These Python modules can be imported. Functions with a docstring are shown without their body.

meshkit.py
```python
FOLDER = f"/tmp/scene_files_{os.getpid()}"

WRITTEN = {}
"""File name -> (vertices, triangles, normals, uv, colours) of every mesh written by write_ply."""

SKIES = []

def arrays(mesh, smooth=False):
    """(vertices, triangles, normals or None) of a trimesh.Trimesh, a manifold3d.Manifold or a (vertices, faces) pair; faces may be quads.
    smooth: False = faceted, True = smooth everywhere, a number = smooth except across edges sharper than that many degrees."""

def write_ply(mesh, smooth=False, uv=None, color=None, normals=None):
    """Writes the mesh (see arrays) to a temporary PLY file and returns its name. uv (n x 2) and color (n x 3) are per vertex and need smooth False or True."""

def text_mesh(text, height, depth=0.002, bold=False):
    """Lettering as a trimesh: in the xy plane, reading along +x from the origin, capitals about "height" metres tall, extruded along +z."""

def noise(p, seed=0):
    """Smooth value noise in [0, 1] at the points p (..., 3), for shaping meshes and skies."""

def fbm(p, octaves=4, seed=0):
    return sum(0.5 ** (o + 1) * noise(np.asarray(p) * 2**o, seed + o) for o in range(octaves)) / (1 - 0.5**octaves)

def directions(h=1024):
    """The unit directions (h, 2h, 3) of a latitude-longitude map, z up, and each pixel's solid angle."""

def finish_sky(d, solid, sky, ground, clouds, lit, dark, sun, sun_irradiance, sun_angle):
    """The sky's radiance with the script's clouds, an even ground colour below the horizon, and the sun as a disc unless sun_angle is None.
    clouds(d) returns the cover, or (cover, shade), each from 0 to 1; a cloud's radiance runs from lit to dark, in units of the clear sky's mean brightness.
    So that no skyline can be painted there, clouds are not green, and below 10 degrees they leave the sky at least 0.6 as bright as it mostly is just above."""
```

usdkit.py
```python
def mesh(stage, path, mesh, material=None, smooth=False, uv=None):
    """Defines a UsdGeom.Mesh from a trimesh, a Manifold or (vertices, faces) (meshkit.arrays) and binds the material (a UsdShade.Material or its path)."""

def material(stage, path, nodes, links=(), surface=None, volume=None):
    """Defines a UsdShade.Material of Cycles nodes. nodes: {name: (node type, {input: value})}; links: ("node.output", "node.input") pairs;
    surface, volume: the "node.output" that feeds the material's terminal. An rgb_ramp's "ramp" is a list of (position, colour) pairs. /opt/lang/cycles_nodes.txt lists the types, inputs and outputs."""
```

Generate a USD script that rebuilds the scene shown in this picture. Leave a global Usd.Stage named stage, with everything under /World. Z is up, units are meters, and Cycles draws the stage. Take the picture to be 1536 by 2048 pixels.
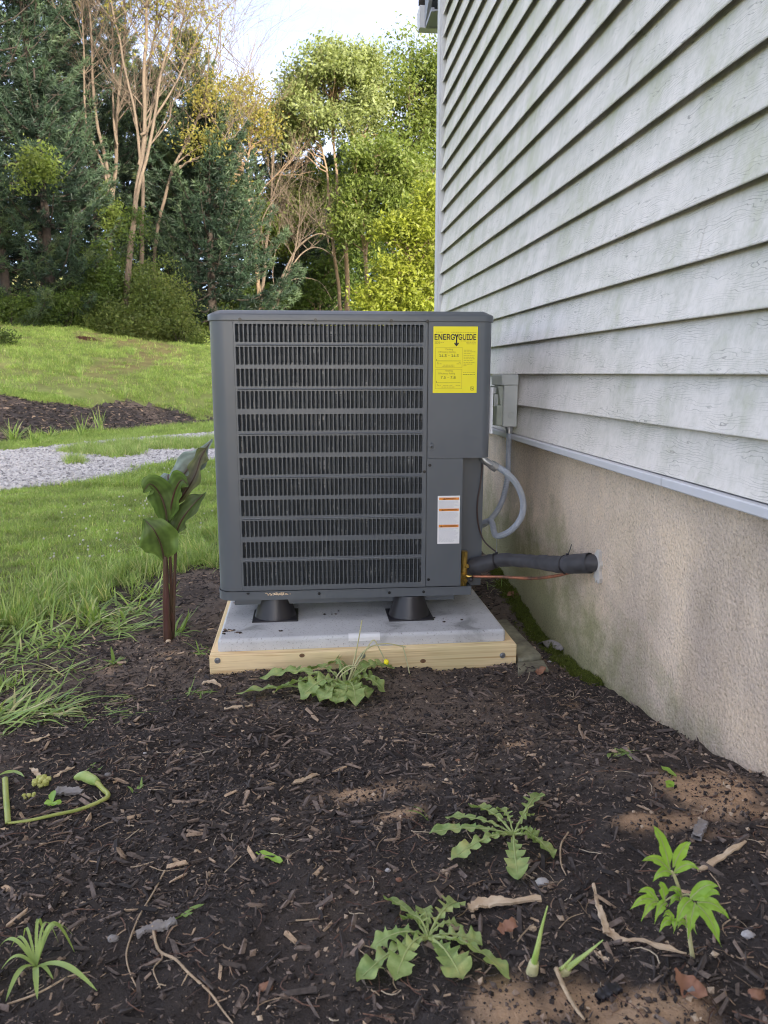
import math
import numpy as np
import trimesh
import shapely
from shapely.geometry import Polygon, box as sbox
from pxr import Usd, UsdGeom, UsdLux, UsdShade, Gf, Sdf, Vt
import usdkit, meshkit

PI = math.pi
stage = Usd.Stage.CreateInMemory()
UsdGeom.SetStageUpAxis(stage, "Z")
UsdGeom.SetStageMetersPerUnit(stage, 1.0)
world = UsdGeom.Xform.Define(stage, "/World")
stage.SetDefaultPrim(world.GetPrim())
UsdGeom.Scope.Define(stage, "/World/Looks")

# ------------------------------------------------------------------ camera, sky, sun, exposure
FPX, CX, CY, EYE = 1500.0, 768.0, 1024.0, 0.9          # focal length in pixels of the 1536 x 2048 photograph
PITCH, YAW = math.radians(10.4258), math.radians(6.1002)
FW = np.array([math.sin(YAW) * math.cos(PITCH), math.cos(YAW) * math.cos(PITCH), -math.sin(PITCH)])
RT = np.array([math.cos(YAW), -math.sin(YAW), 0.0])
UP = np.cross(RT, FW)
EXPOSURE = 2.04
SUN_ELEV, SUN_TO = math.radians(15.0), (0.44, -0.90)
SKY_STRENGTH, SUN_INTENSITY = 0.15, 0.75

cam = UsdGeom.Camera.Define(stage, "/World/camera")
cam.CreateHorizontalApertureAttr(24.0)
cam.CreateFocalLengthAttr(24.0 * FPX / 1536.0)
cam.CreateExposureAttr(EXPOSURE)
cam.CreateFStopAttr(8.5)
cam.CreateFocusDistanceAttr(2.3)
cam.AddTransformOp().Set(Gf.Matrix4d(*RT, 0, *UP, 0, *(-FW), 0, 0, 0, EYE, 1))

sun_rot = math.atan2(SUN_TO[0], SUN_TO[1])
dome = UsdLux.DomeLight.Define(stage, "/World/sky")
dome.GetPrim().SetCustomDataByKey("kind", "structure")
sky_mat = usdkit.material(stage, "/World/Looks/sky_look", {
    "s": ("sky_texture", {"sky_type": "single_scattering", "sun_disc": False, "sun_elevation": SUN_ELEV, "sun_rotation": sun_rot, "altitude": 120.0, "air_density": 0.5, "aerosol_density": 1.5}),
    "tc": ("texture_coordinate", {}),
    "mp": ("mapping", {"scale": (1.0, 2.2, 3.4), "rotation": (0.2, 0.5, 0.3)}),
    "n": ("noise_texture", {"scale": 2.2, "detail": 6.0, "roughness": 0.6, "distortion": 0.4}),
    "r": ("rgb_ramp", {"ramp": [(0.0, (0.115, 0.115, 0.115)), (0.45, (0.14, 0.14, 0.14)), (0.72, (0.28, 0.28, 0.28)), (1.0, (0.4, 0.4, 0.4))]}),
    "m": ("mix", {"mix_type": "mix", "color2": (5.9, 4.7, 3.5)}),
    "b": ("background_shader", {"strength": SKY_STRENGTH})},
    [("tc.generated", "mp.vector"), ("mp.vector", "n.vector"), ("n.fac", "r.fac"), ("r.color", "m.fac"), ("s.color", "m.color1"), ("m.color", "b.color")], surface="b.background")
UsdShade.MaterialBindingAPI.Apply(dome.GetPrim()).Bind(sky_mat)

sun = UsdLux.DistantLight.Define(stage, "/World/sun")
sun.CreateIntensityAttr(SUN_INTENSITY)
sun.CreateAngleAttr(0.6)
sun.CreateNormalizeAttr(True)
sun.CreateColorAttr(Gf.Vec3f(1.0, 0.88, 0.70))
sd = np.array([SUN_TO[0] / np.hypot(*SUN_TO) * math.cos(SUN_ELEV), SUN_TO[1] / np.hypot(*SUN_TO) * math.cos(SUN_ELEV), math.sin(SUN_ELEV)])
sx = np.cross([0, 0, 1.0], sd); sx /= np.linalg.norm(sx); sy = np.cross(sd, sx)
sun.AddTransformOp().Set(Gf.Matrix4d(*sx, 0, *sy, 0, *sd, 0, 0, 0, 30, 1))

# ------------------------------------------------------------------ placing: points of the place seen along a direction
O = np.array([0, 0, EYE])
def ray(x, y): return FW + RT * (x - CX) / FPX - UP * (y - CY) / FPX
def onX(x, y, X): d = ray(x, y); return O + d * (X / d[0])
def onY(x, y, Y): d = ray(x, y); return O + d * (Y / d[1])
def onZ(x, y, Z): d = ray(x, y); return O + d * ((Z - EYE) / d[2])
def onG(x, y, lift=0.0):
    d = ray(x, y); t = 0.5
    if d[2] > -0.005: return onY(x, y, 22)
    p = onZ(x, y, 0.0)
    for _ in range(12):
        p = onZ(x, y, float(ground_z(p[0], p[1])) + lift)
    return p

# ------------------------------------------------------------------ helpers
_names, _loc = {}, {"/World": np.zeros(3)}
def numbered(parent, name):
    k = (parent, name); n = _names.get(k, 0); _names[k] = n + 1
    return name if n == 0 else f"{name}_{n:03d}"
def tagp(prim, label=None, cat=None, group=None, kind=None):
    for k, v in (("label", label), ("category", cat), ("group", group), ("kind", kind)):
        if v: prim.SetCustomDataByKey(k, v)
def thing(name, label, cat, loc=(0, 0, 0), group=None, kind=None):
    path = "/World/" + numbered("/World", name)
    x = UsdGeom.Xform.Define(stage, path); x.AddTranslateOp().Set(Gf.Vec3d(*map(float, loc)))
    _loc[path] = np.array(loc, float); tagp(x.GetPrim(), label, cat, group, kind)
    return path
def arr(mesh):
    if isinstance(mesh, list): mesh = cat(mesh)
    v, f, _ = meshkit.arrays(mesh, False)
    return np.asarray(v, float), np.asarray(f, int)
VARIED = set()                                       # materials whose tone varies from piece to piece
def piece_tones(v, f, seed):
    """One random number per loose piece of a mesh, given to each of its vertices."""
    from scipy.sparse import coo_matrix
    from scipy.sparse.csgraph import connected_components
    n = len(v); e = np.vstack([f[:, [0, 1]], f[:, [1, 2]]])
    k, lab = connected_components(coo_matrix((np.ones(len(e), np.int8), (e[:, 0], e[:, 1])), (n, n)), directed=False)
    return np.random.default_rng(seed).random(k)[lab]
def set_tones(m, v, f, mat, rnd=None):
    if str(mat.GetPath()) in VARIED:
        rnd = piece_tones(v, f, len(f)) if rnd is None else rnd
        UsdGeom.PrimvarsAPI(m).CreatePrimvar("tone", Sdf.ValueTypeNames.FloatArray, "vertex").Set(Vt.FloatArray.FromNumpy(np.asarray(rnd, np.float32)))
def obj(name, mesh, mat, parent=None, smooth=False, label=None, cat_=None, group=None, kind=None, tint=None, rnd=None):
    """One Mesh prim; vertices are given in world space and stored relative to the thing's base."""
    par = parent or "/World"
    v, f = arr(mesh)
    path = par + "/" + numbered(par, name)
    off = _loc[par]
    if parent is None and kind != "structure" and kind != "stuff":
        off = np.array([(v[:, 0].min() + v[:, 0].max()) / 2, (v[:, 1].min() + v[:, 1].max()) / 2, v[:, 2].min()])
    varied = tint is not None or str(mat.GetPath()) in VARIED
    m = usdkit.mesh(stage, path, (v - off, f), mat, smooth=bool(smooth) if varied else smooth)
    set_tones(m, v, f, mat, rnd)
    if parent is None and np.any(off):
        m.AddTranslateOp().Set(Gf.Vec3d(*off))
    _loc[path] = off
    if tint is not None:
        UsdGeom.PrimvarsAPI(m).CreatePrimvar("tint", Sdf.ValueTypeNames.Color3fArray, "vertex").Set(Vt.Vec3fArray.FromNumpy(np.asarray(tint, np.float32)))
    tagp(m.GetPrim(), label, cat_, group, kind)
    return path
def cat(ms):
    V, F, n = [], [], 0
    for m in ms:
        v, f = arr(m); V.append(v); F.append(f + n); n += len(v)
    return np.vstack(V), np.vstack(F)
def bx(x0, x1, y0, y1, z0, z1, bev=0.0):
    """A box, its edges chamfered by bev."""
    c = np.array([(x0 + x1) / 2, (y0 + y1) / 2, (z0 + z1) / 2]); h = np.array([x1 - x0, y1 - y0, z1 - z0]) / 2
    if bev <= 0:
        m = trimesh.creation.box(2 * h); m.apply_translation(c); return arr(m)
    pts = []
    for sx_ in (-1, 1):
        for sy_ in (-1, 1):
            for sz_ in (-1, 1):
                for k in range(3):
                    p = np.array([sx_, sy_, sz_]) * h; q = p.copy()
                    for a in range(3):
                        if a != k: q[a] -= np.sign(q[a]) * bev
                    pts.append(q + c)
    return arr(trimesh.convex.convex_hull(np.array(pts)))
def frames(p):
    p = np.asarray(p, float); t = np.gradient(p, axis=0); t /= np.linalg.norm(t, axis=1, keepdims=True) + 1e-12
    a = np.cross(t[0], [0, 0, 1.0] if abs(t[0][2]) < 0.9 else [1.0, 0, 0]); a /= np.linalg.norm(a)
    A = []
    for k in range(len(p)):
        a = a - t[k] * (a @ t[k]); a /= np.linalg.norm(a) + 1e-12; A.append(a)
    A = np.array(A); return t, A, np.cross(t, A)
def tube(p, r, n=8, caps=True, ry=None):
    p = np.asarray(p, float); r = np.broadcast_to(np.asarray(r, float), (len(p),)); r2 = r if ry is None else np.broadcast_to(np.asarray(ry, float), (len(p),))
    t, A, B = frames(p); ang = np.arange(n) * 2 * PI / n
    v = p[:, None] + r[:, None, None] * np.cos(ang)[None, :, None] * A[:, None] + r2[:, None, None] * np.sin(ang)[None, :, None] * B[:, None]
    i, j = np.meshgrid(np.arange(len(p) - 1), np.arange(n), indexing="ij")
    q = np.stack([i * n + j, i * n + (j + 1) % n, (i + 1) * n + (j + 1) % n, (i + 1) * n + j], -1).reshape(-1, 4)
    f = np.vstack([q[:, [0, 1, 2]], q[:, [0, 2, 3]]]); v = v.reshape(-1, 3)
    if caps:
        m = len(v); v = np.vstack([v, p[0], p[-1]]); k = np.arange(n); e = (len(p) - 1) * n
        f = np.vstack([f, np.stack([(k + 1) % n, k, np.full(n, m)], 1), np.stack([e + k, e + (k + 1) % n, np.full(n, m + 1)], 1)])
    return v, f
def spline(pts, n=24):
    """Catmull-Rom through the points."""
    p = np.asarray(pts, float)
    if len(p) == 2: return p[0] + (p[1] - p[0]) * np.linspace(0, 1, n)[:, None]
    q = np.vstack([2 * p[0] - p[1], p, 2 * p[-1] - p[-2]]); out = []; m = len(p) - 1
    for u in np.linspace(0, m, n):
        k = min(int(u), m - 1); t = u - k; a, b, c, d = q[k:k + 4]
        out.append(0.5 * (2 * b + (c - a) * t + (2 * a - 5 * b + 4 * c - d) * t * t + (3 * b - a - 3 * c + d) * t ** 3))
    return np.array(out)
def cyl(p0, p1, r, n=16, r1=None):
    return tube([p0, p1], [r, r if r1 is None else r1], n)
def ribbon(mid, w, nrm, fold=0.15, cols=3, wav=0.0, seed=0):
    """A leaf blade: midrib points, half widths, a facing direction; fold lifts the edges."""
    mid = np.asarray(mid, float); w = np.asarray(w, float); n = len(mid)
    t = np.gradient(mid, axis=0); t /= np.linalg.norm(t, axis=1, keepdims=True) + 1e-12
    nr = np.broadcast_to(np.asarray(nrm, float), mid.shape); nr = nr - t * (nr * t).sum(1, keepdims=True); nr /= np.linalg.norm(nr, axis=1, keepdims=True) + 1e-12
    s = np.cross(t, nr); u = np.linspace(-1, 1, cols); rs = np.random.default_rng(seed)
    ph = rs.uniform(0, 6, 4)
    L = np.linspace(0, 1, n)
    lift = fold * np.abs(u)[None, :] * w[:, None] + wav * (np.sin(L * 19 + ph[0])[:, None] * u[None, :] ** 2 + np.sin(L * 11 + ph[1])[:, None] * u[None, :] * np.abs(u)[None, :])
    v = mid[:, None] + s[:, None] * (u[None, :] * w[:, None])[..., None] + nr[:, None] * lift[..., None]
    i, j = np.meshgrid(np.arange(n - 1), np.arange(cols - 1), indexing="ij")
    q = np.stack([i * cols + j, i * cols + j + 1, (i + 1) * cols + j + 1, (i + 1) * cols + j], -1).reshape(-1, 4)
    return v.reshape(-1, 3), np.vstack([q[:, [0, 1, 2]], q[:, [0, 2, 3]]])
def lathe(profile, centre, n=24, square=None):
    """Revolves (radius, z) pairs about the vertical."""
    v, f = [], []
    for k in range(n):
        a = 2 * PI * k / n
        for r, z in profile: v.append([centre[0] + r * math.cos(a), centre[1] + r * math.sin(a), centre[2] + z])
    m = len(profile)
    for k in range(n):
        for j in range(m - 1):
            a, b = k * m + j, ((k + 1) % n) * m + j
            f += [[a, b, b + 1], [a, b + 1, a + 1]]
    return np.array(v), np.array(f)
def extrude(poly, h):
    geoms = getattr(poly, "geoms", [poly])
    return cat([arr(trimesh.creation.extrude_polygon(g, h, engine="earcut")) for g in geoms if g.area > 1e-9])
def face_front(mesh, x, y, z):
    """From the xy plane onto a face that looks towards -y: x stays, y becomes z."""
    v, f = arr(mesh); return np.stack([v[:, 0] + x, y - v[:, 2], v[:, 1] + z], 1), f
def text(s, h, x, y, z, bold=False, align=0.0, depth=0.0005, width=None):
    v, f = arr(meshkit.text_mesh(s, h, depth, bold)); w = v[:, 0].max() - v[:, 0].min()
    if width: v[:, 0] *= width / w; w = width
    v[:, 0] -= v[:, 0].min() + align * w
    return face_front((v, f), x, y, z)
def blob(c, r, seed, sub=2, amp=0.25, sq=(1, 1, 1), freq=2.0):
    m = trimesh.creation.icosphere(sub, 1.0); v = np.array(m.vertices)
    d = 1 + amp * (2 * meshkit.fbm(v * freq + seed * 7.3, 3, seed) - 1)
    return v * d[:, None] * r * np.array(sq) + np.array(c), np.array(m.faces)

# ------------------------------------------------------------------ materials
LK = "/World/Looks/"
def pmat(name, c1, c2=None, rough=0.6, scale=6.0, stretch=(1, 1, 1), bump=0.0, bscale=60.0, bdist=0.004, spec=0.5, metallic=0.0, island=0.0, trans=None, detail=4.0, c3=None, lo=0.3, hi=0.7, tint=False, coat=0.0, bstretch=(1, 1, 1), sheen=0.0):
    """Principled surface: two or three tones by noise, optional variation per loose piece, bump, light passing through leaves."""
    N = {"g": ("geometry", {}), "p": ("principled_bsdf", {"roughness": rough, "metallic": metallic, "specular_ior_level": spec, "coat_weight": coat, "base_color": c1})}
    L = []
    col = None
    if c2 is not None:
        stops = [(lo, c1), (hi, c2)] if c3 is None else [(lo, c1), ((lo + hi) / 2, c2), (hi, c3)]
        N["m"] = ("mapping", {"scale": stretch}); N["n"] = ("noise_texture", {"scale": scale, "detail": detail, "roughness": 0.6}); N["r"] = ("rgb_ramp", {"ramp": stops})
        L += [("g.position", "m.vector"), ("m.vector", "n.vector"), ("n.fac", "r.fac")]; col = "r.color"
    if tint:
        N["t"] = ("attribute", {"attribute": "tint"})
        if col:
            N["tm"] = ("mix", {"mix_type": "multiply", "fac": 1.0}); L += [(col, "tm.color1"), ("t.color", "tm.color2")]; col = "tm.color"
        else: col = "t.color"
    if col: L.append((col, "p.base_color"))
    if bump:
        N["bm"] = ("mapping", {"scale": bstretch}); N["bn"] = ("noise_texture", {"scale": bscale, "detail": 5.0, "roughness": 0.65}); N["b"] = ("bump", {"strength": bump, "distance": bdist})
        L += [("g.position", "bm.vector"), ("bm.vector", "bn.vector"), ("bn.fac", "b.height"), ("b.normal", "p.normal")]
    out = "p.BSDF"
    if trans:
        N["tr"] = ("translucent_bsdf", {"color": c1}); N["x"] = ("mix_closure", {"fac": trans}); L += [("p.BSDF", "x.closure1"), ("tr.BSDF", "x.closure2")]
        if col:
            N["tg"] = ("mix", {"mix_type": "multiply", "fac": 1.0, "color2": (1.5, 1.6, 0.7)}); L += [(col, "tg.color1"), ("tg.color", "tr.color")]
        out = "x.closure"
    return usdkit.material(stage, LK + name, N, L, surface=out)

M = {}
GREY = (0.098, 0.108, 0.118)
M["cabinet"] = pmat("cabinet_paint", (0.09021, 0.1019, 0.115), (0.1028, 0.1147, 0.127), c3=(0.1203, 0.1303, 0.14), rough=0.33, scale=5.0, stretch=(1, 1, 0.45), detail=8.0, bump=0.12, bscale=9, bdist=0.006, spec=0.5, lo=0.3, hi=0.78)
M["cabinet_dark"] = pmat("louvre_paint", (0.0468, 0.0546, 0.065), (0.0598, 0.0689, 0.0793), rough=0.42, scale=20)
M["coil"] = usdkit.material(stage, LK + "coil_fins", {
    "g": ("geometry", {}), "m": ("mapping", {"scale": (520.0, 1.0, 1.0)}), "w": ("wave_texture", {"scale": 0.32, "wave_type": "bands", "bands_direction": "x", "distortion": 0.4}),
    "n": ("noise_texture", {"scale": 22.0, "detail": 3.0}), "r": ("rgb_ramp", {"ramp": [(0.35, (0.055, 0.062, 0.070)), (0.60, (0.10, 0.11, 0.12)), (0.70, (0.34, 0.35, 0.36))]}),
    "x": ("mix", {"mix_type": "multiply", "fac": 0.6}), "p": ("principled_bsdf", {"roughness": 0.4, "metallic": 0.5})},
    [("g.position", "m.vector"), ("m.vector", "w.vector"), ("g.position", "n.vector"), ("n.fac", "r.fac"), ("r.color", "x.color1"), ("w.color", "x.color2"), ("x.color", "p.base_color")], surface="p.BSDF")
M["tube_metal"] = pmat("coil_tube_metal", (0.10, 0.105, 0.11), rough=0.4, metallic=0.6)
M["black_screw"] = pmat("black_screw", (0.012, 0.012, 0.013), rough=0.3)
M["black_plastic"] = pmat("black_plastic", (0.016, 0.015, 0.018), (0.022, 0.021, 0.024), rough=0.36, scale=14, bump=0.05)
M["yellow"] = pmat("label_yellow", (0.9, 0.792, 0.0132), rough=0.45)
M["ink"] = pmat("label_ink", (0.02, 0.017, 0.008), rough=0.5)
M["faint_ink"] = pmat("label_faint_ink", (0.42, 0.33, 0.02), rough=0.5)
M["grey_ink"] = pmat("label_grey_ink", (0.50, 0.50, 0.55), rough=0.5)
M["white_label"] = pmat("label_white", (0.80, 0.80, 0.80), rough=0.4)
M["orange"] = pmat("label_orange", (0.82, 0.30, 0.05), rough=0.45)
M["brown_ink"] = pmat("label_brown_ink", (0.16, 0.05, 0.012), rough=0.5)
M["brass"] = pmat("brass", (0.62, 0.42, 0.11), (0.52, 0.34, 0.08), rough=0.3, metallic=0.85, scale=60)
M["copper"] = pmat("copper_pipe", (0.52, 0.21, 0.12), (0.17, 0.11, 0.085), rough=0.36, metallic=0.8, scale=14, lo=0.42, hi=0.6)
M["foam"] = pmat("black_foam", (0.0338, 0.0338, 0.0377), (0.0624, 0.0624, 0.0689), rough=0.55, scale=16, bump=0.5, bscale=40, bdist=0.004)
M["conduit"] = pmat("grey_conduit", (0.442, 0.481, 0.546), (0.377, 0.416, 0.468), rough=0.42, scale=9)
M["zinc"] = pmat("zinc_metal", (0.50, 0.51, 0.52), (0.36, 0.37, 0.38), rough=0.34, metallic=0.85, scale=40)
M["wire"] = pmat("brown_wire", (0.040, 0.022, 0.018), rough=0.4)
M["box_grey"] = pmat("grey_plastic_box", (0.4995, 0.5265, 0.4995), (0.567, 0.594, 0.567), rough=0.5, scale=12, bump=0.05, bscale=300)
M["box_grey_dark"] = pmat("grey_plastic_cover", (0.377, 0.416, 0.351), (0.455, 0.494, 0.429), rough=0.5, scale=12)
M["pad"] = usdkit.material(stage, LK + "composite_pad", {
    "g": ("geometry", {}), "n": ("noise_texture", {"scale": 7.0, "detail": 5.0, "distortion": 0.6}), "r": ("rgb_ramp", {"ramp": [(0.30, (0.30, 0.305, 0.305)), (0.40, (0.53, 0.535, 0.54)), (0.6, (0.60, 0.605, 0.61)), (0.8, (0.65, 0.655, 0.66))]}),
    "n2": ("noise_texture", {"scale": 160.0, "detail": 3.0}), "r2": ("rgb_ramp", {"ramp": [(0.28, (0.35, 0.33, 0.30)), (0.40, (1, 1, 1))]}), "x": ("mix", {"mix_type": "multiply", "fac": 0.8}),
    "b": ("bump", {"strength": 0.12, "distance": 0.002}), "p": ("principled_bsdf", {"roughness": 0.5})},
    [("g.position", "n.vector"), ("n.fac", "r.fac"), ("g.position", "n2.vector"), ("n2.fac", "r2.fac"), ("r.color", "x.color1"), ("r2.color", "x.color2"), ("x.color", "p.base_color"), ("n2.fac", "b.height"), ("b.normal", "p.normal")], surface="p.BSDF")
def wood(name, light, dark, ax):
    sc = [26.0, 26.0, 60.0]; sc[ax] = 1.6
    return usdkit.material(stage, LK + name, {
        "g": ("geometry", {}), "m": ("mapping", {"scale": tuple(sc)}), "n": ("noise_texture", {"scale": 1.0, "detail": 5.0, "distortion": 1.2}), "r": ("rgb_ramp", {"ramp": [(0.30, dark), (0.42, light), (0.55, tuple(c * 1.06 for c in light)), (0.62, tuple(0.6 * a + 0.4 * b for a, b in zip(light, dark))), (0.7, light)]}),
        "v": ("noise_texture", {"scale": 3.0, "detail": 2.0}), "r2": ("rgb_ramp", {"ramp": [(0.3, (0.78, 0.82, 0.70)), (0.6, (1.04, 1.0, 0.95))]}), "x": ("mix", {"mix_type": "multiply", "fac": 1.0}),
        "b": ("bump", {"strength": 0.25, "distance": 0.002}), "p": ("principled_bsdf", {"roughness": 0.62})},
        [("g.position", "m.vector"), ("m.vector", "n.vector"), ("n.fac", "r.fac"), ("g.position", "v.vector"), ("v.fac", "r2.fac"), ("r.color", "x.color1"), ("r2.color", "x.color2"), ("x.color", "p.base_color"), ("n.fac", "b.height"), ("b.normal", "p.normal")], surface="p.BSDF")
M["pine_x"] = wood("yellow_lumber_front", (0.9, 0.7282, 0.4364), (0.644, 0.4269, 0.1984), 0)
M["pine_y"] = wood("yellow_lumber_side", (0.9, 0.7031, 0.4232), (0.6311, 0.4144, 0.1851), 1)
M["knot"] = pmat("wood_knot", (0.16, 0.085, 0.04), (0.25, 0.14, 0.06), rough=0.6, scale=90)
M["concrete_old"] = pmat("old_mossy_concrete", (0.10, 0.085, 0.07), (0.20, 0.19, 0.13), c3=(0.33, 0.32, 0.22), rough=0.85, scale=16, bump=0.6, bscale=90, bdist=0.004)
# vinyl siding: pale grey-green, wandering grain lines pressed into it, algae in vertical smears
M["siding"] = usdkit.material(stage, LK + "vinyl_siding", {
    "g": ("geometry", {}), "sp": ("separate_xyz", {}),
    "m1": ("mapping", {"scale": (1.0, 5.0, 20.0)}), "n1": ("noise_texture", {"scale": 1.0, "detail": 3.0, "roughness": 0.6}),
    "zz": ("math", {"math_type": "multiply", "value2": 150.0}), "nn": ("math", {"math_type": "multiply", "value2": 9.0}), "ad": ("math", {"math_type": "add"}), "fr": ("math", {"math_type": "pingpong", "value2": 0.5}),
    "rl": ("rgb_ramp", {"ramp": [(0.0, (0.40, 0.40, 0.39)), (0.035, (0.60, 0.60, 0.59)), (0.10, (1, 1, 1)), (1.0, (1, 1, 1))]}),
    "m4": ("mapping", {"scale": (1.0, 4.0, 22.0)}), "n4": ("noise_texture", {"scale": 1.3, "detail": 2.0}), "r4": ("rgb_ramp", {"ramp": [(0.40, (0.0, 0.0, 0.0)), (0.60, (0.85, 0.85, 0.85))]}),
    "m2": ("mapping", {"scale": (1.0, 2.4, 1.5)}), "n2": ("noise_texture", {"scale": 2.2, "detail": 8.0, "roughness": 0.74}), "hz": ("map_range", {"from_min": 0.70, "from_max": 1.45, "to_min": -0.035, "to_max": 0.055, "clamp": True}), "hn": ("math", {"math_type": "add"}), "r2": ("rgb_ramp", {"ramp": [(0.36, (0.78, 0.735, 0.685)), (0.48, (0.71, 0.675, 0.62)), (0.57, (0.62, 0.60, 0.535)), (0.65, (0.555, 0.55, 0.45)), (0.78, (0.47, 0.48, 0.32))]}),
    "n3": ("noise_texture", {"scale": 55.0, "detail": 6.0, "roughness": 0.75}), "r3": ("rgb_ramp", {"ramp": [(0.30, (0.88, 0.885, 0.865)), (0.52, (1, 1, 1)), (0.72, (1.05, 1.05, 1.06))]}),
    "x1": ("mix", {"mix_type": "multiply", "fac": 1.0}), "x2": ("mix", {"mix_type": "multiply"}),
    "b": ("bump", {"strength": 0.5, "distance": 0.0012}), "p": ("principled_bsdf", {"roughness": 0.5, "specular_ior_level": 0.4})},
    [("g.position", "sp.vector"), ("g.position", "m1.vector"), ("m1.vector", "n1.vector"), ("sp.z", "zz.value1"), ("n1.fac", "nn.value1"), ("zz.value", "ad.value1"), ("nn.value", "ad.value2"), ("ad.value", "fr.value1"), ("fr.value", "rl.fac"),
     ("g.position", "m4.vector"), ("m4.vector", "n4.vector"), ("n4.fac", "r4.fac"), ("r4.color", "x2.fac"),
     ("g.position", "m2.vector"), ("m2.vector", "n2.vector"), ("sp.z", "hz.value"), ("n2.fac", "hn.value1"), ("hz.result", "hn.value2"), ("hn.value", "r2.fac"), ("g.position", "n3.vector"), ("n3.fac", "r3.fac"),
     ("r2.color", "x1.color1"), ("r3.color", "x1.color2"), ("x1.color", "x2.color1"), ("rl.color", "x2.color2"), ("x2.color", "p.base_color"), ("x2.color", "b.height"), ("b.normal", "p.normal")], surface="p.BSDF")
M["trim"] = pmat("white_trim", (0.62, 0.62, 0.64), (0.55, 0.555, 0.56), rough=0.45, scale=5)
M["fascia"] = pmat("grey_fascia", (0.30, 0.315, 0.36), (0.26, 0.27, 0.31), rough=0.5, scale=4)
M["soffit"] = pmat("dark_soffit", (0.11, 0.12, 0.135), rough=0.6)
M["roof"] = pmat("asphalt_shingle", (0.05, 0.045, 0.045), (0.09, 0.08, 0.08), rough=0.9, scale=30)
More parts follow.
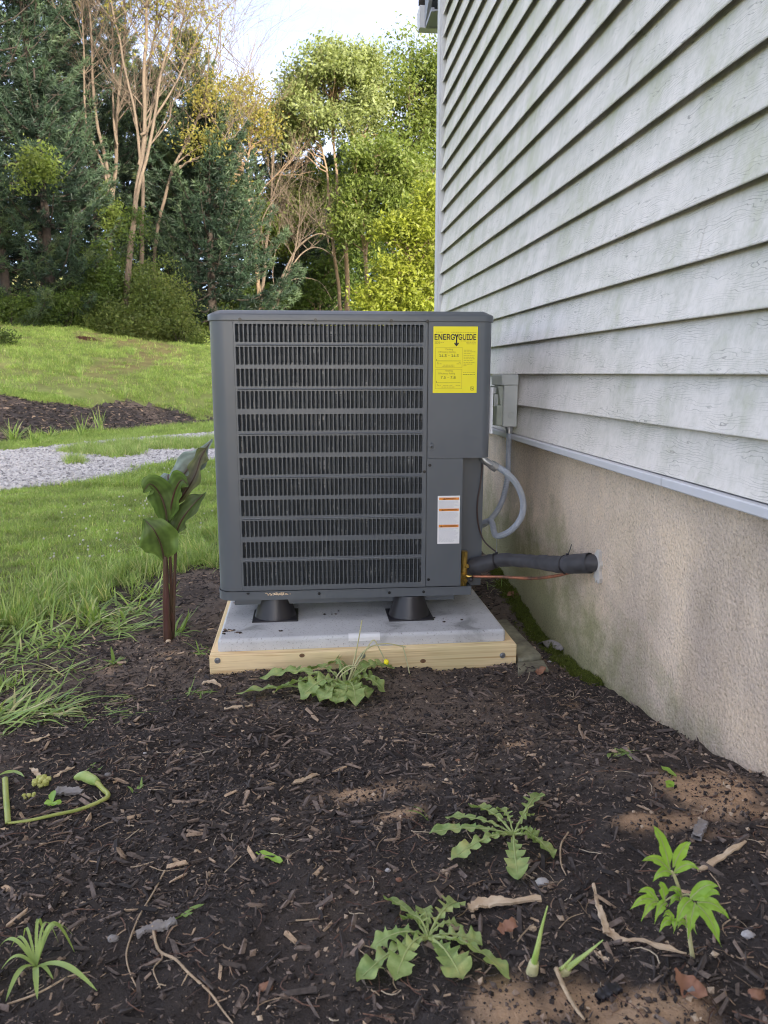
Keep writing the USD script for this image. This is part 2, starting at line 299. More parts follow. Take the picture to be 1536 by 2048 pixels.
M["foundation"] = usdkit.material(stage, LK + "stucco_foundation", {
    "g": ("geometry", {}), "sp": ("separate_xyz", {}),
    "n1": ("noise_texture", {"scale": 2.2, "detail": 6.0, "roughness": 0.65}), "r1": ("rgb_ramp", {"ramp": [(0.28, (0.46, 0.37, 0.285)), (0.42, (0.72, 0.585, 0.44)), (0.5, (0.76, 0.62, 0.485)), (0.60, (0.82, 0.655, 0.485)), (0.76, (0.87, 0.715, 0.54))]}),
    "ms": ("mapping", {"scale": (1.0, 2.6, 0.9)}), "ns": ("noise_texture", {"scale": 1.6, "detail": 5.0}), "rs": ("rgb_ramp", {"ramp": [(0.34, (0.56, 0.56, 0.59)), (0.56, (1, 1, 1))]}), "xs": ("mix", {"mix_type": "multiply", "fac": 0.7}),
    # algae: near the ground and towards the back corner
    "hz": ("map_range", {"from_min": 0.30, "from_max": -0.10, "to_min": 0.0, "to_max": 0.46}), "hy": ("map_range", {"from_min": 1.9, "from_max": 2.7, "to_min": 0.0, "to_max": 0.30, "clamp": True}),
    "ad": ("math", {"math_type": "add"}), "ng": ("noise_texture", {"scale": 5.0, "detail": 6.0, "roughness": 0.7}), "ag": ("math", {"math_type": "add"}), "rg": ("rgb_ramp", {"ramp": [(0.62, (0, 0, 0)), (0.95, (0.8, 0.8, 0.8))]}),
    "xg": ("mix", {"mix_type": "mix", "color2": (0.23, 0.24, 0.10)}),
    "v": ("voronoi_texture", {"scale": 120.0, "feature": "smooth_f1", "smoothness": 0.5}), "md": ("mix", {"mix_type": "linear_light", "fac": 0.018}), "nd": ("noise_texture", {"scale": 11.0, "detail": 3.0}),
    "nb": ("noise_texture", {"scale": 150.0, "detail": 5.0, "roughness": 0.7, "distortion": 0.5}), "rp": ("rgb_ramp", {"ramp": [(0.34, (0.66, 0.65, 0.63)), (0.48, (1, 1, 1)), (0.66, (1.12, 1.12, 1.12))]}), "xp": ("mix", {"mix_type": "multiply", "fac": 1.0}), "hb": ("math", {"math_type": "add"}),
    "b": ("bump", {"strength": 0.8, "distance": 0.005}), "p": ("principled_bsdf", {"roughness": 0.85, "specular_ior_level": 0.3})},
    [("g.position", "sp.vector"), ("g.position", "n1.vector"), ("n1.fac", "r1.fac"), ("g.position", "ms.vector"), ("ms.vector", "ns.vector"), ("ns.fac", "rs.fac"), ("r1.color", "xs.color1"), ("rs.color", "xs.color2"),
     ("sp.z", "hz.value"), ("sp.y", "hy.value"), ("hz.result", "ad.value1"), ("hy.result", "ad.value2"), ("g.position", "ng.vector"), ("ad.value", "ag.value1"), ("ng.fac", "ag.value2"), ("ag.value", "rg.fac"), ("rg.color", "xg.fac"), ("xs.color", "xg.color1"), ("nb.fac", "rp.fac"), ("xg.color", "xp.color1"), ("rp.color", "xp.color2"), ("xp.color", "p.base_color"),
     ("g.position", "nd.vector"), ("g.position", "md.color1"), ("nd.color", "md.color2"), ("md.color", "v.vector"), ("g.position", "nb.vector"), ("v.distance", "hb.value1"), ("nb.fac", "hb.value2"), ("hb.value", "b.height"), ("b.normal", "p.normal")], surface="p.BSDF")
M["cement_patch"] = pmat("cement_patch", (0.60, 0.58, 0.54), (0.46, 0.43, 0.39), rough=0.9, scale=30, bump=0.6, bscale=80)
M["mulch_bed"] = pmat("mulch_soil", (0.8, 0.8, 0.8), (1.2, 1.15, 1.1), rough=0.95, scale=40, bump=1.0, bscale=130, bdist=0.008, tint=True, spec=0.2)
M["lawn"] = pmat("lawn_soil", (0.75, 0.75, 0.75), (1.2, 1.2, 1.2), rough=0.95, scale=3.0, bump=0.8, bscale=60, bdist=0.02, tint=True, spec=0.1)
M["gravel_base"] = pmat("gravel_base", (0.12, 0.115, 0.11), (0.24, 0.23, 0.22), rough=0.95, scale=40, bump=1.0, bscale=50, bdist=0.02)
def island_ramp(name, stops, rough=0.7, bump=0.3, bscale=140, trans=0.0, spec=0.3):
    N = {"g": ("geometry", {}), "at": ("attribute", {"attribute": "tone"}), "r": ("rgb_ramp", {"ramp": stops}), "n": ("noise_texture", {"scale": bscale, "detail": 3.0}), "rr": ("rgb_ramp", {"ramp": [(0.3, (0.7, 0.7, 0.7)), (0.7, (1.2, 1.2, 1.2))]}), "x": ("mix", {"mix_type": "multiply", "fac": 1.0}), "p": ("principled_bsdf", {"roughness": rough, "specular_ior_level": spec})}
    VARIED.add(LK + name)
    L = [("at.fac", "r.fac"), ("g.position", "n.vector"), ("n.fac", "rr.fac"), ("r.color", "x.color1"), ("rr.color", "x.color2"), ("x.color", "p.base_color")]
    out = "p.BSDF"
    if bump: N["b"] = ("bump", {"strength": bump, "distance": 0.002}); L += [("n.fac", "b.height"), ("b.normal", "p.normal")]
    if trans:
        N["tr"] = ("translucent_bsdf", {}); N["q"] = ("mix_closure", {"fac": trans}); N["tg"] = ("mix", {"mix_type": "multiply", "fac": 1.0, "color2": (1.5, 1.5, 0.6)})
        L += [("x.color", "tg.color1"), ("tg.color", "tr.color"), ("p.BSDF", "q.closure1"), ("tr.BSDF", "q.closure2")]; out = "q.closure"
    return usdkit.material(stage, LK + name, N, L, surface=out)
M["chips"] = island_ramp("mulch_chips", [(0.0, (0.02592, 0.02198, 0.02044)), (0.35, (0.05962, 0.05007, 0.04543)), (0.62, (0.114, 0.09285, 0.08066)), (0.80, (0.1944, 0.1526, 0.1272)), (0.93, (0.2851, 0.2137, 0.1646)), (1.0, (0.5443, 0.3908, 0.2498))], rough=0.78)
M["crumbs"] = island_ramp("soil_crumbs", [(0.0, (0.02268, 0.0189, 0.01766)), (0.42, (0.063, 0.05079, 0.04526)), (0.72, (0.1449, 0.1122, 0.09272)), (0.90, (0.3024, 0.2185, 0.1546)), (1.0, (0.63, 0.4961, 0.3533))], rough=0.9)
M["gravel"] = island_ramp("gravel_stone", [(0.0, (0.30, 0.29, 0.28)), (0.5, (0.42, 0.41, 0.40)), (0.85, (0.54, 0.53, 0.51)), (1.0, (0.26, 0.24, 0.22))], rough=0.8, bscale=60)
M["grass"] = island_ramp("grass_blades", [(0.0, (0.2271, 0.3313, 0.08746)), (0.5, (0.3313, 0.4543, 0.1264)), (0.8, (0.4543, 0.5584, 0.1846)), (0.93, (0.5489, 0.5868, 0.2527)), (1.0, (0.795, 0.7003, 0.3887))], rough=0.5, bump=0, bscale=3.0, trans=0.3)
M["crabgrass"] = island_ramp("crabgrass_blades", [(0.0, (0.2016, 0.3109, 0.084)), (0.5, (0.3192, 0.4536, 0.1344)), (0.85, (0.4536, 0.5629, 0.2016)), (1.0, (0.7056, 0.6384, 0.3696))], rough=0.45, bump=0, bscale=9.0, trans=0.28)
M["moss"] = island_ramp("moss", [(0.0, (0.0637, 0.0819, 0.01456)), (1.0, (0.182, 0.2184, 0.0364))], rough=0.8, bump=0, trans=0.15)
def leafmat(name, a, b, c, trans=0.4, rough=0.5, bscale=2.0):
    return island_ramp(name, [(0.0, a), (0.5, b), (1.0, c)], rough=rough, bump=0, bscale=bscale, trans=trans, spec=0.35)
M["leaf_yellow"] = leafmat("leaf_yellow_green", (0.127, 0.1613, 0.02277), (0.1851, 0.22, 0.03036), (0.2486, 0.2689, 0.04554))
M["leaf_green"] = leafmat("leaf_mid_green", (0.07013, 0.1075, 0.0242), (0.1075, 0.1496, 0.03388), (0.1543, 0.187, 0.05445))
M["leaf_sage"] = leafmat("leaf_sage_green", (0.1188, 0.1583, 0.06218), (0.1691, 0.2093, 0.08292), (0.2193, 0.2604, 0.1244))
M["leaf_gold"] = leafmat("leaf_thin_gold", (0.1578, 0.1446, 0.03685), (0.2071, 0.1873, 0.04739), (0.1676, 0.1928, 0.05265))
M["leaf_dark"] = leafmat("leaf_dark_green", (0.030, 0.055, 0.012), (0.050, 0.085, 0.018), (0.085, 0.125, 0.026), trans=0.3)
M["leaf_brush"] = leafmat("leaf_brush", (0.050, 0.080, 0.020), (0.085, 0.120, 0.030), (0.145, 0.165, 0.050), trans=0.3)
M["needle"] = leafmat("pine_needle", (0.012, 0.026, 0.018), (0.030, 0.056, 0.034), (0.075, 0.115, 0.058), trans=0.12, rough=0.55)
M["needle_light"] = leafmat("pine_needle_light", (0.038, 0.064, 0.030), (0.060, 0.092, 0.040), (0.095, 0.125, 0.048), trans=0.15, rough=0.55)
M["bark"] = pmat("grey_brown_bark", (0.084, 0.064, 0.0496), (0.152, 0.12, 0.092), rough=0.9, scale=14, stretch=(1, 1, 0.25), bump=0.6, bscale=30, bdist=0.02)
M["bark_warm"] = pmat("warm_bark", (0.153, 0.1062, 0.068), (0.2465, 0.1785, 0.119), rough=0.9, scale=12, stretch=(1, 1, 0.25), bump=0.6, bscale=30, bdist=0.02)
M["bark_dark"] = pmat("dark_bark", (0.0225, 0.017, 0.015), (0.04, 0.031, 0.025), rough=0.9, scale=14)
M["canna"] = usdkit.material(stage, LK + "canna_leaf", {
    "g": ("geometry", {}), "t": ("attribute", {"attribute": "tint"}), "n": ("noise_texture", {"scale": 30.0, "detail": 3.0}), "r": ("rgb_ramp", {"ramp": [(0.3, (0.75, 0.75, 0.75)), (0.7, (1.2, 1.2, 1.2))]}), "x": ("mix", {"mix_type": "multiply", "fac": 1.0}),
    "p": ("principled_bsdf", {"roughness": 0.45, "specular_ior_level": 0.35}), "tr": ("translucent_bsdf", {}), "q": ("mix_closure", {"fac": 0.32})},
    [("g.position", "n.vector"), ("n.fac", "r.fac"), ("t.color", "x.color1"), ("r.color", "x.color2"), ("x.color", "p.base_color"), ("x.color", "tr.color"), ("p.BSDF", "q.closure1"), ("tr.BSDF", "q.closure2")], surface="q.closure")
M["maroon"] = pmat("maroon_stem", (0.085, 0.024, 0.026), (0.060, 0.055, 0.026), rough=0.35, scale=16, stretch=(1, 1, 0.3))
M["dandelion"] = pmat("dandelion_leaf", (0.21, 0.3102, 0.08625), (0.336, 0.4356, 0.1495), c3=(0.504, 0.5148, 0.184), rough=0.55, scale=34, trans=0.2, bump=0.5, bscale=130, bdist=0.003, lo=0.34, hi=0.74)
M["sapling"] = pmat("sapling_leaf", (0.2451, 0.4361, 0.052), (0.3549, 0.5551, 0.078), rough=0.42, scale=14, trans=0.25, bump=0.2, bscale=140, bdist=0.002)
M["pale_rib"] = pmat("pale_midrib", (0.36, 0.42, 0.16), rough=0.5)
M["green_stalk"] = pmat("green_stalk", (0.25, 0.34, 0.06), (0.42, 0.44, 0.12), rough=0.4, scale=11)
M["shoot"] = pmat("green_shoot", (0.192, 0.336, 0.048), (0.456, 0.54, 0.192), rough=0.4, scale=18)
M["straw"] = pmat("dry_straw", (0.69, 0.552, 0.3795), (0.483, 0.345, 0.2185), rough=0.75, scale=50, bump=0.4, bscale=150, bdist=0.002, stretch=(1, 1, 1))
M["twig"] = pmat("dry_twig", (0.546, 0.416, 0.273), (0.338, 0.247, 0.156), rough=0.8, scale=60, bump=0.3)
M["stalk_pale"] = pmat("pale_flower_stalk", (0.55, 0.52, 0.30), (0.45, 0.44, 0.20), rough=0.5, scale=20)
M["fungus"] = pmat("yellow_green_clump", (0.40, 0.42, 0.09), (0.55, 0.55, 0.20), rough=0.6, scale=60, bump=0.4, bscale=120)
M["white_stone"] = pmat("white_stone", (0.55, 0.53, 0.51), (0.40, 0.38, 0.37), rough=0.8, scale=60, bump=0.5)
M["grey_shell"] = pmat("grey_bark_piece", (0.20, 0.18, 0.17), (0.32, 0.30, 0.28), rough=0.8, scale=40, bump=0.4)
M["dead_leaf"] = pmat("dead_leaf", (0.24, 0.105, 0.06), (0.32, 0.17, 0.10), rough=0.6, scale=40, bump=0.3)
M["sage_plant"] = pmat("pale_sage_leaf", (0.34, 0.39, 0.27), (0.42, 0.46, 0.33), rough=0.7, scale=12, trans=0.2)
M["maroon_bush"] = leafmat("maroon_bush_leaf", (0.055, 0.022, 0.018), (0.085, 0.035, 0.026), (0.12, 0.055, 0.035), trans=0.2)
M["clover"] = pmat("white_clover", (0.55, 0.55, 0.44), rough=0.8)

# ------------------------------------------------------------------ the lie of the land
_wy = [0.2, 0.8, 1.247, 1.73, 2.22, 2.6, 3.0, 3.4, 4.5, 6]
_wz = [0.20, 0.185, 0.134, 0.020, -0.052, -0.062, -0.01, 0.03, 0.0, 0.0]
_ly = [0.2, 0.8, 1.2, 1.7, 2.2, 3.0, 4.5, 6]
_lz = [0.13, 0.11, 0.075, 0.02, -0.025, -0.02, 0.0, 0.0]
HB, HN, HT = np.array([-3.9, 10.25]), np.array([-0.866, 0.5]), np.array([0.5, 0.866])
def hill_s(x, y): return (x - HB[0]) * HN[0] + (y - HB[1]) * HN[1]
def hill_t(x, y): return (x - HB[0]) * HT[0] + (y - HB[1]) * HT[1]
def smooth01(u): u = np.clip(u, 0, 1); return u * u * (3 - 2 * u)
def ground_z(x, y):
    x = np.asarray(x, float); y = np.asarray(y, float)
    a, b = np.interp(y, _wy, _wz), np.interp(y, _ly, _lz)
    k = smooth01((x + 0.5) / 1.38)
    z = b * (1 - k) + a * k
    # hollow in the bed, a small heap by the canna, soil banked against the boards
    z = z - 0.020 * np.exp(-(((x - 0.10) / 0.16) ** 2 + ((y - 1.50) / 0.13) ** 2))
    z = z + 0.03 * np.exp(-(((x + 0.42) / 0.25) ** 2 + ((y - 3.1) / 0.35) ** 2))
    s = hill_s(x, y)
    bank = 0.62 * smooth01(s / 1.7) * (0.55 + 0.45 * smooth01((6.5 - hill_t(x, y)) / 5.0))
    z = z + 0.020 * np.exp(-((y - 2.21) / 0.07) ** 2) * smooth01((x + 0.40) / 0.1) * smooth01((0.80 - x) / 0.1)
    s2 = (x - HB[0]) * -0.6 + (y - HB[1]) * 0.8
    z = z + bank + 0.225 * np.maximum(s2 - 2.2, 0) * (1 - 0.35 * smooth01((s2 - 14) / 20))
    und = meshkit.fbm(np.stack([x * 0.35, y * 0.35, 0 * x], -1), 3, 3) - 0.5
    z = z + und * 0.5 * smooth01((s + 0.5) / 4) * smooth01((y - 9) / 3)
    return z
def px_poly(pts, z=0.0): return Polygon([onZ(x, y, z)[:2] for x, y in pts]).buffer(0)
GRAVEL = px_poly([(-420, 965), (-300, 925), (0, 906), (110, 895), (243, 881), (424, 867), (600, 858), (600, 905), (424, 922), (345, 921), (300, 930), (268, 938), (255, 948), (200, 957), (100, 970), (0, 981), (-420, 1040)])
STRIP = px_poly([(112, 908), (150, 899), (200, 892), (243, 887), (424, 880), (600, 872), (600, 892), (424, 902), (290, 903), (281, 915), (230, 920), (190, 915)])
STRIP2 = px_poly([(128, 926), (150, 922), (172, 926), (165, 932), (140, 933)])
GRAVEL = GRAVEL.difference(STRIP).difference(STRIP2)
RED = px_poly([(292, 911), (330, 908), (350, 916), (320, 921), (295, 919)])
# the dark bed round the unit; everything left of and behind it is lawn
BED = Polygon([(1.6, -6), (1.6, 7), (0.9, 5.2), (0.2, 4.4)] + [tuple(onZ(x, y, -0.01)[:2]) for x, y in [(432, 1080), (415, 1122), (372, 1132), (335, 1138), (285, 1152), (215, 1168), (150, 1190), (95, 1212), (40, 1240), (-60, 1275), (-300, 1345), (-700, 1470)]] + [(-2.4, 0.5), (-2.6, -6)]).buffer(0)
def in_bed(x, y):
    w = 0.06 * (meshkit.fbm(np.stack([x * 6, y * 6, 0 * x], -1), 3, 11) - 0.5) * 2
    return shapely.contains_xy(BED, x + w, y + w)
def bank_mask(x, y):
    s, t = hill_s(x, y), hill_t(x, y)
    n = meshkit.fbm(np.stack([x * 1.6, y * 1.6, 0 * x], -1), 4, 21) - 0.5
    up = 1.75 - 0.25 * np.maximum(t, 0)
    return (s + 0.5 * n > 0.18) & (s + 1.0 * n < up) & (t < 6.5 + n) & (t > -9)

xs = np.concatenate([np.linspace(-70, -14, 12)[:-1], np.arange(-14, -6, 0.25), np.arange(-6, -1.7, 0.065), np.arange(-1.7, 0.98, 0.017), np.arange(1.0, 6, 0.3), np.linspace(6, 70, 14)])
ys = np.concatenate([np.linspace(-40, 0.2, 14)[:-1], np.arange(0.2, 3.6, 0.017), np.arange(3.6, 13, 0.065), np.arange(13, 30, 0.25), np.linspace(30, 110, 14)])
GX, GY = np.meshgrid(xs, ys, indexing="ij")
GZ = ground_z(GX, GY)
near = np.exp(-np.maximum(0, GY - 3) / 1.5)
fine = meshkit.fbm(np.stack([GX * 16, GY * 16, 0 * GX], -1), 4, 5) - 0.5
lump = meshkit.fbm(np.stack([GX * 4.5, GY * 4.5, 0 * GX + 3], -1), 3, 6) - 0.5
bedm = in_bed(GX, GY)
GZ = GZ + bedm * (0.024 * fine + 0.03 * lump) * near
def relief_z(x, y):
    """The sheet's own height, its fine relief included."""
    f_ = meshkit.fbm(np.stack([x * 16, y * 16, 0 * x], -1), 4, 5) - 0.5
    l_ = meshkit.fbm(np.stack([x * 4.5, y * 4.5, 0 * x + 3], -1), 3, 6) - 0.5
    return ground_z(x, y) + in_bed(x, y) * (0.024 * f_ + 0.03 * l_) * np.exp(-np.maximum(0, y - 3) / 1.5)
def sand_mask(x, y):
    n = meshkit.fbm(np.stack([x * 11, y * 11, 0 * x], -1), 4, 31) - 0.5
    m = 0 * x
    for px, py, rx, ry, a in ((740, 1585, 0.11, 0.06, 0.8), (800, 1630, 0.06, 0.03, 0.9), (1038, 1492, 0.035, 0.035, 1.0), (1410, 1575, 0.085, 0.10, 1.15), (1330, 1640, 0.10, 0.035, 1.0), (1480, 1625, 0.10, 0.04, 0.9), (1000, 2010, 0.05, 0.05, 1.0), (1290, 2030, 0.07, 0.035, 1.05), (1150, 2000, 0.06, 0.03, 0.8), (1440, 1665, 0.05, 0.02, 0.7), (1145, 1405, 0.03, 0.03, 0.8), (230, 1330, 0.08, 0.06, 0.6), (330, 1310, 0.06, 0.04, 0.8)):
        c = onG(px, py)
        m = np.maximum(m, a * np.exp(-(((x - c[0]) / rx) ** 2 + ((y - c[1]) / ry) ** 2)))
    return np.clip((m + 1.1 * n - 0.25) * 2.2, 0, 1) * (m > 0.10)
SM = sand_mask(GX, GY)
brown = np.clip((meshkit.fbm(np.stack([GX * 2.1, GY * 2.1, 0 * GX], -1), 4, 44) - 0.47) * 4, 0, 1)
soil = np.array([0.062, 0.054, 0.050]) * (1 - brown[..., None]) + np.array([0.19, 0.155, 0.128]) * brown[..., None]
bed_col = soil * (1 - SM[..., None]) + np.array([0.50, 0.345, 0.22]) * SM[..., None]
g1 = meshkit.fbm(np.stack([GX * 0.5, GY * 0.5, 0 * GX], -1), 4, 51); g2 = meshkit.fbm(np.stack([GX * 0.8, GY * 0.6, 0 * GX], -1), 4, 52)
lc = np.array([0.20, 0.24, 0.075]) * (1 - g1[..., None]) + np.array([0.29, 0.32, 0.11]) * g1[..., None]
dry = np.clip((g2 - 0.54) * 8, 0, 1) * smooth01((hill_s(GX, GY) - 1) / 2) * smooth01((hill_t(GX, GY) - 1.0) / 4)
lc = lc * (1 - 0.6 * dry[..., None]) + np.array([0.27, 0.19, 0.10]) * 0.6 * dry[..., None]
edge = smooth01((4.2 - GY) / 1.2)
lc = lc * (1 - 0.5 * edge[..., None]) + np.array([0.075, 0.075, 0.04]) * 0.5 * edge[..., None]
redm = shapely.contains_xy(RED, GX, GY); lc[redm] = (0.30, 0.17, 0.11)
bankm = bank_mask(GX, GY)
bn = meshkit.fbm(np.stack([GX * 1.3, GY * 1.3, 0 * GX], -1), 4, 61)
bank_col = np.array([0.075, 0.066, 0.064]) * np.ones(GX.shape + (1,)) ; mixb = np.clip((bn - 0.5) * 5, 0, 1)[..., None] * 0.8; mixb = np.maximum(mixb, 0.85 * smooth01((hill_s(GX, GY) - 0.95) / 0.6)[..., None]); bank_col = bank_col * (1 - mixb) + np.array([0.24, 0.185, 0.145]) * mixb
grav = shapely.contains_xy(GRAVEL, GX, GY)
cls = np.where(bedm, 0, np.where(grav, 2, np.where(bankm, 3, 1)))
nx, ny = GX.shape
I, J = np.meshgrid(np.arange(nx - 1), np.arange(ny - 1), indexing="ij")
quads = np.stack([I * ny + J, (I + 1) * ny + J, (I + 1) * ny + J + 1, I * ny + J + 1], -1).reshape(-1, 4)
qc = cls[:-1, :-1].reshape(-1)
V = np.stack([GX, GY, GZ], -1).reshape(-1, 3)
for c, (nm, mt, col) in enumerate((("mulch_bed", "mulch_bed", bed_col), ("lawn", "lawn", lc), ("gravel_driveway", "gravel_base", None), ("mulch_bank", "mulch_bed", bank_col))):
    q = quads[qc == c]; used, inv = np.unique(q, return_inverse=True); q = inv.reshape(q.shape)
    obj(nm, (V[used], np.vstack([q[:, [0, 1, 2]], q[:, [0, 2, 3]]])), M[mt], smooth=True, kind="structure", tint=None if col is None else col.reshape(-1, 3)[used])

# ------------------------------------------------------------------ the house
SX, FX, YB, YF_ = 0.85, 0.88, -4.8, 4.77         # siding plane, foundation plane, back and far corners
HX1, RIDGE_Y, EAVE_Z = 9.5, -0.02, 3.12
SLOPE = 0.56
house = thing("house", "grey house with algae streaked vinyl siding and bare concrete foundation", "house", (SX, 0, 0))
# stuccoed foundation with a gently uneven face
fy, fz = np.arange(YB + 0.03, YF_ - 0.03, 0.03), np.arange(-0.5, 0.71, 0.03)
FYg, FZg = np.meshgrid(fy, fz, indexing="ij")
d = 0.007 * (meshkit.fbm(np.stack([FYg * 9, FZg * 9, 0 * FYg], -1), 4, 71) - 0.5) + 0.008 * (meshkit.fbm(np.stack([FYg * 1.5, FZg * 1.5, 0 * FYg], -1), 2, 72) - 0.5)
fv = np.stack([FX + d, FYg, FZg], -1).reshape(-1, 3); a_, b_ = FYg.shape
I, J = np.meshgrid(np.arange(a_ - 1), np.arange(b_ - 1), indexing="ij")
q = np.stack([I * b_ + J, I * b_ + J + 1, (I + 1) * b_ + J + 1, (I + 1) * b_ + J], -1).reshape(-1, 4)
obj("foundation", [(fv, np.vstack([q[:, [0, 1, 2]], q[:, [0, 2, 3]]])), bx(FX + 0.03, HX1, YB + 0.05, YF_ - 0.05, -0.5, 0.70)], M["foundation"], house, smooth=40)
def roofline(y): return EAVE_Z + SLOPE * (YF_ - abs(y - RIDGE_Y) - (YF_ - abs(YF_ - RIDGE_Y)))
def gable_z(y): return EAVE_Z + SLOPE * (abs(YF_ - RIDGE_Y) - abs(y - RIDGE_Y))
rs = np.random.default_rng(5)
def siding_panel(z0, z1, y0, y1, lap=0.0):
    """One length of vinyl: a face leaning out to its drip edge, a rounded lip and an underside; it waves slightly."""
    n = max(2, int((y1 - y0) / 0.16)); y = np.linspace(y0, y1, n)
    wob = 0.0022 * (meshkit.fbm(np.stack([y * 1.3, 0 * y + z0 * 7, 0 * y], -1), 2, 81) - 0.5) * 2
    wz = 0.0016 * (meshkit.fbm(np.stack([y * 0.9, 0 * y + z0 * 3, 0 * y + 5], -1), 2, 82) - 0.5) * 2
    prof = [(0.0235, z1 + 0.055), (0.0225, z1 + 0.008), (0.0195, z1 - 0.006), (0.0005, z0 + 0.012), (-0.0030, z0 + 0.004), (-0.0024, z0 + 0.0005), (-0.0004, z0 - 0.0010), (0.0012, z0 + 0.0012), (0.0010, z0 + 0.004)]
    v = np.array([[[SX + px - lap + wob[k], y[k], pz + wz[k]] for px, pz in prof] for k in range(n)]); m = len(prof)
    I, J = np.meshgrid(np.arange(n - 1), np.arange(m - 1), indexing="ij")
    q = np.stack([I * m + J, (I + 1) * m + J, (I + 1) * m + J + 1, I * m + J + 1], -1).reshape(-1, 4)
    return v.reshape(-1, 3), np.vstack([q[:, [0, 1, 2]], q[:, [0, 2, 3]]])
k = 0; z = 0.66
levels = [0.665] + [0.78 + 0.12 * i for i in range(43)]
for i in range(len(levels) - 1):
    z0, z1 = levels[i], levels[i + 1]
    reach = (abs(YF_ - RIDGE_Y) - max(0, (z1 + 0.015 - EAVE_Z) / SLOPE)) if z1 > EAVE_Z else abs(YF_ - RIDGE_Y)
    ya, yb = RIDGE_Y - reach, RIDGE_Y + reach
    if yb - ya < 0.3: break
    if z1 <= EAVE_Z + 0.1: yb = min(yb, YF_ - 0.045); ya = max(ya, YB + 0.045)
    cut = [2.07, 3.55, 0.55, 2.9, 1.6, 0.2, 3.3, 1.25][i % 8] + (0.0 if i < 2 else rs.uniform(-0.15, 0.15))
    if i == 1: cut = 2.09
    cut = min(max(cut, ya + 0.2), yb - 0.2)
    obj("siding_panel", siding_panel(z0, z1, ya, cut + 0.025), M["siding"], house, smooth=35)
    obj("siding_panel", siding_panel(z0, z1, cut, yb, 0.0007), M["siding"], house, smooth=35)
obj("wall_sheathing", [bx(SX + 0.026, HX1, YB + 0.02, YF_ - 0.02, 0.70, EAVE_Z), (np.array([[SX + 0.026, YB, EAVE_Z], [SX + 0.026, YF_, EAVE_Z], [SX + 0.026, RIDGE_Y, gable_z(RIDGE_Y) - 0.03], [HX1, YB, EAVE_Z], [HX1, YF_, EAVE_Z], [HX1, RIDGE_Y, gable_z(RIDGE_Y) - 0.03]]), np.array([[0, 1, 2], [3, 5, 4], [0, 3, 4], [0, 4, 1], [1, 4, 5], [1, 5, 2], [2, 5, 3], [2, 3, 0]]))], M["soffit"], house)
# starter trim below the lowest course, in three butted lengths with tiny gaps
for y0, y1 in ((YB, -1.6), (-1.597, 1.66), (1.663, YF_ - 0.02)):
    obj("starter_trim", [bx(SX - 0.020, SX + 0.024, y0, y1, 0.640, 0.662, 0.003)], M["trim"], house)
for yc in (YF_, YB):
    s = 1 if yc > 0 else -1
    obj("corner_post", [bx(SX - 0.022, SX + 0.020, min(yc - s * 0.05, yc + s * 0.022), max(yc - s * 0.05, yc + s * 0.022), 0.640, EAVE_Z + 0.12, 0.004), bx(SX + 0.0205, SX + 0.075, min(yc - s * 0.02, yc + s * 0.022), max(yc - s * 0.02, yc + s * 0.022), 0.640, EAVE_Z, 0.003)], M["trim"], house)
    obj("corner_channel", bx(SX - 0.012, SX + 0.020, min(yc - s * 0.054, yc - s * 0.064), max(yc - s * 0.054, yc - s * 0.064), 0.664, EAVE_Z + 0.1, 0.002), M["trim"], house)
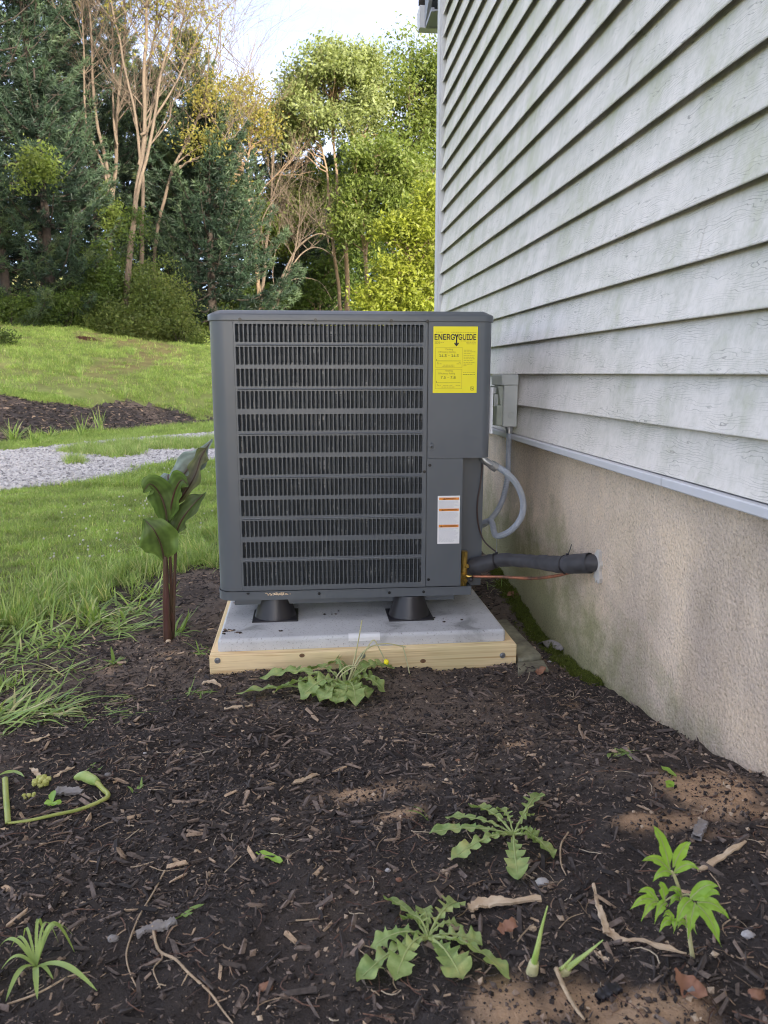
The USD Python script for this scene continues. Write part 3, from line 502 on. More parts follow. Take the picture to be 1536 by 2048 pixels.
# gable overhang: soffit, rake board, shingle edge; eave box and gutter at the far corner
def rake_bar(x0, x1, dz0, dz1, side, y_end):
    ye = RIDGE_Y + side * abs(y_end)
    pts = []
    for y, in ((ye,), (RIDGE_Y,)):
        zc = gable_z(y)
        pts += [[x0, y, zc + dz0], [x1, y, zc + dz0], [x1, y, zc + dz1], [x0, y, zc + dz1]]
    f = [[0, 1, 2], [0, 2, 3], [4, 6, 5], [4, 7, 6], [0, 4, 5], [0, 5, 1], [1, 5, 6], [1, 6, 2], [2, 6, 7], [2, 7, 3], [3, 7, 4], [3, 4, 0]]
    return np.array(pts), np.array(f)
OX = SX - 0.058
for s in (1, -1):
    obj("rake_soffit", rake_bar(OX + 0.020, SX + 0.021, 0.05, 0.064, s, 5.02), M["soffit"], house)
    obj("rake_board", rake_bar(OX - 0.004, OX + 0.018, 0.022, 0.19, s, 5.04), M["fascia"], house)
    obj("roof_slope", rake_bar(OX - 0.035, HX1 + 0.2, 0.192, 0.222, s, 5.10), M["roof"], house)
    yo, yi = RIDGE_Y + s * 5.02, RIDGE_Y + s * (abs(YF_ - RIDGE_Y) + 0.024)
    zb = EAVE_Z - 0.13
    obj("eave_return", [bx(OX, OX + 0.018, min(yo, yi), max(yo, yi), zb, gable_z(yo) + 0.02), bx(OX + 0.0185, HX1, min(yo, yi), max(yo, yi), zb + 0.003, zb + 0.012), bx(OX, HX1, min(yo + s * 0.0005, yo + s * 0.02), max(yo + s * 0.0005, yo + s * 0.02), zb, gable_z(yo) + 0.16)], M["fascia"], house)
    yg = yo + s * 0.022
    gp = [(0.0, 0.0), (0.075, 0.0), (0.105, 0.045), (0.115, 0.125), (0.105, 0.125), (0.096, 0.05), (0.07, 0.008), (0.006, 0.008), (0.006, 0.125), (0.0, 0.125)]
    g2_ = []
    for X in (OX - 0.030, HX1 + 0.1):
        g2_ += [[X, yg + s * a, zb + 0.006 + b] for a, b in gp]
    m_ = len(gp); gf = []
    for j in range(m_):
        jn = (j + 1) % m_; gf += [[j, jn, m_ + jn], [j, m_ + jn, m_ + j]]
    gut = obj("gutter", (np.array(g2_), np.array(gf)), M["trim"], house)
    endp = Polygon([gp[0], gp[1], gp[2], gp[3], gp[9]]); e = extrude(endp, 0.004)
    ev = np.stack([OX - 0.0345 + e[0][:, 2], yg + s * e[0][:, 0], zb + 0.006 + e[0][:, 1]], 1)
    obj("gutter_end_cap", (ev, e[1]), M["trim"], gut)
    obj("downspout", [bx(SX + 0.11, SX + 0.18, min(yg - s * 0.15, yg - s * 0.22), max(yg - s * 0.15, yg - s * 0.22), 0.15, zb)], M["fascia"], house)
# patched hole where the lines go in
hole = onX(1197, 1126, FX)
pp = []
rs = np.random.default_rng(9)
for a in np.linspace(0, 2 * PI, 22, endpoint=False):
    r = 0.024 + 0.022 * rs.random(); pp.append((hole[1] + 0.75 * r * math.cos(a) - 0.012, hole[2] + 1.25 * r * math.sin(a) - 0.010))
e = extrude(Polygon(pp), 0.012)
obj("hole_patch", (np.stack([FX - 0.0100 + e[0][:, 2], e[0][:, 0], e[0][:, 1]], 1), e[1][:, ::-1]), M["cement_patch"], house)

# ------------------------------------------------------------------ the heat pump
HX, HY, HZ = 0.169, 2.436, 0.155                    # middle of the front's foot
XL, XR, DEP = -0.282, 0.620, 0.90
RZ = math.radians(-1.0)
hp = thing("heat_pump", "dark grey louvred heat pump cabinet with a yellow rating label", "heat pump", (HX, HY, HZ))
def rot(mesh, rz=RZ):
    v, f = arr(mesh); c, s = math.cos(rz), math.sin(rz); x, y = v[:, 0] - HX, v[:, 1] - HY - 0.45
    return np.stack([HX + c * x - s * y, HY + 0.45 + s * x + c * y, v[:, 2]], 1), f
def hpart(name, mesh, mat, parent=None, **kw): return obj(name, rot(mesh), mat, parent or hp, **kw)
def fp(x, y): return onY(x, y, HY)                    # a point on the cabinet's front
Y0 = HY
def rrect(x0, x1, y0, y1, r, n=8):
    """Rounded rectangle, counter-clockwise; r = radii for (front-left, front-right, back-right, back-left)."""
    p = []
    for (cx, cy, a0, rr) in ((x0 + r[0], y0 + r[0], PI, r[0]), (x1 - r[1], y0 + r[1], 1.5 * PI, r[1]), (x1 - r[2], y1 - r[2], 0, r[2]), (x0 + r[3], y1 - r[3], 0.5 * PI, r[3])):
        for k in range(n + 1):
            a = a0 + 0.5 * PI * k / n; p.append((cx + rr * math.cos(a), cy + rr * math.sin(a)))
    return np.array(p)
def loft(rings, cap0=False, cap1=False):
    """rings: list of (points (n,2), z)."""
    n = len(rings[0][0]); v = np.vstack([np.column_stack([p, np.full(n, z)]) for p, z in rings]); f = []
    for k in range(len(rings) - 1):
        for j in range(n):
            a, b = k * n + j, k * n + (j + 1) % n
            f += [[a, b, b + n], [a, b + n, a + n]]
    for cap, k, flip in ((cap0, 0, True), (cap1, len(rings) - 1, False)):
        if cap:
            c = len(v); v = np.vstack([v, [*rings[k][0].mean(0), rings[k][1]]])
            for j in range(n):
                t = [k * n + j, k * n + (j + 1) % n, c]; f.append(t[::-1] if flip else t)
    return v, np.array(f)
RC = 0.050
# top cap: a hanging lip, a soft bend and a slope to the flat top
def capring(o): return rrect(XL - o, XR + o, Y0 - o, Y0 + DEP + o, (RC + o, 0.030 + o, 0.030 + o, RC + o))
prof = [(0.0045, 1.064), (0.0065, 1.0655), (0.0065, 1.081), (0.0045, 1.085), (-0.004, 1.0885), (-0.016, 1.0945), (-0.024, 1.0975), (-0.034, 1.0985)]
hpart("top_cap", loft([(capring(o), z) for o, z in prof] + [(rrect(XL + 0.12, XR - 0.12, Y0 + 0.12, Y0 + DEP - 0.12, (0.3, 0.3, 0.3, 0.3)), 1.0985)]), M["cabinet"], smooth=50)
g = []
for r in np.arange(0.05, 0.34, 0.035):
    a = np.linspace(0, 2 * PI, 33); g.append(tube(np.column_stack([HX + r * np.cos(a), Y0 + 0.45 + r * np.sin(a), np.full(33, 1.103)]), 0.003, 5, False))
for a in np.arange(0, PI, PI / 4): g.append(cyl([HX - 0.34 * math.cos(a), Y0 + 0.45 - 0.34 * math.sin(a), 1.1075], [HX + 0.34 * math.cos(a), Y0 + 0.45 + 0.34 * math.sin(a), 1.1075], 0.003, 5))
hpart("fan_guard", g, M["black_screw"])
# base pan: lip along the front, rounded left corner, stopping short at the notch
def panring(o):
    p = rrect(XL - o, XR + o, Y0 - o, Y0 + DEP + o, (max(RC + o, 0.004), 0.01, max(0.03 + o, 0.004), max(RC + o, 0.004)))
    q = Polygon(p).difference(sbox(0.562 + o, Y0 - 0.1, XR + 0.1, Y0 + 0.115 - o)); return q
zf0, zf1 = 0.158, 0.188
pan = cat([(lambda e: (e[0] + [0, 0, zf0], e[1]))(extrude(panring(0.004).difference(panring(-0.0005)), zf1 - zf0)), (lambda e: (e[0] + [0, 0, zf0 + 0.004], e[1]))(extrude(panring(-0.001), 0.006)), (lambda e: (e[0] + [0, 0, 0.128], e[1]))(extrude(panring(-0.045), 0.028)), (lambda e: (e[0] + [0, 0, zf1 - 0.0035], e[1]))(extrude(panring(0.0055).difference(panring(0.0)), 0.0035))])
hpart("base_pan", pan, M["cabinet"], smooth=30)
z_lo, z_hi = 0.1895, 1.0675
# left column wrapping the corner and the left side, back, right side behind the notch
def strip2d(pts, t, z0, z1):
    e = extrude(shapely.LineString(pts).buffer(t / 2, cap_style="flat", join_style="mitre"), z1 - z0); return e[0] + [0, 0, z0], e[1]
arc = [(XL + RC - RC * math.cos(a), Y0 + RC - RC * math.sin(a)) for a in np.linspace(0, PI / 2, 12)]
colx = fp(473, 660)[0] - 0.004
hpart("corner_column", strip2d([(XL, Y0 + 0.10)] + arc + [(colx, Y0)], 0.0016, z_lo, z_hi), M["cabinet"], smooth=40)
hpart("left_side_panel", strip2d([(XL + 0.0005, Y0 + 0.1005), (XL + 0.0005, Y0 + DEP - 0.05), (XL + 0.05, Y0 + DEP - 0.0005)], 0.0015, z_lo, z_hi), M["cabinet"])
hpart("back_panel", strip2d([(XL + 0.0505, Y0 + DEP), (XR - 0.001, Y0 + DEP), (XR - 0.001, Y0 + 0.30)], 0.0015, z_lo, z_hi), M["cabinet"])
# louvred front: a sheet with twelve rows of stamped slots
px_rows = [(648.5, 684.5), (694, 729.5), (737.5, 772.5), (782, 817), (828, 861), (871, 905), (914, 948), (957, 990), (998, 1030), (1039.5, 1071), (1081.5, 1112.5), (1121, 1168.5)]
seamx = fp(858, 900)[0]
rows = [(fp(660, b)[2], fp(660, a)[2]) for a, b in px_rows]
sx0, sx1, NS = fp(474, 660)[0], fp(852.5, 660)[0], 43
pitch_s = (sx1 - sx0) / NS; sw = pitch_s * 0.80
def slot(x, z0, z1):
    r = 0.0042; p = [(x, z0 + 0.001), (x + 0.001, z0)] + [(x + sw - r + r * math.sin(a), z0 + r - r * math.cos(a)) for a in np.linspace(0, PI / 2, 5)] + [(x + sw - r + r * math.cos(a), z1 - r + r * math.sin(a)) for a in np.linspace(0, PI / 2, 5)] + [(x + 0.001, z1), (x, z1 - 0.001)]
    return p
holes = [slot(sx0 + k * pitch_s + 0.0008, z0, z1) for z0, z1 in rows for k in range(NS)]
sheet = Polygon([(colx + 0.0008, z_lo), (seamx - 0.0015, z_lo), (seamx - 0.0015, z_hi), (colx + 0.0008, z_hi)], holes)
e = extrude(sheet, 0.0012)
panel = [(np.stack([e[0][:, 0], Y0 + 0.0006 - e[0][:, 2], e[0][:, 1]], 1), e[1])]
hpart("louvred_panel", panel, M["cabinet"])
for i in range(len(rows) - 1):                             # stiffening beads pressed between every second pair of rows
    zc = (rows[i][0] + rows[i + 1][1]) / 2
    if i % 2 == 0: hpart("pressed_bead", tube([[sx0 + 0.004, Y0 - 0.0006, zc - 0.0012], [sx1 - 0.004, Y0 - 0.0006, zc - 0.0012]], 0.0026, 8), M["cabinet"], smooth=True)
for z0, z1 in rows:                                        # the fins turned in behind the slots, one strip of them per row
    fins = []
    for k in range(NS):
        x = sx0 + k * pitch_s + 0.0008
        x0_, x1_ = x - 0.0004, x + sw * 0.56
        v = np.array([[x0_, Y0 + 0.0008, z0 - 0.001], [x1_, Y0 + 0.0105, z0 - 0.001], [x1_, Y0 + 0.0105, z1 + 0.001], [x0_, Y0 + 0.0008, z1 + 0.001], [x0_ - 0.0008, Y0 + 0.0012, z0 - 0.001], [x1_ - 0.0006, Y0 + 0.0112, z0 - 0.001], [x1_ - 0.0006, Y0 + 0.0112, z1 + 0.001], [x0_ - 0.0008, Y0 + 0.0012, z1 + 0.001]])
        fins.append((v, np.array([[0, 1, 2], [0, 2, 3], [4, 6, 5], [4, 7, 6], [1, 5, 6], [1, 6, 2], [3, 2, 6], [3, 6, 7], [0, 4, 5], [0, 5, 1]])))
    hpart("louvre_row", fins, M["cabinet_dark"])
coil = hpart("coil", bx(XL + 0.03, seamx + 0.02, Y0 + 0.020, Y0 + 0.045, 0.192, 1.05), M["coil"])
hpart("coil_tube_rows", [cyl([XL + 0.035, Y0 + 0.0175, zz], [seamx + 0.01, Y0 + 0.0175, zz], 0.0016, 5) for zz in np.arange(0.205, 1.04, 0.021)], M["tube_metal"], coil)
# narrow seam, service panel, recessed pipe compartment, control box cover with its round corner
hpart("seam_channel", bx(seamx - 0.004, seamx + 0.006, Y0 + 0.004, Y0 + 0.02, z_lo, z_hi), M["cabinet_dark"])
svx = fp(928, 1000)[0]
zcv = fp(920, 915.5)[2]
hpart("service_panel", [bx(seamx + 0.0012, svx, Y0 - 0.0006, Y0 + 0.0014, z_lo + 0.0005, zcv - 0.001), bx(svx - 0.0015, svx, Y0 + 0.0016, Y0 + 0.078, z_lo + 0.0005, zcv - 0.001)], M["cabinet"])
hpart("pipe_compartment", [bx(svx + 0.0005, XR - 0.002, Y0 + 0.079, Y0 + 0.0805, z_lo + 0.0005, zcv + 0.05), bx(XR - 0.0035, XR - 0.002, Y0 + 0.081, Y0 + 0.30, z_lo + 0.0005, zcv + 0.05)], M["cabinet"])
arc = [(XR - 0.03 + 0.03 * math.sin(a), Y0 - 0.0015 + 0.03 - 0.03 * math.cos(a)) for a in np.linspace(0, PI / 2, 10)]
cv = hpart("control_cover", [strip2d([(seamx + 0.0018, Y0 - 0.0015)] + arc + [(XR, Y0 + 0.32)], 0.0016, zcv, z_hi), bx(seamx + 0.004, XR - 0.004, Y0 + 0.028, Y0 + 0.076, zcv + 0.0008, zcv + 0.0022)], M["cabinet"], smooth=40)
c = fp(867, 893)
ang = np.linspace(-PI / 2, PI / 2, 13)
hpart("screw_boss", [tube([[c[0] + 0.012 * math.cos(a) - 0.003, Y0 - 0.003, c[2] + 0.013 * math.sin(a)] for a in ang], 0.0016, 6), cyl([c[0], Y0 - 0.0022, c[2]], [c[0], Y0 - 0.0045, c[2]], 0.0062, 16)], M["cabinet"], cv, smooth=True)
hpart("cover_screw", cyl([c[0], Y0 - 0.0040, c[2]], [c[0], Y0 - 0.0062, c[2]], 0.0032, 6), M["black_screw"], cv)
def screw(px, py, dy=-0.001):
    c = fp(px, py); y = Y0 + dy
    hpart("screw", [cyl([c[0], y, c[2]], [c[0], y - 0.0016, c[2]], 0.0050, 14), cyl([c[0], y - 0.0016, c[2]], [c[0], y - 0.0052, c[2]], 0.0031, 6)], M["black_screw"])
for p in ((485, 638.5), (636, 640), (787, 641.5), (859, 643)): screw(*p, dy=-0.0063)
for p in ((501, 1186.5), (643, 1186.5), (783, 1184), (851, 1182)): screw(*p, dy=-0.0038)
for p in ((864, 930), (861, 1158), (853, 943)): screw(*p, dy=-0.0008)
# yellow rating label
a0, a1 = fp(869.5, 786), fp(959.5, 653.5)
lx0, lz0, lx1, lz1 = a0[0], a0[2], a1[0], a1[2]; LW, LH = lx1 - lx0, lz1 - lz0
ly = Y0 - 0.0026
lab = hpart("energy_label", face_front(extrude(sbox(0, 0, LW, LH).buffer(-0.002).buffer(0.002), 0.0004), lx0, ly, lz0), M["yellow"])
yp = ly - 0.0005
def lp(u, v): return lx0 + u * LW, lz0 + (1 - v) * LH
dark, faint = [], []
zt = lp(0, 0.198)[1]; hh = 0.083 * LH
dark.append(text("ENERG", hh, lp(0.028, 0)[0], yp, zt, True, width=0.455 * LW))
dark.append(text("GUIDE", hh, lp(0.565, 0)[0], yp, zt, True, width=0.395 * LW))
def stroke(pts, w): return face_front(extrude(shapely.LineString(pts).buffer(w / 2, cap_style="flat", join_style="mitre"), 0.0005), 0, yp, 0)
xc = lp(0.522, 0)[0]
dark += [stroke([(xc - 0.034 * LW, zt + hh), (xc, zt + 0.45 * hh)], 0.0042), stroke([(xc + 0.034 * LW, zt + hh), (xc, zt + 0.45 * hh)], 0.0042), stroke([(xc, zt + 0.5 * hh), (xc, lp(0, 0.275)[1])], 0.0040), stroke([(xc - 0.045 * LW, lp(0, 0.245)[1]), (xc, lp(0, 0.282)[1]), (xc + 0.045 * LW, lp(0, 0.245)[1])], 0.0042)]
for t, u, v, h in (("14.3 - 14.3", 0.355, 0.455, 0.040), ("7.5 - 7.8", 0.345, 0.784, 0.040)):
    dark.append(text(t, h * LH, lp(u, 0)[0], yp, lp(0, v)[1], False, 0.5))
for t, u, v, h in (("Cooling", 0.36, 0.352, 0.024), ("Efficiency Rating", 0.31, 0.392, 0.024), ("Heating", 0.36, 0.674, 0.024), ("Efficiency Rating", 0.31, 0.714, 0.024)):
    faint.append(text(t, h * LH, lp(u, 0)[0], yp, lp(0, v)[1], False, 0.5))
for z_ in (0.515, 0.845):
    dark.append(stroke([lp(0.075, z_), lp(0.625, z_)], 0.0007)); dark.append(stroke([lp(0.082, z_ - 0.03), lp(0.082, z_)], 0.0012))
for v0, v1 in ((0.312, 0.614), (0.640, 0.935)):
    c4 = [lp(0.055, v0), lp(0.655, v0), lp(0.655, v1), lp(0.055, v1), lp(0.055, v0)]
    faint += [stroke([c4[k], c4[k + 1]], 0.0007) for k in range(4)]
rl = np.random.default_rng(3)
def fine_print(out, x0, x1, z, h, align="l"):
    """Print too small to read in the photograph: word-long strokes."""
    x = x0
    while x < x1:
        w = rl.uniform(0.003, 0.011); out.append(face_front(extrude(sbox(x, z, min(x + w, x1), z + h), 0.0004), 0, yp, 0)); x += w + 0.0016
for v, u0, u1 in ((0.088, 0.06, 0.22), (0.088, 0.40, 0.96), (0.222, 0.03, 0.15), (0.243, 0.03, 0.24), (0.262, 0.03, 0.15), (0.218, 0.62, 0.95), (0.238, 0.74, 0.96), (0.262, 0.75, 0.96)) + tuple((0.355 + 0.0262 * k, 0.69, u) for k, u in enumerate((0.88, 0.96, 0.86, 0.93, 0.92, 0.94, 0.89, 0.95, 0.89, 0.76))) + ((0.692, 0.68, 0.95), (0.54, 0.09, 0.13), (0.562, 0.085, 0.19), (0.54, 0.58, 0.62), (0.562, 0.53, 0.63), (0.58, 0.23, 0.48), (0.602, 0.21, 0.48), (0.868, 0.09, 0.13), (0.885, 0.1, 0.18), (0.885, 0.52, 0.62), (0.892, 0.23, 0.45), (0.912, 0.2, 0.49)):
    fine_print(faint, lp(u0, 0)[0], lp(u1, 0)[0], lp(0, v)[1], 0.0013)
fine_print(dark, lp(0.68, 0)[0], lp(0.95, 0)[0], lp(0, 0.722)[1], 0.0014)
e4 = [lp(0.862, 0.905), lp(0.925, 0.905), lp(0.925, 0.955), lp(0.862, 0.955), lp(0.862, 0.905)]
dark += [stroke([e4[k], e4[k + 1]], 0.0009) for k in range(4)] + [stroke([lp(0.88, 0.920), lp(0.91, 0.940)], 0.0022)]
hpart("label_print", dark, M["ink"], lab); hpart("label_fine_print", faint, M["faint_ink"], lab)
# white warning label with three orange bands
a0, a1 = fp(877.5, 1087), fp(924.5, 990.5)
wx0, wz0, wx1, wz1 = a0[0] + 0.0015, a0[2], a1[0] - 0.001, a1[2]; WW, WH = wx1 - wx0, wz1 - wz0
wl = hpart("warning_label", face_front(extrude(sbox(0, 0, WW, WH), 0.0004), wx0, Y0 - 0.0012, wz0), M["white_label"])
yp = Y0 - 0.0017
def wp(u, v): return wx0 + u * WW, wz0 + (1 - v) * WH
org, brn, gry = [], [], []
for v0, v1, t, tu in ((0.035, 0.085, "WARNING", 0.36), (0.265, 0.315, "ADVERTENCIA", 0.30), (0.60, 0.655, "AVERTISSEMENT", 0.24)):
    (x0, zb), (x1, zt_) = wp(0.06, v1), wp(0.955, v0)
    org.append(face_front(extrude(sbox(x0, zb, x1, zt_), 0.0003), 0, yp, 0))
    cx_ = wp(tu - 0.07, 0)[0]; hz_ = zt_ - zb
    brn.append(face_front(extrude(Polygon([(cx_ - 0.0042, zb + 0.1 * hz_), (cx_ + 0.0042, zb + 0.1 * hz_), (cx_, zt_ - 0.08 * hz_)]), 0.0004), 0, yp - 0.0005, 0))
    tt = text(t, 0.0048, wp(tu, 0)[0], yp - 0.0005, zb + 0.0022, True); wt = tt[0][:, 0].max() - tt[0][:, 0].min()
    if wt > 0.9 * WW * (0.95 - tu): tt = text(t, 0.0048, wp(tu, 0)[0], yp - 0.0005, zb + 0.0022, True, width=0.9 * WW * (0.95 - tu))
    brn.append(tt)
for va, vb in ((0.105, 0.245), (0.335, 0.585), (0.675, 0.95)):
    for v in np.arange(va, vb, 0.0225): fine_print(gry, wp(0.07, 0)[0], wp(rl.uniform(0.72, 0.95), 0)[0], wp(0, v)[1] - 0.0012, 0.0011)
hpart("orange_band", org, M["orange"], wl); hpart("warning_print", brn, M["brown_ink"], wl); hpart("label_fine_print", gry, M["grey_ink"], wl)
# rating plate on the right hand side, one edge lifting
a0, a1 = fp(986, 868), fp(986, 775)
p = [(XR + 0.0015, Y0 + 0.05), (XR + 0.004, Y0 + 0.03), (XR + 0.010, Y0 + 0.016)]
hpart("side_label", strip2d(p, 0.0004, a0[2], a1[2]), M["white_label"])
# service valves in the notch
vx, vy = 0.549, Y0 + 0.040
zv = lambda py: onY(937, py, vy)[2]
def hexp(c, ax, r, h, n=6): c = np.array(c, float); ax = np.array(ax, float) / np.linalg.norm(ax); return tube([c - ax * h / 2, c + ax * h / 2], r, n)
vb = hpart("brass_valve", [hexp([vx, vy, zv(1109)], [0, 0, 1], 0.0115, zv(1101) - zv(1117)), cyl([vx, vy, zv(1117)], [vx + 0.001, vy, zv(1146)], 0.0105, 16), hexp([vx + 0.006, vy - 0.010, zv(1130)], [0.4, -0.8, 0.3], 0.0078, 0.014),
      cyl([vx - 0.003, vy - 0.004, zv(1144)], [vx - 0.002, vy - 0.004, zv(1169)], 0.0115, 16), hexp([vx - 0.005, vy - 0.014, zv(1147)], [0, -0.3, 1], 0.0085, 0.015), hexp([vx - 0.001, vy - 0.016, zv(1157)], [0.35, -0.8, -0.2], 0.0085, 0.016), cyl([vx + 0.006, vy - 0.002, zv(1150)], [vx + 0.026, vy - 0.006, zv(1152)], 0.006, 12)], M["brass"], smooth=35)
hpart("valve_cap", blob([vx + 0.022, vy - 0.016, zv(1155.5)], 0.0095, 1, 2, 0.03), M["black_plastic"], vb, smooth=True)
hpart("valve_cap", blob([vx + 0.026, vy + 0.004, zv(1129)], 0.0095, 2, 2, 0.03), M["black_plastic"], vb, smooth=True)
# dried mud on the base pan's lip
c = fp(560, 1191); mud = []
rs = np.random.default_rng(12)
for k in range(60):
    mud.append(blob([c[0] + rs.normal(0, 0.016), Y0 - 0.0045, c[2] + 0.002 + abs(rs.normal(0, 0.004))], rs.uniform(0.0008, 0.0024), k, 1, 0.5, (1.6, 0.4, 1)))
hpart("dried_mud", mud, M["straw"])

# ------------------------------------------------------------------ risers, pad, lumber frame, old slab
PZ = 0.077
def riser(cx, cy, label):
    t = thing("riser", label, "riser", (cx, cy, PZ))
    n = 28; H = 0.078
    rings = []
    for k in range(6):
        u = k / 5; r = 0.066 - 0.020 * u
        rings.append((np.array([[cx + (r if abs(math.cos(a)) < 2 else r) * math.cos(a) * 1.08, cy + r * math.sin(a)] for a in np.linspace(0, 2 * PI, n, endpoint=False)]), PZ + 0.0045 + (H - 0.0045) * u))
    obj("cone", loft(rings, True, True), M["black_plastic"], t, smooth=40)
    obj("foot_plate", [bx(cx - 0.077, cx + 0.077, cy - 0.068, cy + 0.068, PZ + 0.0003, PZ + 0.0043, 0.001)], M["black_plastic"], t)
    for sx_, sy_ in ((-1, -1), (1, -1), (1, 1), (-1, 1)):
        a = math.atan2(sy_ * 0.9, sx_); p0, p1 = (cx + 0.050 * math.cos(a), cy + 0.046 * math.sin(a)), (cx + 0.070 * math.cos(a), cy + 0.066 * math.sin(a))
        d_ = np.array([-math.sin(a), math.cos(a)]) * 0.0015
        v = np.array([[p0[0] - d_[0], p0[1] - d_[1], PZ + 0.0045], [p0[0] + d_[0], p0[1] + d_[1], PZ + 0.0045], [p1[0] + d_[0], p1[1] + d_[1], PZ + 0.0045], [p1[0] - d_[0], p1[1] - d_[1], PZ + 0.0045], [p0[0] - d_[0], p0[1] - d_[1], PZ + 0.030], [p0[0] + d_[0], p0[1] + d_[1], PZ + 0.030]])
        obj("rib", (v, np.array([[0, 2, 1], [0, 3, 2], [0, 1, 5], [0, 5, 4], [1, 2, 5], [0, 4, 3], [3, 4, 5], [3, 5, 2]])), M["black_plastic"], t)
    return t
riser(-0.108, 2.512, "black conical riser foot under the cabinet's left front corner")
riser(0.352, 2.475, "black conical riser foot under the cabinet's right front corner near the valves")
riser(-0.108, 3.18, "black conical riser foot hidden far under the cabinet's left rear corner")
riser(0.352, 3.15, "black conical riser foot hidden far under the cabinet's right rear corner")
pad = thing("equipment_pad", "pale grey composite equipment pad with wet patches under the cabinet", "equipment pad", (0.18, 2.75, 0.0365))
PX0, PX1, PY0, PY1 = -0.283, 0.648, 2.293, 3.36
prof = [(0.0, 0.0365), (0.0, 0.064), (-0.002, 0.071), (-0.006, 0.0755), (-0.012, 0.077)]
ring = lambda o: rrect(PX0 - o, PX1 + o, PY0 - o, PY1 + o, (0.012 + o,) * 4, 4)
obj("pad_body", loft([(ring(o), z) for o, z in prof], True, True), M["pad"], pad, smooth=40)
a0, a1 = onY(697, 1277, PY0 - 0.001), onY(760, 1265, PY0 - 0.001)
obj("tape_label", [bx(a0[0], a1[0], PY0 - 0.0012, PY0 - 0.0003, 0.0555, 0.0660), bx(a0[0], a1[0], PY0 + 0.0118, PY0 + 0.017, 0.0771, 0.0776), (lambda q: (q, np.array([[0, 1, 3], [0, 3, 2], [2, 3, 5], [2, 5, 4], [4, 5, 7], [4, 7, 6]])))(np.array([[xx, yy, zz] for yy, zz in ((PY0 - 0.0012, 0.066), (PY0 + 0.0008, 0.0716), (PY0 + 0.0052, 0.0761), (PY0 + 0.0118, 0.0776)) for xx in (a0[0], a1[0])]))], M["white_label"], pad)
fr = thing("lumber_frame", "frame of fresh yellow lumber boards bolted round the grey pad", "lumber frame", (0.18, 2.75, -0.07))
fb = obj("board", bx(-0.306, 0.676, 2.262, 2.299, -0.075, 0.0355, 0.002), M["pine_x"], fr, label="front board with knots and bolt heads")
obj("board", bx(-0.306, -0.268, 2.3005, 3.36, -0.075, 0.035, 0.002), M["pine_y"], fr)
obj("board", bx(0.638, 0.676, 2.3005, 3.36, -0.075, 0.035, 0.002), M["pine_y"], fr)
obj("board", bx(-0.306, 0.676, 3.3615, 3.3995, -0.075, 0.0355, 0.002), M["pine_x"], fr)
for x, y in ((435, 1321), (725, 1311), (1005, 1310.5), (1005, 1331)):
    c = onY(x, y, 2.262)
    b = obj("bolt", [cyl([c[0], 2.2618, c[2]], [c[0], 2.2598, c[2]], 0.0095, 20), hexp([c[0], 2.2575, c[2]], [0, 1, 0], 0.0066, 0.0046)], M["zinc"], fb, smooth=30)
for x, y, r in ((604, 1311, 0.0065), (846, 1322, 0.007)):
    c = onY(x, y, 2.262); v, f = lathe([(0, 0.0006), (0.75, 0.0005), (1.0, 0.0002)], (0, 0, 0), 14)
    obj("knot", np.stack([c[0] + v[:, 0] * r * 1.35, 2.2619 - v[:, 2], c[2] + v[:, 1] * r], 1).tolist() and (np.stack([c[0] + v[:, 0] * r * 1.35, 2.2619 - v[:, 2], c[2] + v[:, 1] * r], 1), f), M["knot"], fb)
def rough_block(pts, z0, z1, seed, amp=0.006):
    """An old cast block: outline jittered, edges broken, top uneven."""
    poly = Polygon(pts); P = []
    for k in np.linspace(0, 1, 64, endpoint=False):
        q = poly.exterior.interpolate(k, normalized=True); P.append((q.x, q.y))
    P = np.array(P); c = P.mean(0); rs = np.random.default_rng(seed)
    jit = (meshkit.fbm(np.column_stack([P * 30, np.zeros(64)]), 3, seed) - 0.5)[:, None] * amp * 2
    rings = []
    for s_, z in ((1.0, z0), (1.0, z1 - 0.012), (0.985, z1 - 0.004), (0.94, z1), (0.6, z1 + 0.001), (0.3, z1)):
        Q = c + (P - c) * (s_ + jit); zz = z + (meshkit.fbm(np.column_stack([Q * 22, np.full(64, z * 9)]), 3, seed + 1) - 0.5) * 0.008
        rings.append(np.column_stack([Q, zz]))
    v = np.vstack(rings + [[*c, z1]]); n = 64; f = []
    for k in range(len(rings) - 1):
        for j in range(n): a, b = k * n + j, k * n + (j + 1) % n; f += [[a, b, b + n], [a, b + n, a + n]]
    for j in range(n): f.append([(len(rings) - 1) * n + j, (len(rings) - 1) * n + (j + 1) % n, len(v) - 1])
    return v, np.array(f)
zs = -0.012
A = [onZ(1033, 1318, zs)[:2], onZ(1085, 1312, zs)[:2], onZ(1012, 1236, zs)[:2], onZ(990, 1240, zs)[:2]]
A[3] = np.array([0.684, A[2][1]]); A[0] = np.array([0.684, A[0][1]])
ob = obj("concrete_block", rough_block(A, -0.12, zs, 4, 0.004), M["concrete_old"], smooth=50)
tagp(stage.GetPrimAtPath(ob), "long mossy old concrete edging block between the lumber frame and the foundation", "concrete block")
B = [onZ(1036, 1345, zs - 0.004)[:2], onZ(1098, 1336, zs - 0.004)[:2], onZ(1088, 1318, zs - 0.004)[:2], onZ(1034, 1324, zs - 0.004)[:2]]
ob = obj("concrete_block", rough_block(B, -0.12, zs - 0.006, 6, 0.008), M["concrete_old"], smooth=50)
tagp(stage.GetPrimAtPath(ob), "short broken concrete lump at the front end of the edging block", "concrete block")

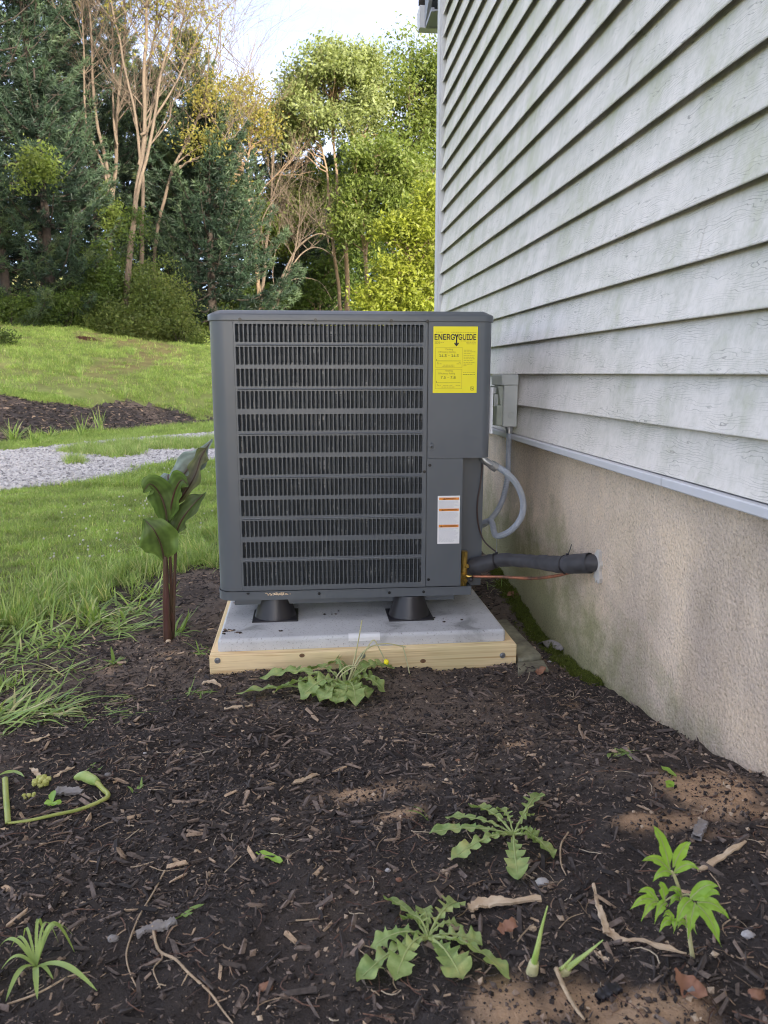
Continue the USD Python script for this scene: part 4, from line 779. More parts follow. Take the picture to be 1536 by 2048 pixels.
# ------------------------------------------------------------------ disconnect box, conduit, refrigerant lines
B0 = onX(1031, 855, SX - 0.004); BT = onX(1031, 752, SX - 0.004)
by0, bz0, bz1 = B0[1] - 0.02, B0[2] + 0.004, BT[2]
bx0 = SX - 0.062
dbx = thing("disconnect_box", "grey plastic disconnect box on the siding behind the cabinet", "disconnect box", (SX, by0, bz0))
def tapered(x0, x1, y0, y1, z0, z1, dx):
    v = np.array([[x0 + dx, y0, z0], [x1, y0, z0], [x1, y1, z0], [x0 + dx, y1, z0], [x0, y0, z1], [x1, y0, z1], [x1, y1, z1], [x0, y1, z1]]); return v, np.array([[0, 2, 1], [0, 3, 2], [4, 5, 6], [4, 6, 7], [0, 1, 5], [0, 5, 4], [1, 2, 6], [1, 6, 5], [2, 3, 7], [2, 7, 6], [3, 0, 4], [3, 4, 7]])
obj("box_body", [bx(bx0, SX - 0.0045, by0, by0 + 0.15, bz0, bz1 - 0.002, 0.003), bx(bx0 + 0.014, bx0 + 0.0155, by0 - 0.001, by0 + 0.0005, bz0 + 0.05, bz1 - 0.045)], M["box_grey"], dbx, smooth=30)
obj("lid", [bx(bx0 - 0.010, SX - 0.004, by0 - 0.004, by0 + 0.154, bz1 - 0.0365, bz1 + 0.006, 0.003)], M["box_grey"], dbx, smooth=30)
fc = obj("front_cover", [bx(bx0 - 0.026, bx0 - 0.001, by0 + 0.004, by0 + 0.146, bz0 + 0.004, bz0 + 0.085, 0.003), tapered(bx0 - 0.020, bx0 - 0.001, by0 + 0.010, by0 + 0.140, bz0 + 0.0855, bz1 - 0.04, 0.012)], M["box_grey_dark"], dbx, smooth=30)
obj("pull_handle", [bx(bx0 - 0.034, bx0 - 0.021, by0 + 0.03, by0 + 0.12, bz1 - 0.07, bz1 - 0.045, 0.003), bx(bx0 - 0.030, bx0 - 0.0135, by0 + 0.03, by0 + 0.036, bz1 - 0.12, bz1 - 0.0705, 0.001)], M["box_grey"], fc, smooth=30)
kc = [bx0 + 0.033, by0 - 0.0008, bz0 + 0.046]; aa = np.linspace(0, 2 * PI, 25)
obj("knockout", tube(np.column_stack([kc[0] + 0.0125 * np.cos(aa), np.full(25, kc[1]), kc[2] + 0.0125 * np.sin(aa)]), 0.0009, 5, False), M["box_grey"], dbx, smooth=True)
cpos = np.array([bx0 + 0.035, by0 + 0.030, bz0])
cn = thing("conduit", "grey ribbed flexible conduit looping from the disconnect box to the cabinet", "conduit", (SX - 0.05, 2.8, 0.3))
obj("box_connector", [cyl(cpos + [0, 0, -0.001], cpos + [0, 0, -0.010], 0.0165, 8), cyl(cpos + [0, 0, -0.010], cpos + [0, 0, -0.026], 0.0135, 18)], M["zinc"], cn, smooth=35)
el = onY(985, 931, HY + 0.055)
path = [cpos + [0, 0, -0.024], onY(1017, 905, 2.99), onY(1015, 955, 2.965), onY(1003, 1005, 2.93), onY(979, 1041, 2.88), [0.668, 2.84, onY(972, 1055, 2.84)[2]], [0.700, 2.74, 0.350], onY(992, 1071, 2.66), onY(1020, 1062, 2.60), onY(1042, 1035, 2.56), onY(1046, 1003, 2.535), onY(1034, 970, 2.51), onY(1012, 945, 2.495), el + [0.004, 0, 0.002]]
sp_ = spline(path, 460)
L_ = np.concatenate([[0], np.cumsum(np.linalg.norm(np.diff(sp_, axis=0), axis=1))])
s_ = np.linspace(0, L_[-1], 700); sp_ = np.column_stack([np.interp(s_, L_, sp_[:, k]) for k in range(3)])
obj("hose", tube(sp_, 0.0110 + 0.0008 * np.sin(s_ * 2 * PI / 0.0070), 12), M["conduit"], cn, smooth=True)
d_ = np.array([sp_[-8] - sp_[-1]])[0]; d_ /= np.linalg.norm(d_)
elb = spline([el + d_ * 0.004, el - d_ * 0.016, el - d_ * 0.024 + [-0.010, 0.004, 0.010], [el[0] - 0.030, el[1] + 0.006, zcv + 0.004]], 12)
obj("elbow_fitting", [tube(elb, 0.0125, 14), cyl(el + d_ * 0.016, el - d_ * 0.002, 0.0165, 18), cyl(el - d_ * 0.002, el - d_ * 0.010, 0.0150, 8)], M["zinc"], cn, smooth=35)
# insulated suction line: two lengths of wrap, pinched at the ties, ending open in the hole
ls = thing("insulated_line", "black foam insulated refrigerant line running into the foundation", "pipe", (0.72, 2.3, 0.38))
ip = spline([[0.572, HY + 0.050, onY(945, 1132, HY + 0.05)[2]], onY(965, 1129, 2.46), onY(1000, 1120, 2.425), onY(1040, 1121, 2.37), onY(1085, 1125, 2.29), onY(1125, 1129, 2.215), onY(1160, 1127, 2.15), [FX + 0.02, hole[1] + 0.0, hole[2]]], 60)
n_ = np.arange(60) / 59.0
wr = np.random.default_rng(8)
rad = 0.0275 + 0.0035 * np.sin(n_ * 9 + 0.7) - 0.006 * np.exp(-((n_ - 0.26) / 0.025) ** 2) - 0.004 * np.exp(-((n_ - 0.74) / 0.02) ** 2) + 0.002 * wr.normal(size=60) * 0.25
v, f = tube(ip, rad, 22, True, rad * 0.92)
v = v + (meshkit.fbm(v * 55, 3, 17) - 0.5)[:, None] * 0.005
obj("foam_wrap", (v, f), M["foam"], ls, smooth=55)
t_ = ip[-6] - ip[-16]; t_ /= np.linalg.norm(t_)
end = ip[-7]
obj("wrap_flap", [tube([ip[-19] , ip[-12], end, end + t_ * 0.012], [0.0265, 0.0305, 0.0315, 0.032], 12, False)], M["foam"], ls, smooth=50)
def tie(ix, tail, label):
    c = ip[ix]; t, A_, B_ = frames(ip[max(ix - 2, 0):ix + 3]); A_, B_, t = A_[2], B_[2], t[2]
    r = rad[ix] + 0.0032; a = np.linspace(0, 2 * PI, 29); ring_ = c + r * np.cos(a)[:, None] * A_ + 0.93 * r * np.sin(a)[:, None] * B_
    tt = thing("cable_tie", label, "cable tie", c)
    obj("band", tube(ring_, 0.0016, 6, False, 0.0036), M["black_plastic"], tt, smooth=True)
    top = c + [0, -0.006, r + 0.001]
    obj("head", bx(top[0] - 0.005, top[0] + 0.004, top[1] - 0.004, top[1] + 0.004, top[2] - 0.003, top[2] + 0.006, 0.001), M["black_plastic"], tt)
    obj("tail", tube(spline([top, top + np.array(tail) * 0.5 + [0, -0.003, 0], top + np.array(tail)], 8), [0.0030, 0.0030, 0.0028, 0.0027, 0.0026, 0.0024, 0.002, 0.0013], 6, True, 0.0009), M["zinc"] if tail[2] > 0.04 else M["black_plastic"], tt)
tie(15, (-0.001, 0.0, 0.062), "cable tie with a long upright tail on the insulated line beside the cabinet")
tie(44, (0.010, -0.004, 0.036), "black cable tie with a short curled tail near the wall end of the insulated line")
cp_ = thing("copper_line", "thin bare copper pipe under the black insulated line", "pipe", (0.72, 2.3, 0.33))
cpts = spline([[vx + 0.024, vy - 0.006, zv(1152)], onY(975, 1153, 2.445), onY(1010, 1154, 2.41), onY(1052, 1156.5, 2.35), onY(1085, 1155.5, 2.29), onY(1120, 1150, 2.22), onY(1150, 1143, 2.16), ip[-6] + [0, -0.004, -0.022]], 60)
obj("pipe", tube(cpts, 0.0052, 10), M["copper"], cp_, smooth=True)
obj("coupling", [tube(cpts[k:k + 3], 0.0064, 10) for k in (8, 26)], M["copper"], cp_, smooth=40)
obj("control_wire", tube(spline([[0.602, HY + 0.06, zcv + 0.004], onY(965, 930, HY + 0.06), onY(961, 968, HY + 0.055), onY(955, 1005, HY + 0.05), onY(956, 1045, HY + 0.05), onY(966, 1078, HY + 0.045), onY(980, 1094, 2.46), onY(996, 1106, 2.44)], 50), 0.0028, 7), M["wire"], None, smooth=True, label="thin brown control wire hanging in the cabinet's pipe notch", cat_="wire")
# ------------------------------------------------------------------ loose ground cover
def rotm(yaw, pitch, roll):
    cy_, sy_, cp, sp, cr, sr = np.cos(yaw), np.sin(yaw), np.cos(pitch), np.sin(pitch), np.cos(roll), np.sin(roll)
    return np.stack([np.stack([cy_ * cp, cy_ * sp * sr - sy_ * cr, cy_ * sp * cr + sy_ * sr], -1), np.stack([sy_ * cp, sy_ * sp * sr + cy_ * cr, sy_ * sp * cr - cy_ * sr], -1), np.stack([-sp, cp * sr, cp * cr], -1)], -2)
BOXV = np.array([[-1, -1, -1], [1, -1, -1], [1, 1, -1], [-1, 1, -1], [-1, -1, 1], [1, -1, 1], [1, 1, 1], [-1, 1, 1]], float)
BOXF = np.array([[0, 2, 1], [0, 3, 2], [4, 5, 6], [4, 6, 7], [0, 1, 5], [0, 5, 4], [1, 2, 6], [1, 6, 5], [2, 3, 7], [2, 7, 6], [3, 0, 4], [3, 4, 7]])
OCTV = np.array([[1, 0, 0], [-1, 0, 0], [0, 1, 0], [0, -1, 0], [0, 0, 1], [0, 0, -1]], float)
OCTF = np.array([[0, 2, 4], [2, 1, 4], [1, 3, 4], [3, 0, 4], [2, 0, 5], [1, 2, 5], [3, 1, 5], [0, 3, 5]])
def scatter_shapes(V0, F0, pos, size, R, rng, jit=0.25):
    n, m = len(pos), len(V0)
    v = V0[None] * (1 + jit * rng.uniform(-1, 1, (n, m, 3))) * size[:, None, :]
    v = np.einsum("nij,nmj->nmi", R, v) + pos[:, None]
    return v.reshape(-1, 3), (F0[None] + (np.arange(n) * m)[:, None, None]).reshape(-1, 3)
rng = np.random.default_rng(101)
def free(x, y, pad_=0.0):
    """Not under the boards, the block or the wall."""
    return ~((x > -0.31 - pad_) & (x < 0.68 + pad_) & (y > 2.26 - pad_) & (y < 3.41)) & (x < FX - 0.004) & ~((x > 0.68) & (x < 0.775) & (y > 2.2) & (y < 2.62))
def bed_points(n, ylo, yhi, dens=None, xlo=-1.5, xhi=0.875):
    x, y = rng.uniform(xlo, xhi, n), rng.uniform(ylo, yhi, n)
    k = free(x, y) & in_bed(x, y) & (np.abs(x - y * 0.11) < 0.62 * y + 0.12)
    x, y = x[k], y[k]
    if dens is not None: k = rng.random(len(x)) < dens(x, y); x, y = x[k], y[k]
    return x, y
def chip_density(x, y):
    a = meshkit.fbm(np.stack([x * 3.2, y * 3.2, 0 * x], -1), 3, 91)
    return np.clip(0.45 + 2.2 * (a - 0.36), 0.40, 1) * (1 - 0.96 * sand_mask(x, y))
def make_chips(name, n, ylo, yhi, lmin, lmax, mat, label, category, V0=BOXV, F0=BOXF, wcap=0.0032):
    x, y = bed_points(n, ylo, yhi, chip_density); m = len(x)
    L = lmin * (lmax / lmin) ** (rng.random(m) ** 2.0)
    size = np.stack([L / 2, np.minimum(L * rng.uniform(0.05, 0.15, m), wcap), np.minimum(L * rng.uniform(0.03, 0.08, m), wcap * 0.6)], 1)
    R = rotm(rng.uniform(0, 2 * PI, m), rng.normal(0, 0.24, m), rng.normal(0, 0.5, m))
    z = relief_z(x, y) + size[:, 2] * 0.8 + np.abs(rng.normal(0, 0.0022, m))
    v, f = scatter_shapes(V0, F0, np.stack([x, y, z], 1), size, R, rng, 0.4)
    p = obj(name, (v, f), mat, kind="stuff"); tagp(stage.GetPrimAtPath(p), label, category)
make_chips("mulch_chips", 150000, 0.55, 2.3, 0.003, 0.014, M["chips"], "fine black and grey shredded bark of the bed before the cabinet", "mulch", OCTV * 1.25, OCTF)
make_chips("mulch_chips", 15000, 0.55, 2.3, 0.009, 0.038, M["chips"], "longer bark slivers lying over the bed before the cabinet", "mulch")
make_chips("mulch_chips", 40000, 2.3, 4.4, 0.006, 0.028, M["chips"], "dark shredded mulch beside and behind the equipment pad", "mulch")
x, y = bed_points(120000, 0.55, 2.6, lambda x, y: 0.35 + 0.5 * sand_mask(x, y) + 0.3 * (meshkit.fbm(np.stack([x * 5, y * 5, 0 * x], -1), 3, 95) > 0.5)); m = len(x)
r = 0.0009 * (6.0 ** (rng.random(m) ** 3))
v, f = scatter_shapes(OCTV, OCTF, np.stack([x, y, relief_z(x, y) + r * 0.5], 1), np.stack([r * 1.3, r, r * 0.8], 1), rotm(rng.uniform(0, 6.28, m), rng.normal(0, 0.5, m), rng.normal(0, 0.5, m)), rng, 0.3)
p = obj("soil_crumbs", (v, f), M["crumbs"], kind="stuff"); tagp(stage.GetPrimAtPath(p), "fine crumbs of soil and pale grit between the mulch chips", "soil")
# thin dry needles and fibres lying on the bed
x, y = bed_points(5200, 0.6, 2.6, lambda x, y: np.clip(3.2 * (meshkit.fbm(np.stack([x * 2.7, y * 2.7, 0 * x], -1), 3, 96) - 0.36), 0.1, 1)); m = len(x)
L = rng.uniform(0.015, 0.06, m) * (0.6 + 0.4 * rng.random(m)); P = np.zeros((m, 5, 3)); yaw = rng.uniform(0, 6.28, m); cur = rng.normal(0, 0.5, m)
for k in range(5):
    u = k / 4 - 0.5; a = yaw + cur * u
    P[:, k, 0] = x + np.cos(a) * u * L; P[:, k, 1] = y + np.sin(a) * u * L
    P[:, k, 2] = relief_z(P[:, k, 0], P[:, k, 1]) + 0.004 + 0.003 * rng.random(m)
w = rng.uniform(0.0004, 0.0010, m)
side = np.stack([-np.sin(yaw), np.cos(yaw), 0 * yaw], 1)
Vn = np.stack([P - side[:, None] * w[:, None, None], P + side[:, None] * w[:, None, None] + [0, 0, 0.0006]], 2)     # m,5,2,3
idx = (np.arange(m) * 10)[:, None, None] + np.array([[2 * k, 2 * k + 1, 2 * k + 3] for k in range(4)] + [[2 * k, 2 * k + 3, 2 * k + 2] for k in range(4)])[None]
M["fibre"] = island_ramp("dry_fibre", [(0, (0.06, 0.03, 0.022)), (0.5, (0.17, 0.095, 0.065)), (0.85, (0.34, 0.25, 0.16)), (1, (0.5, 0.42, 0.3))], rough=0.7, bump=0)
p = obj("dry_needles", (Vn.reshape(-1, 3), idx.reshape(-1, 3)), M["fibre"], kind="stuff"); tagp(stage.GetPrimAtPath(p), "thin dry needles and plant fibres strewn over the mulch", "litter")

def instances(name, label, category, protos, pos, scale, rng, tilt=0.0, sq=None):
    path = "/World/" + numbered("/World", name); pi = UsdGeom.PointInstancer.Define(stage, path); tagp(pi.GetPrim(), label, category, None, "stuff")
    for k, (mesh, mat) in enumerate(protos):
        pp_ = f"{path}/kind_{'abcdefgh'[k]}"; av, af = arr(mesh); set_tones(usdkit.mesh(stage, pp_, (av, af), mat, smooth=False), av, af, mat); pi.GetPrototypesRel().AddTarget(pp_)
    n = len(pos); yaw = rng.uniform(0, 2 * PI, n); ax = rng.normal(0, tilt, (n, 2)) if tilt else np.zeros((n, 2))
    q = np.stack([np.sin(ax[:, 0] / 2), np.sin(ax[:, 1] / 2), np.sin(yaw / 2), np.cos(yaw / 2)], 1); q /= np.linalg.norm(q, axis=1, keepdims=True)
    pi.CreatePositionsAttr(Vt.Vec3fArray.FromNumpy(np.asarray(pos, np.float32)))
    pi.CreateOrientationsAttr(Vt.QuathArray([Gf.Quath(float(a[3]), float(a[0]), float(a[1]), float(a[2])) for a in q]))
    s = np.asarray(scale, np.float32); s = np.repeat(s[:, None], 3, 1) if s.ndim == 1 else s
    pi.CreateScalesAttr(Vt.Vec3fArray.FromNumpy(s)); pi.CreateProtoIndicesAttr(Vt.IntArray.FromNumpy(rng.integers(0, len(protos), n).astype(np.int32)))

def blades(base, az, length, width, lean, curl, rng, seg=4):
    """Grass blades: a batch of tapering ribbons that lean and curl over."""
    n = len(base); t = np.linspace(0, 1, seg + 1)
    ang = lean[:, None] + curl[:, None] * t[None]                       # from upright
    ds = length[:, None] / seg
    dx, dz = np.sin(ang) * ds, np.cos(ang) * ds
    hx = np.concatenate([np.zeros((n, 1)), np.cumsum(dx[:, :-1], 1)], 1); hz = np.concatenate([np.zeros((n, 1)), np.cumsum(dz[:, :-1], 1)], 1)
    c, s = np.cos(az)[:, None], np.sin(az)[:, None]
    mid = np.stack([base[:, 0:1] + hx * c, base[:, 1:2] + hx * s, base[:, 2:3] + hz], -1)
    wd = width[:, None] * np.array([0.75, 1.0, 0.85, 0.55, 0.03] if seg == 4 else np.interp(t, [0, 0.3, 0.7, 1], [0.8, 1, 0.7, 0.03]))[None]
    sd_ = np.stack([-s * np.ones_like(hx), c * np.ones_like(hx), 0.15 * np.ones_like(hx)], -1)
    v = np.stack([mid - sd_ * wd[..., None] / 2, mid + sd_ * wd[..., None] / 2], 2)
    k = seg + 1
    tr = np.array([[2 * j, 2 * j + 1, 2 * j + 3] for j in range(seg)] + [[2 * j, 2 * j + 3, 2 * j + 2] for j in range(seg)])
    return v.reshape(-1, 3), ((np.arange(n) * 2 * k)[:, None, None] + tr[None]).reshape(-1, 3)
def clump(n, rad, lmin, lmax, w, rng, seg=4, lean=0.5):
    a, r = rng.uniform(0, 2 * PI, n), rad * np.sqrt(rng.random(n))
    base = np.stack([r * np.cos(a), r * np.sin(a), np.full(n, -0.004)], 1)
    return blades(base, rng.uniform(0, 2 * PI, n), rng.uniform(lmin, lmax, n), w * rng.uniform(0.6, 1.2, n), np.abs(rng.normal(0, lean, n)), rng.normal(0.7, 0.6, n), rng, seg)
# lawn
rg = np.random.default_rng(202)
P3 = [(clump(34, 0.05, 0.022, 0.055, 0.0032, rg, 3, 0.75), M["grass"]) for _ in range(4)]
def lawn_points(n, x0, x1, y0, y1, far=False):
    x, y = rg.uniform(x0, x1, n), rg.uniform(y0, y1, n)
    k = ~in_bed(x, y) & ~shapely.contains_xy(GRAVEL.buffer(0.04), x, y) & ~shapely.contains_xy(RED, x, y) & (np.abs(x - y * 0.107) < 0.57 * y + 0.6) & ~((x > 0.5) & (y < 5))
    k &= ~bank_mask(x, y)
    if far: k &= ~((meshkit.fbm(np.stack([x * 0.8, y * 0.6, 0 * x], -1), 4, 52) > 0.56) & (hill_t(x, y) > 0.5) & (rg.random(n) < 0.75))
    return x[k], y[k]
x, y = lawn_points(9000, -3.4, 0.6, 2.3, 6.2)
instances("lawn_grass", "short mown lawn grass between the bed and the gravel driveway", "grass", P3, np.stack([x, y, ground_z(x, y)], 1), rg.uniform(0.55, 1.05, len(x)), rg, 0.1)
x, y = lawn_points(26000, -9, 3.0, 6.2, 13)
instances("lawn_grass", "grass around the gravel driveway and at the foot of the bank", "grass", P3, np.stack([x, y, ground_z(x, y)], 1), rg.uniform(1.0, 2.0, len(x)), rg, 0.1)
x, y = lawn_points(34000, -17, 8, 11, 29, True)
instances("hill_grass", "rough mown grass on the slope below the trees", "grass", P3, np.stack([x, y, ground_z(x, y)], 1), rg.uniform(1.6, 3.0, len(x)), rg, 0.1)
# ragged tufts along the grass strip in the drive and along the bed's edge
TU = [(clump(40, 0.05, 0.07, 0.15, 0.0042, rg, 4, 0.6), M["crabgrass"]) for _ in range(3)]
pts = []
for poly, n in ((STRIP, 900), (STRIP2, 30)):
    x0, y0, x1, y1 = poly.bounds; x, y = rg.uniform(x0, x1, n * 6), rg.uniform(y0, y1, n * 6); k = shapely.contains_xy(poly, x, y) & (x > -5) & (y < 16); pts.append(np.stack([x[k], y[k]], 1)[:n])
pts = np.vstack(pts)
instances("drive_grass", "longer grass strip growing between the two gravel wheel tracks", "grass", TU, np.column_stack([pts, ground_z(pts[:, 0], pts[:, 1])]), rg.uniform(0.6, 1.2, len(pts)), rg, 0.15)
x, y = rg.uniform(-2.6, 0.1, 60000), rg.uniform(1.7, 5.0, 60000)
dd = shapely.distance(shapely.points(x, y), BED.boundary)
k = (dd < 0.22) & (rg.random(60000) < np.exp(-dd / 0.10) * 0.16) & free(x, y, 0.05) & (np.abs(x - y * 0.107) < 0.57 * y + 0.2) & (~in_bed(x, y) | (rg.random(60000) < 0.35)); x, y = x[k], y[k]
instances("edge_grass", "long ragged grass hanging over the edge of the mulch bed", "grass", TU, np.stack([x, y, ground_z(x, y)], 1), rg.uniform(0.5, 1.0, len(x)), rg, 0.2)
# white clover heads
x, y = rg.uniform(-2.4, -0.3, 1500), rg.uniform(3.6, 7.4, 1500); k = ~in_bed(x, y) & ~shapely.contains_xy(GRAVEL, x, y) & (meshkit.fbm(np.stack([x, y, 0 * x], -1), 3, 7) > 0.52); x, y = x[k][:170], y[k][:170]
instances("clover_flowers", "tiny white clover heads dotted through the lawn", "flowers", [(blob([0, 0, 0.040], 0.0055, 3, 1, 0.4), M["clover"])], np.stack([x, y, ground_z(x, y)], 1), rg.uniform(0.6, 1.2, len(x)), rg)
# gravel stones
gs = [(blob([0, 0, 0], 0.017, s, 1, 0.55, (1.3, 1.0, 0.62), 1.5), M[m]) for s, m in ((1, "gravel"), (2, "gravel"), (3, "gravel"), (5, "gravel"), (8, "gravel"))]
M["gravel_b"] = pmat("gravel_pale", (0.64, 0.62, 0.595), (0.52, 0.50, 0.48), rough=0.85, scale=90); M["gravel_c"] = pmat("gravel_dark", (0.20, 0.195, 0.195), (0.28, 0.27, 0.265), rough=0.85, scale=90); M["gravel_d"] = pmat("gravel_mid", (0.46, 0.445, 0.425), (0.38, 0.365, 0.35), rough=0.85, scale=90)
gs = [(blob([0, 0, 0], 0.020, s, 1, 0.55, (1.3, 1.0, 0.66), 1.5), M[m]) for s, m in ((1, "gravel_b"), (2, "gravel_d"), (3, "gravel_c"), (5, "gravel_b"), (8, "gravel_d"), (9, "gravel_b"))]
x0, y0, x1, y1 = GRAVEL.bounds; x, y = rg.uniform(max(x0, -6), min(x1, 1.5), 120000), rg.uniform(y0, min(y1, 16), 120000)
k = shapely.contains_xy(GRAVEL.buffer(0.06), x, y) & (np.abs(x - y * 0.107) < 0.57 * y + 0.4) & (rg.random(120000) < np.where(y < 9, 0.8, 0.45)); x, y = x[k][:26000], y[k][:26000]
instances("gravel_stones", "pale grey crushed stone on the driveway", "gravel", gs, np.stack([x, y, ground_z(x, y) + 0.006], 1), rg.uniform(0.45, 1.35, len(x)), rg, 0.8)
# moss against the foundation and over the block
mp = clump(60, 0.018, 0.004, 0.012, 0.0016, rg, 2, 0.9)
y = rg.uniform(2.05, 3.3, 2200); x = FX - 0.006 - np.abs(rg.normal(0, 0.017, 2200)) * (0.6 + 0.6 * (y > 2.25)); k = (x > 0.79) & (meshkit.fbm(np.stack([x * 14, y * 14, 0 * x], -1), 3, 9) > 0.44); x, y = x[k], y[k]
instances("moss", "dark green moss along the foot of the foundation beside the old block", "moss", [(mp, M["moss"])], np.stack([x, y, relief_z(x, y) + 0.003], 1), rg.uniform(0.7, 1.5, len(x)), rg, 0.4)
# bark flakes and pale patches on the bank across the drive
x, y = rg.uniform(-10, 0.5, 60000), rg.uniform(8, 17, 60000); k = bank_mask(x, y); x, y = x[k], y[k]; m = len(x); L = rg.uniform(0.02, 0.07, m)
v, f = scatter_shapes(BOXV, BOXF, np.stack([x, y, ground_z(x, y) + 0.01], 1), np.stack([L / 2, L * 0.16, L * 0.06], 1), rotm(rg.uniform(0, 6.28, m), rg.normal(0, 0.3, m), rg.normal(0, 0.4, m)), rg, 0.35)
p = obj("bank_mulch", (v, f), M["chips"], kind="stuff"); tagp(stage.GetPrimAtPath(p), "weathered dark mulch covering the bank across the driveway", "mulch")

# ------------------------------------------------------------------ plants in the bed
def gl(px, py, lift=0.0):
    p = onG(px, py); p[2] = float(relief_z(p[0], p[1])) + lift; return p
def dandelion_leaf(c, tip, wmax, arch, seed, teeth=6, lift=0.006):
    """A toothed leaf from the crown to its tip, arching over the ground."""
    rs_ = np.random.default_rng(seed); n = 6 * teeth + 1; u = np.linspace(0, 1, n)
    c, tip = np.asarray(c, float), np.asarray(tip, float); L = np.linalg.norm(tip - c)
    sidev = np.cross(tip - c, [0, 0, 1.0]); sidev /= np.linalg.norm(sidev) + 1e-9
    mid = c + (tip - c) * u[:, None] + np.array([0, 0, 1.0]) * (arch * 4 * u * (1 - u) * (1 - 0.35 * u))[:, None] + sidev * (0.06 * L * rs_.uniform(-1, 1) * np.sin(PI * u))[:, None]
    env = np.interp(u, [0, 0.16, 0.34, 0.62, 0.80, 0.92, 1], [0.08, 0.13, 0.52, 0.86, 1.0, 0.66, 0.02]) * wmax
    saw = (u * teeth * 0.97 + rs_.uniform(0, 1)) % 1.0
    inner = np.interp(u, [0, 0.3, 0.74, 0.86, 1], [0.5, 0.24, 0.42, 1.0, 1.0])
    def edge_(ph):
        s_ = (u * teeth * 0.97 + ph) % 1.0
        tooth = 1 - s_ * 0.92                             # broad at the side towards the crown: the points look back
        return env * np.maximum(inner * (0.9 + 0.1 * tooth), tooth * (u < 0.88) + (u >= 0.88) * 1.0)
    wl_, wr_ = edge_(rs_.uniform(0, 1)), edge_(rs_.uniform(0, 1))
    t = np.gradient(mid, axis=0); t /= np.linalg.norm(t, axis=1, keepdims=True); s = np.cross(t, [0, 0, 1.0]); s /= np.linalg.norm(s, axis=1, keepdims=True); nr = np.cross(s, t)
    tw = 0.22 * rs_.normal(); s = s * math.cos(tw) + nr * math.sin(tw)
    crk = 0.16 * wmax * np.sin(u * teeth * 6.1 + rs_.uniform(0, 6))
    back = -t * 0.35
    cols = []
    for a, w_, dzz in ((-1, wl_, 0.25), (-0.5, wl_, 0.10), (0, wl_, 0), (0.5, wr_, 0.10), (1, wr_, 0.25)):
        cols.append(mid + s * (a * w_)[:, None] + back * (abs(a) * w_)[:, None] * 0.5 + nr * (dzz * w_ + abs(a) * crk)[:, None])
    v = np.stack(cols, 1); i, j = np.meshgrid(np.arange(n - 1), np.arange(4), indexing="ij"); k5 = 5
    q = np.stack([i * k5 + j, i * k5 + j + 1, (i + 1) * k5 + j + 1, (i + 1) * k5 + j], -1).reshape(-1, 4)
    rib = tube(mid[: int(n * 0.93)] + nr[: int(n * 0.93)] * 0.0004, np.linspace(0.0021, 0.0005, int(n * 0.93)) * (wmax / 0.02), 5)
    return (v.reshape(-1, 3), np.vstack([q[:, [0, 1, 2]], q[:, [0, 2, 3]]])), rib
def dandelion(label, cx_, cy_, tips, wmax, seed, arch=0.018, tip_lift=0.006):
    c = gl(cx_, cy_, 0.006); t = thing("dandelion", label, "dandelion", c)
    for k, (px, py, wf) in enumerate(tips):
        tip = gl(px, py, tip_lift + 0.006 * ((k * 37) % 5) / 5)
        leaf, rib = dandelion_leaf(c, tip, wmax * wf, arch * (0.6 + 0.8 * ((k * 53) % 7) / 7), seed + k)
        lf = obj("leaf", leaf, M["dandelion"], t, smooth=True); obj("midrib", rib, M["pale_rib"], lf, smooth=True)
    obj("crown", blob(c - [0, 0, 0.004], 0.006, seed, 1, 0.3), M["maroon"], t, smooth=True)
    return t, c
dandelion("toothed dandelion rosette beside the white stone, nearer the wall", 1027, 1677, [(858, 1671, 1), (902, 1722, 1.05), (890, 1640, 0.75), (945, 1618, 1.0), (1000, 1632, 0.7), (1078, 1600, 0.95), (1108, 1718, 1.2), (1036, 1768, 1.1), (1062, 1640, 0.6), (960, 1690, 0.7), (1075, 1690, 0.9)], 0.021, 300)
dandelion("largest front dandelion rosette with broad leaves next to the two cut shoots", 856, 1890, [(714, 1968, 1.25), (742, 1905, 0.8), (773, 1808, 0.9), (812, 1850, 0.9), (845, 1826, 0.8), (918, 1812, 0.95), (925, 1868, 0.8), (965, 1905, 0.9), (1020, 1972, 1.15), (925, 1975, 1.35), (790, 1962, 1.1)], 0.020, 340)
t, c = dandelion("wilting dandelion mass with pale flower stalks against the front board", 690, 1384, [(472, 1386, 0.95), (520, 1362, 0.8), (560, 1348, 0.8), (545, 1392, 0.8), (600, 1380, 1.0), (612, 1350, 0.9), (640, 1412, 1.1), (672, 1416, 1.0), (712, 1424, 1.1), (738, 1400, 1.1), (786, 1346, 1.1), (760, 1372, 1.0), (600, 1405, 1.2), (575, 1378, 1.2), (650, 1395, 1.4), (690, 1410, 1.3), (720, 1385, 1.3), (770, 1395, 1.0), (745, 1335, 0.8), (660, 1336, 0.8), (700, 1345, 0.8), (625, 1400, 0.9)], 0.033, 380, 0.045, 0.014)
for k, pts in enumerate(([(688, 1384), (706, 1330), (716, 1285), (724, 1240)], [(690, 1384), (715, 1330), (735, 1295), (748, 1280), (760, 1300), (771, 1322)], [(688, 1384), (712, 1325), (735, 1297), (770, 1287), (812, 1294)], [(692, 1382), (672, 1360), (690, 1335), (715, 1330)], [(694, 1380), (680, 1355), (700, 1338), (712, 1334)])):
    Y = c[1]; P = [c] + [onY(px, py, Y - 0.01 - 0.004 * k + (0.0 if k != 2 else 0.012 * j)) for j, (px, py) in enumerate(pts[1:])]
    obj("flower_stalk", tube(spline(P, 24), np.linspace(0.0024, 0.0016, 24), 7), M["stalk_pale"], t, smooth=True)
cz = onY(773, 1324, c[1] - 0.02); obj("flower_head", blob(cz, 0.008, 5, 1, 0.5), M["yellow"], t)
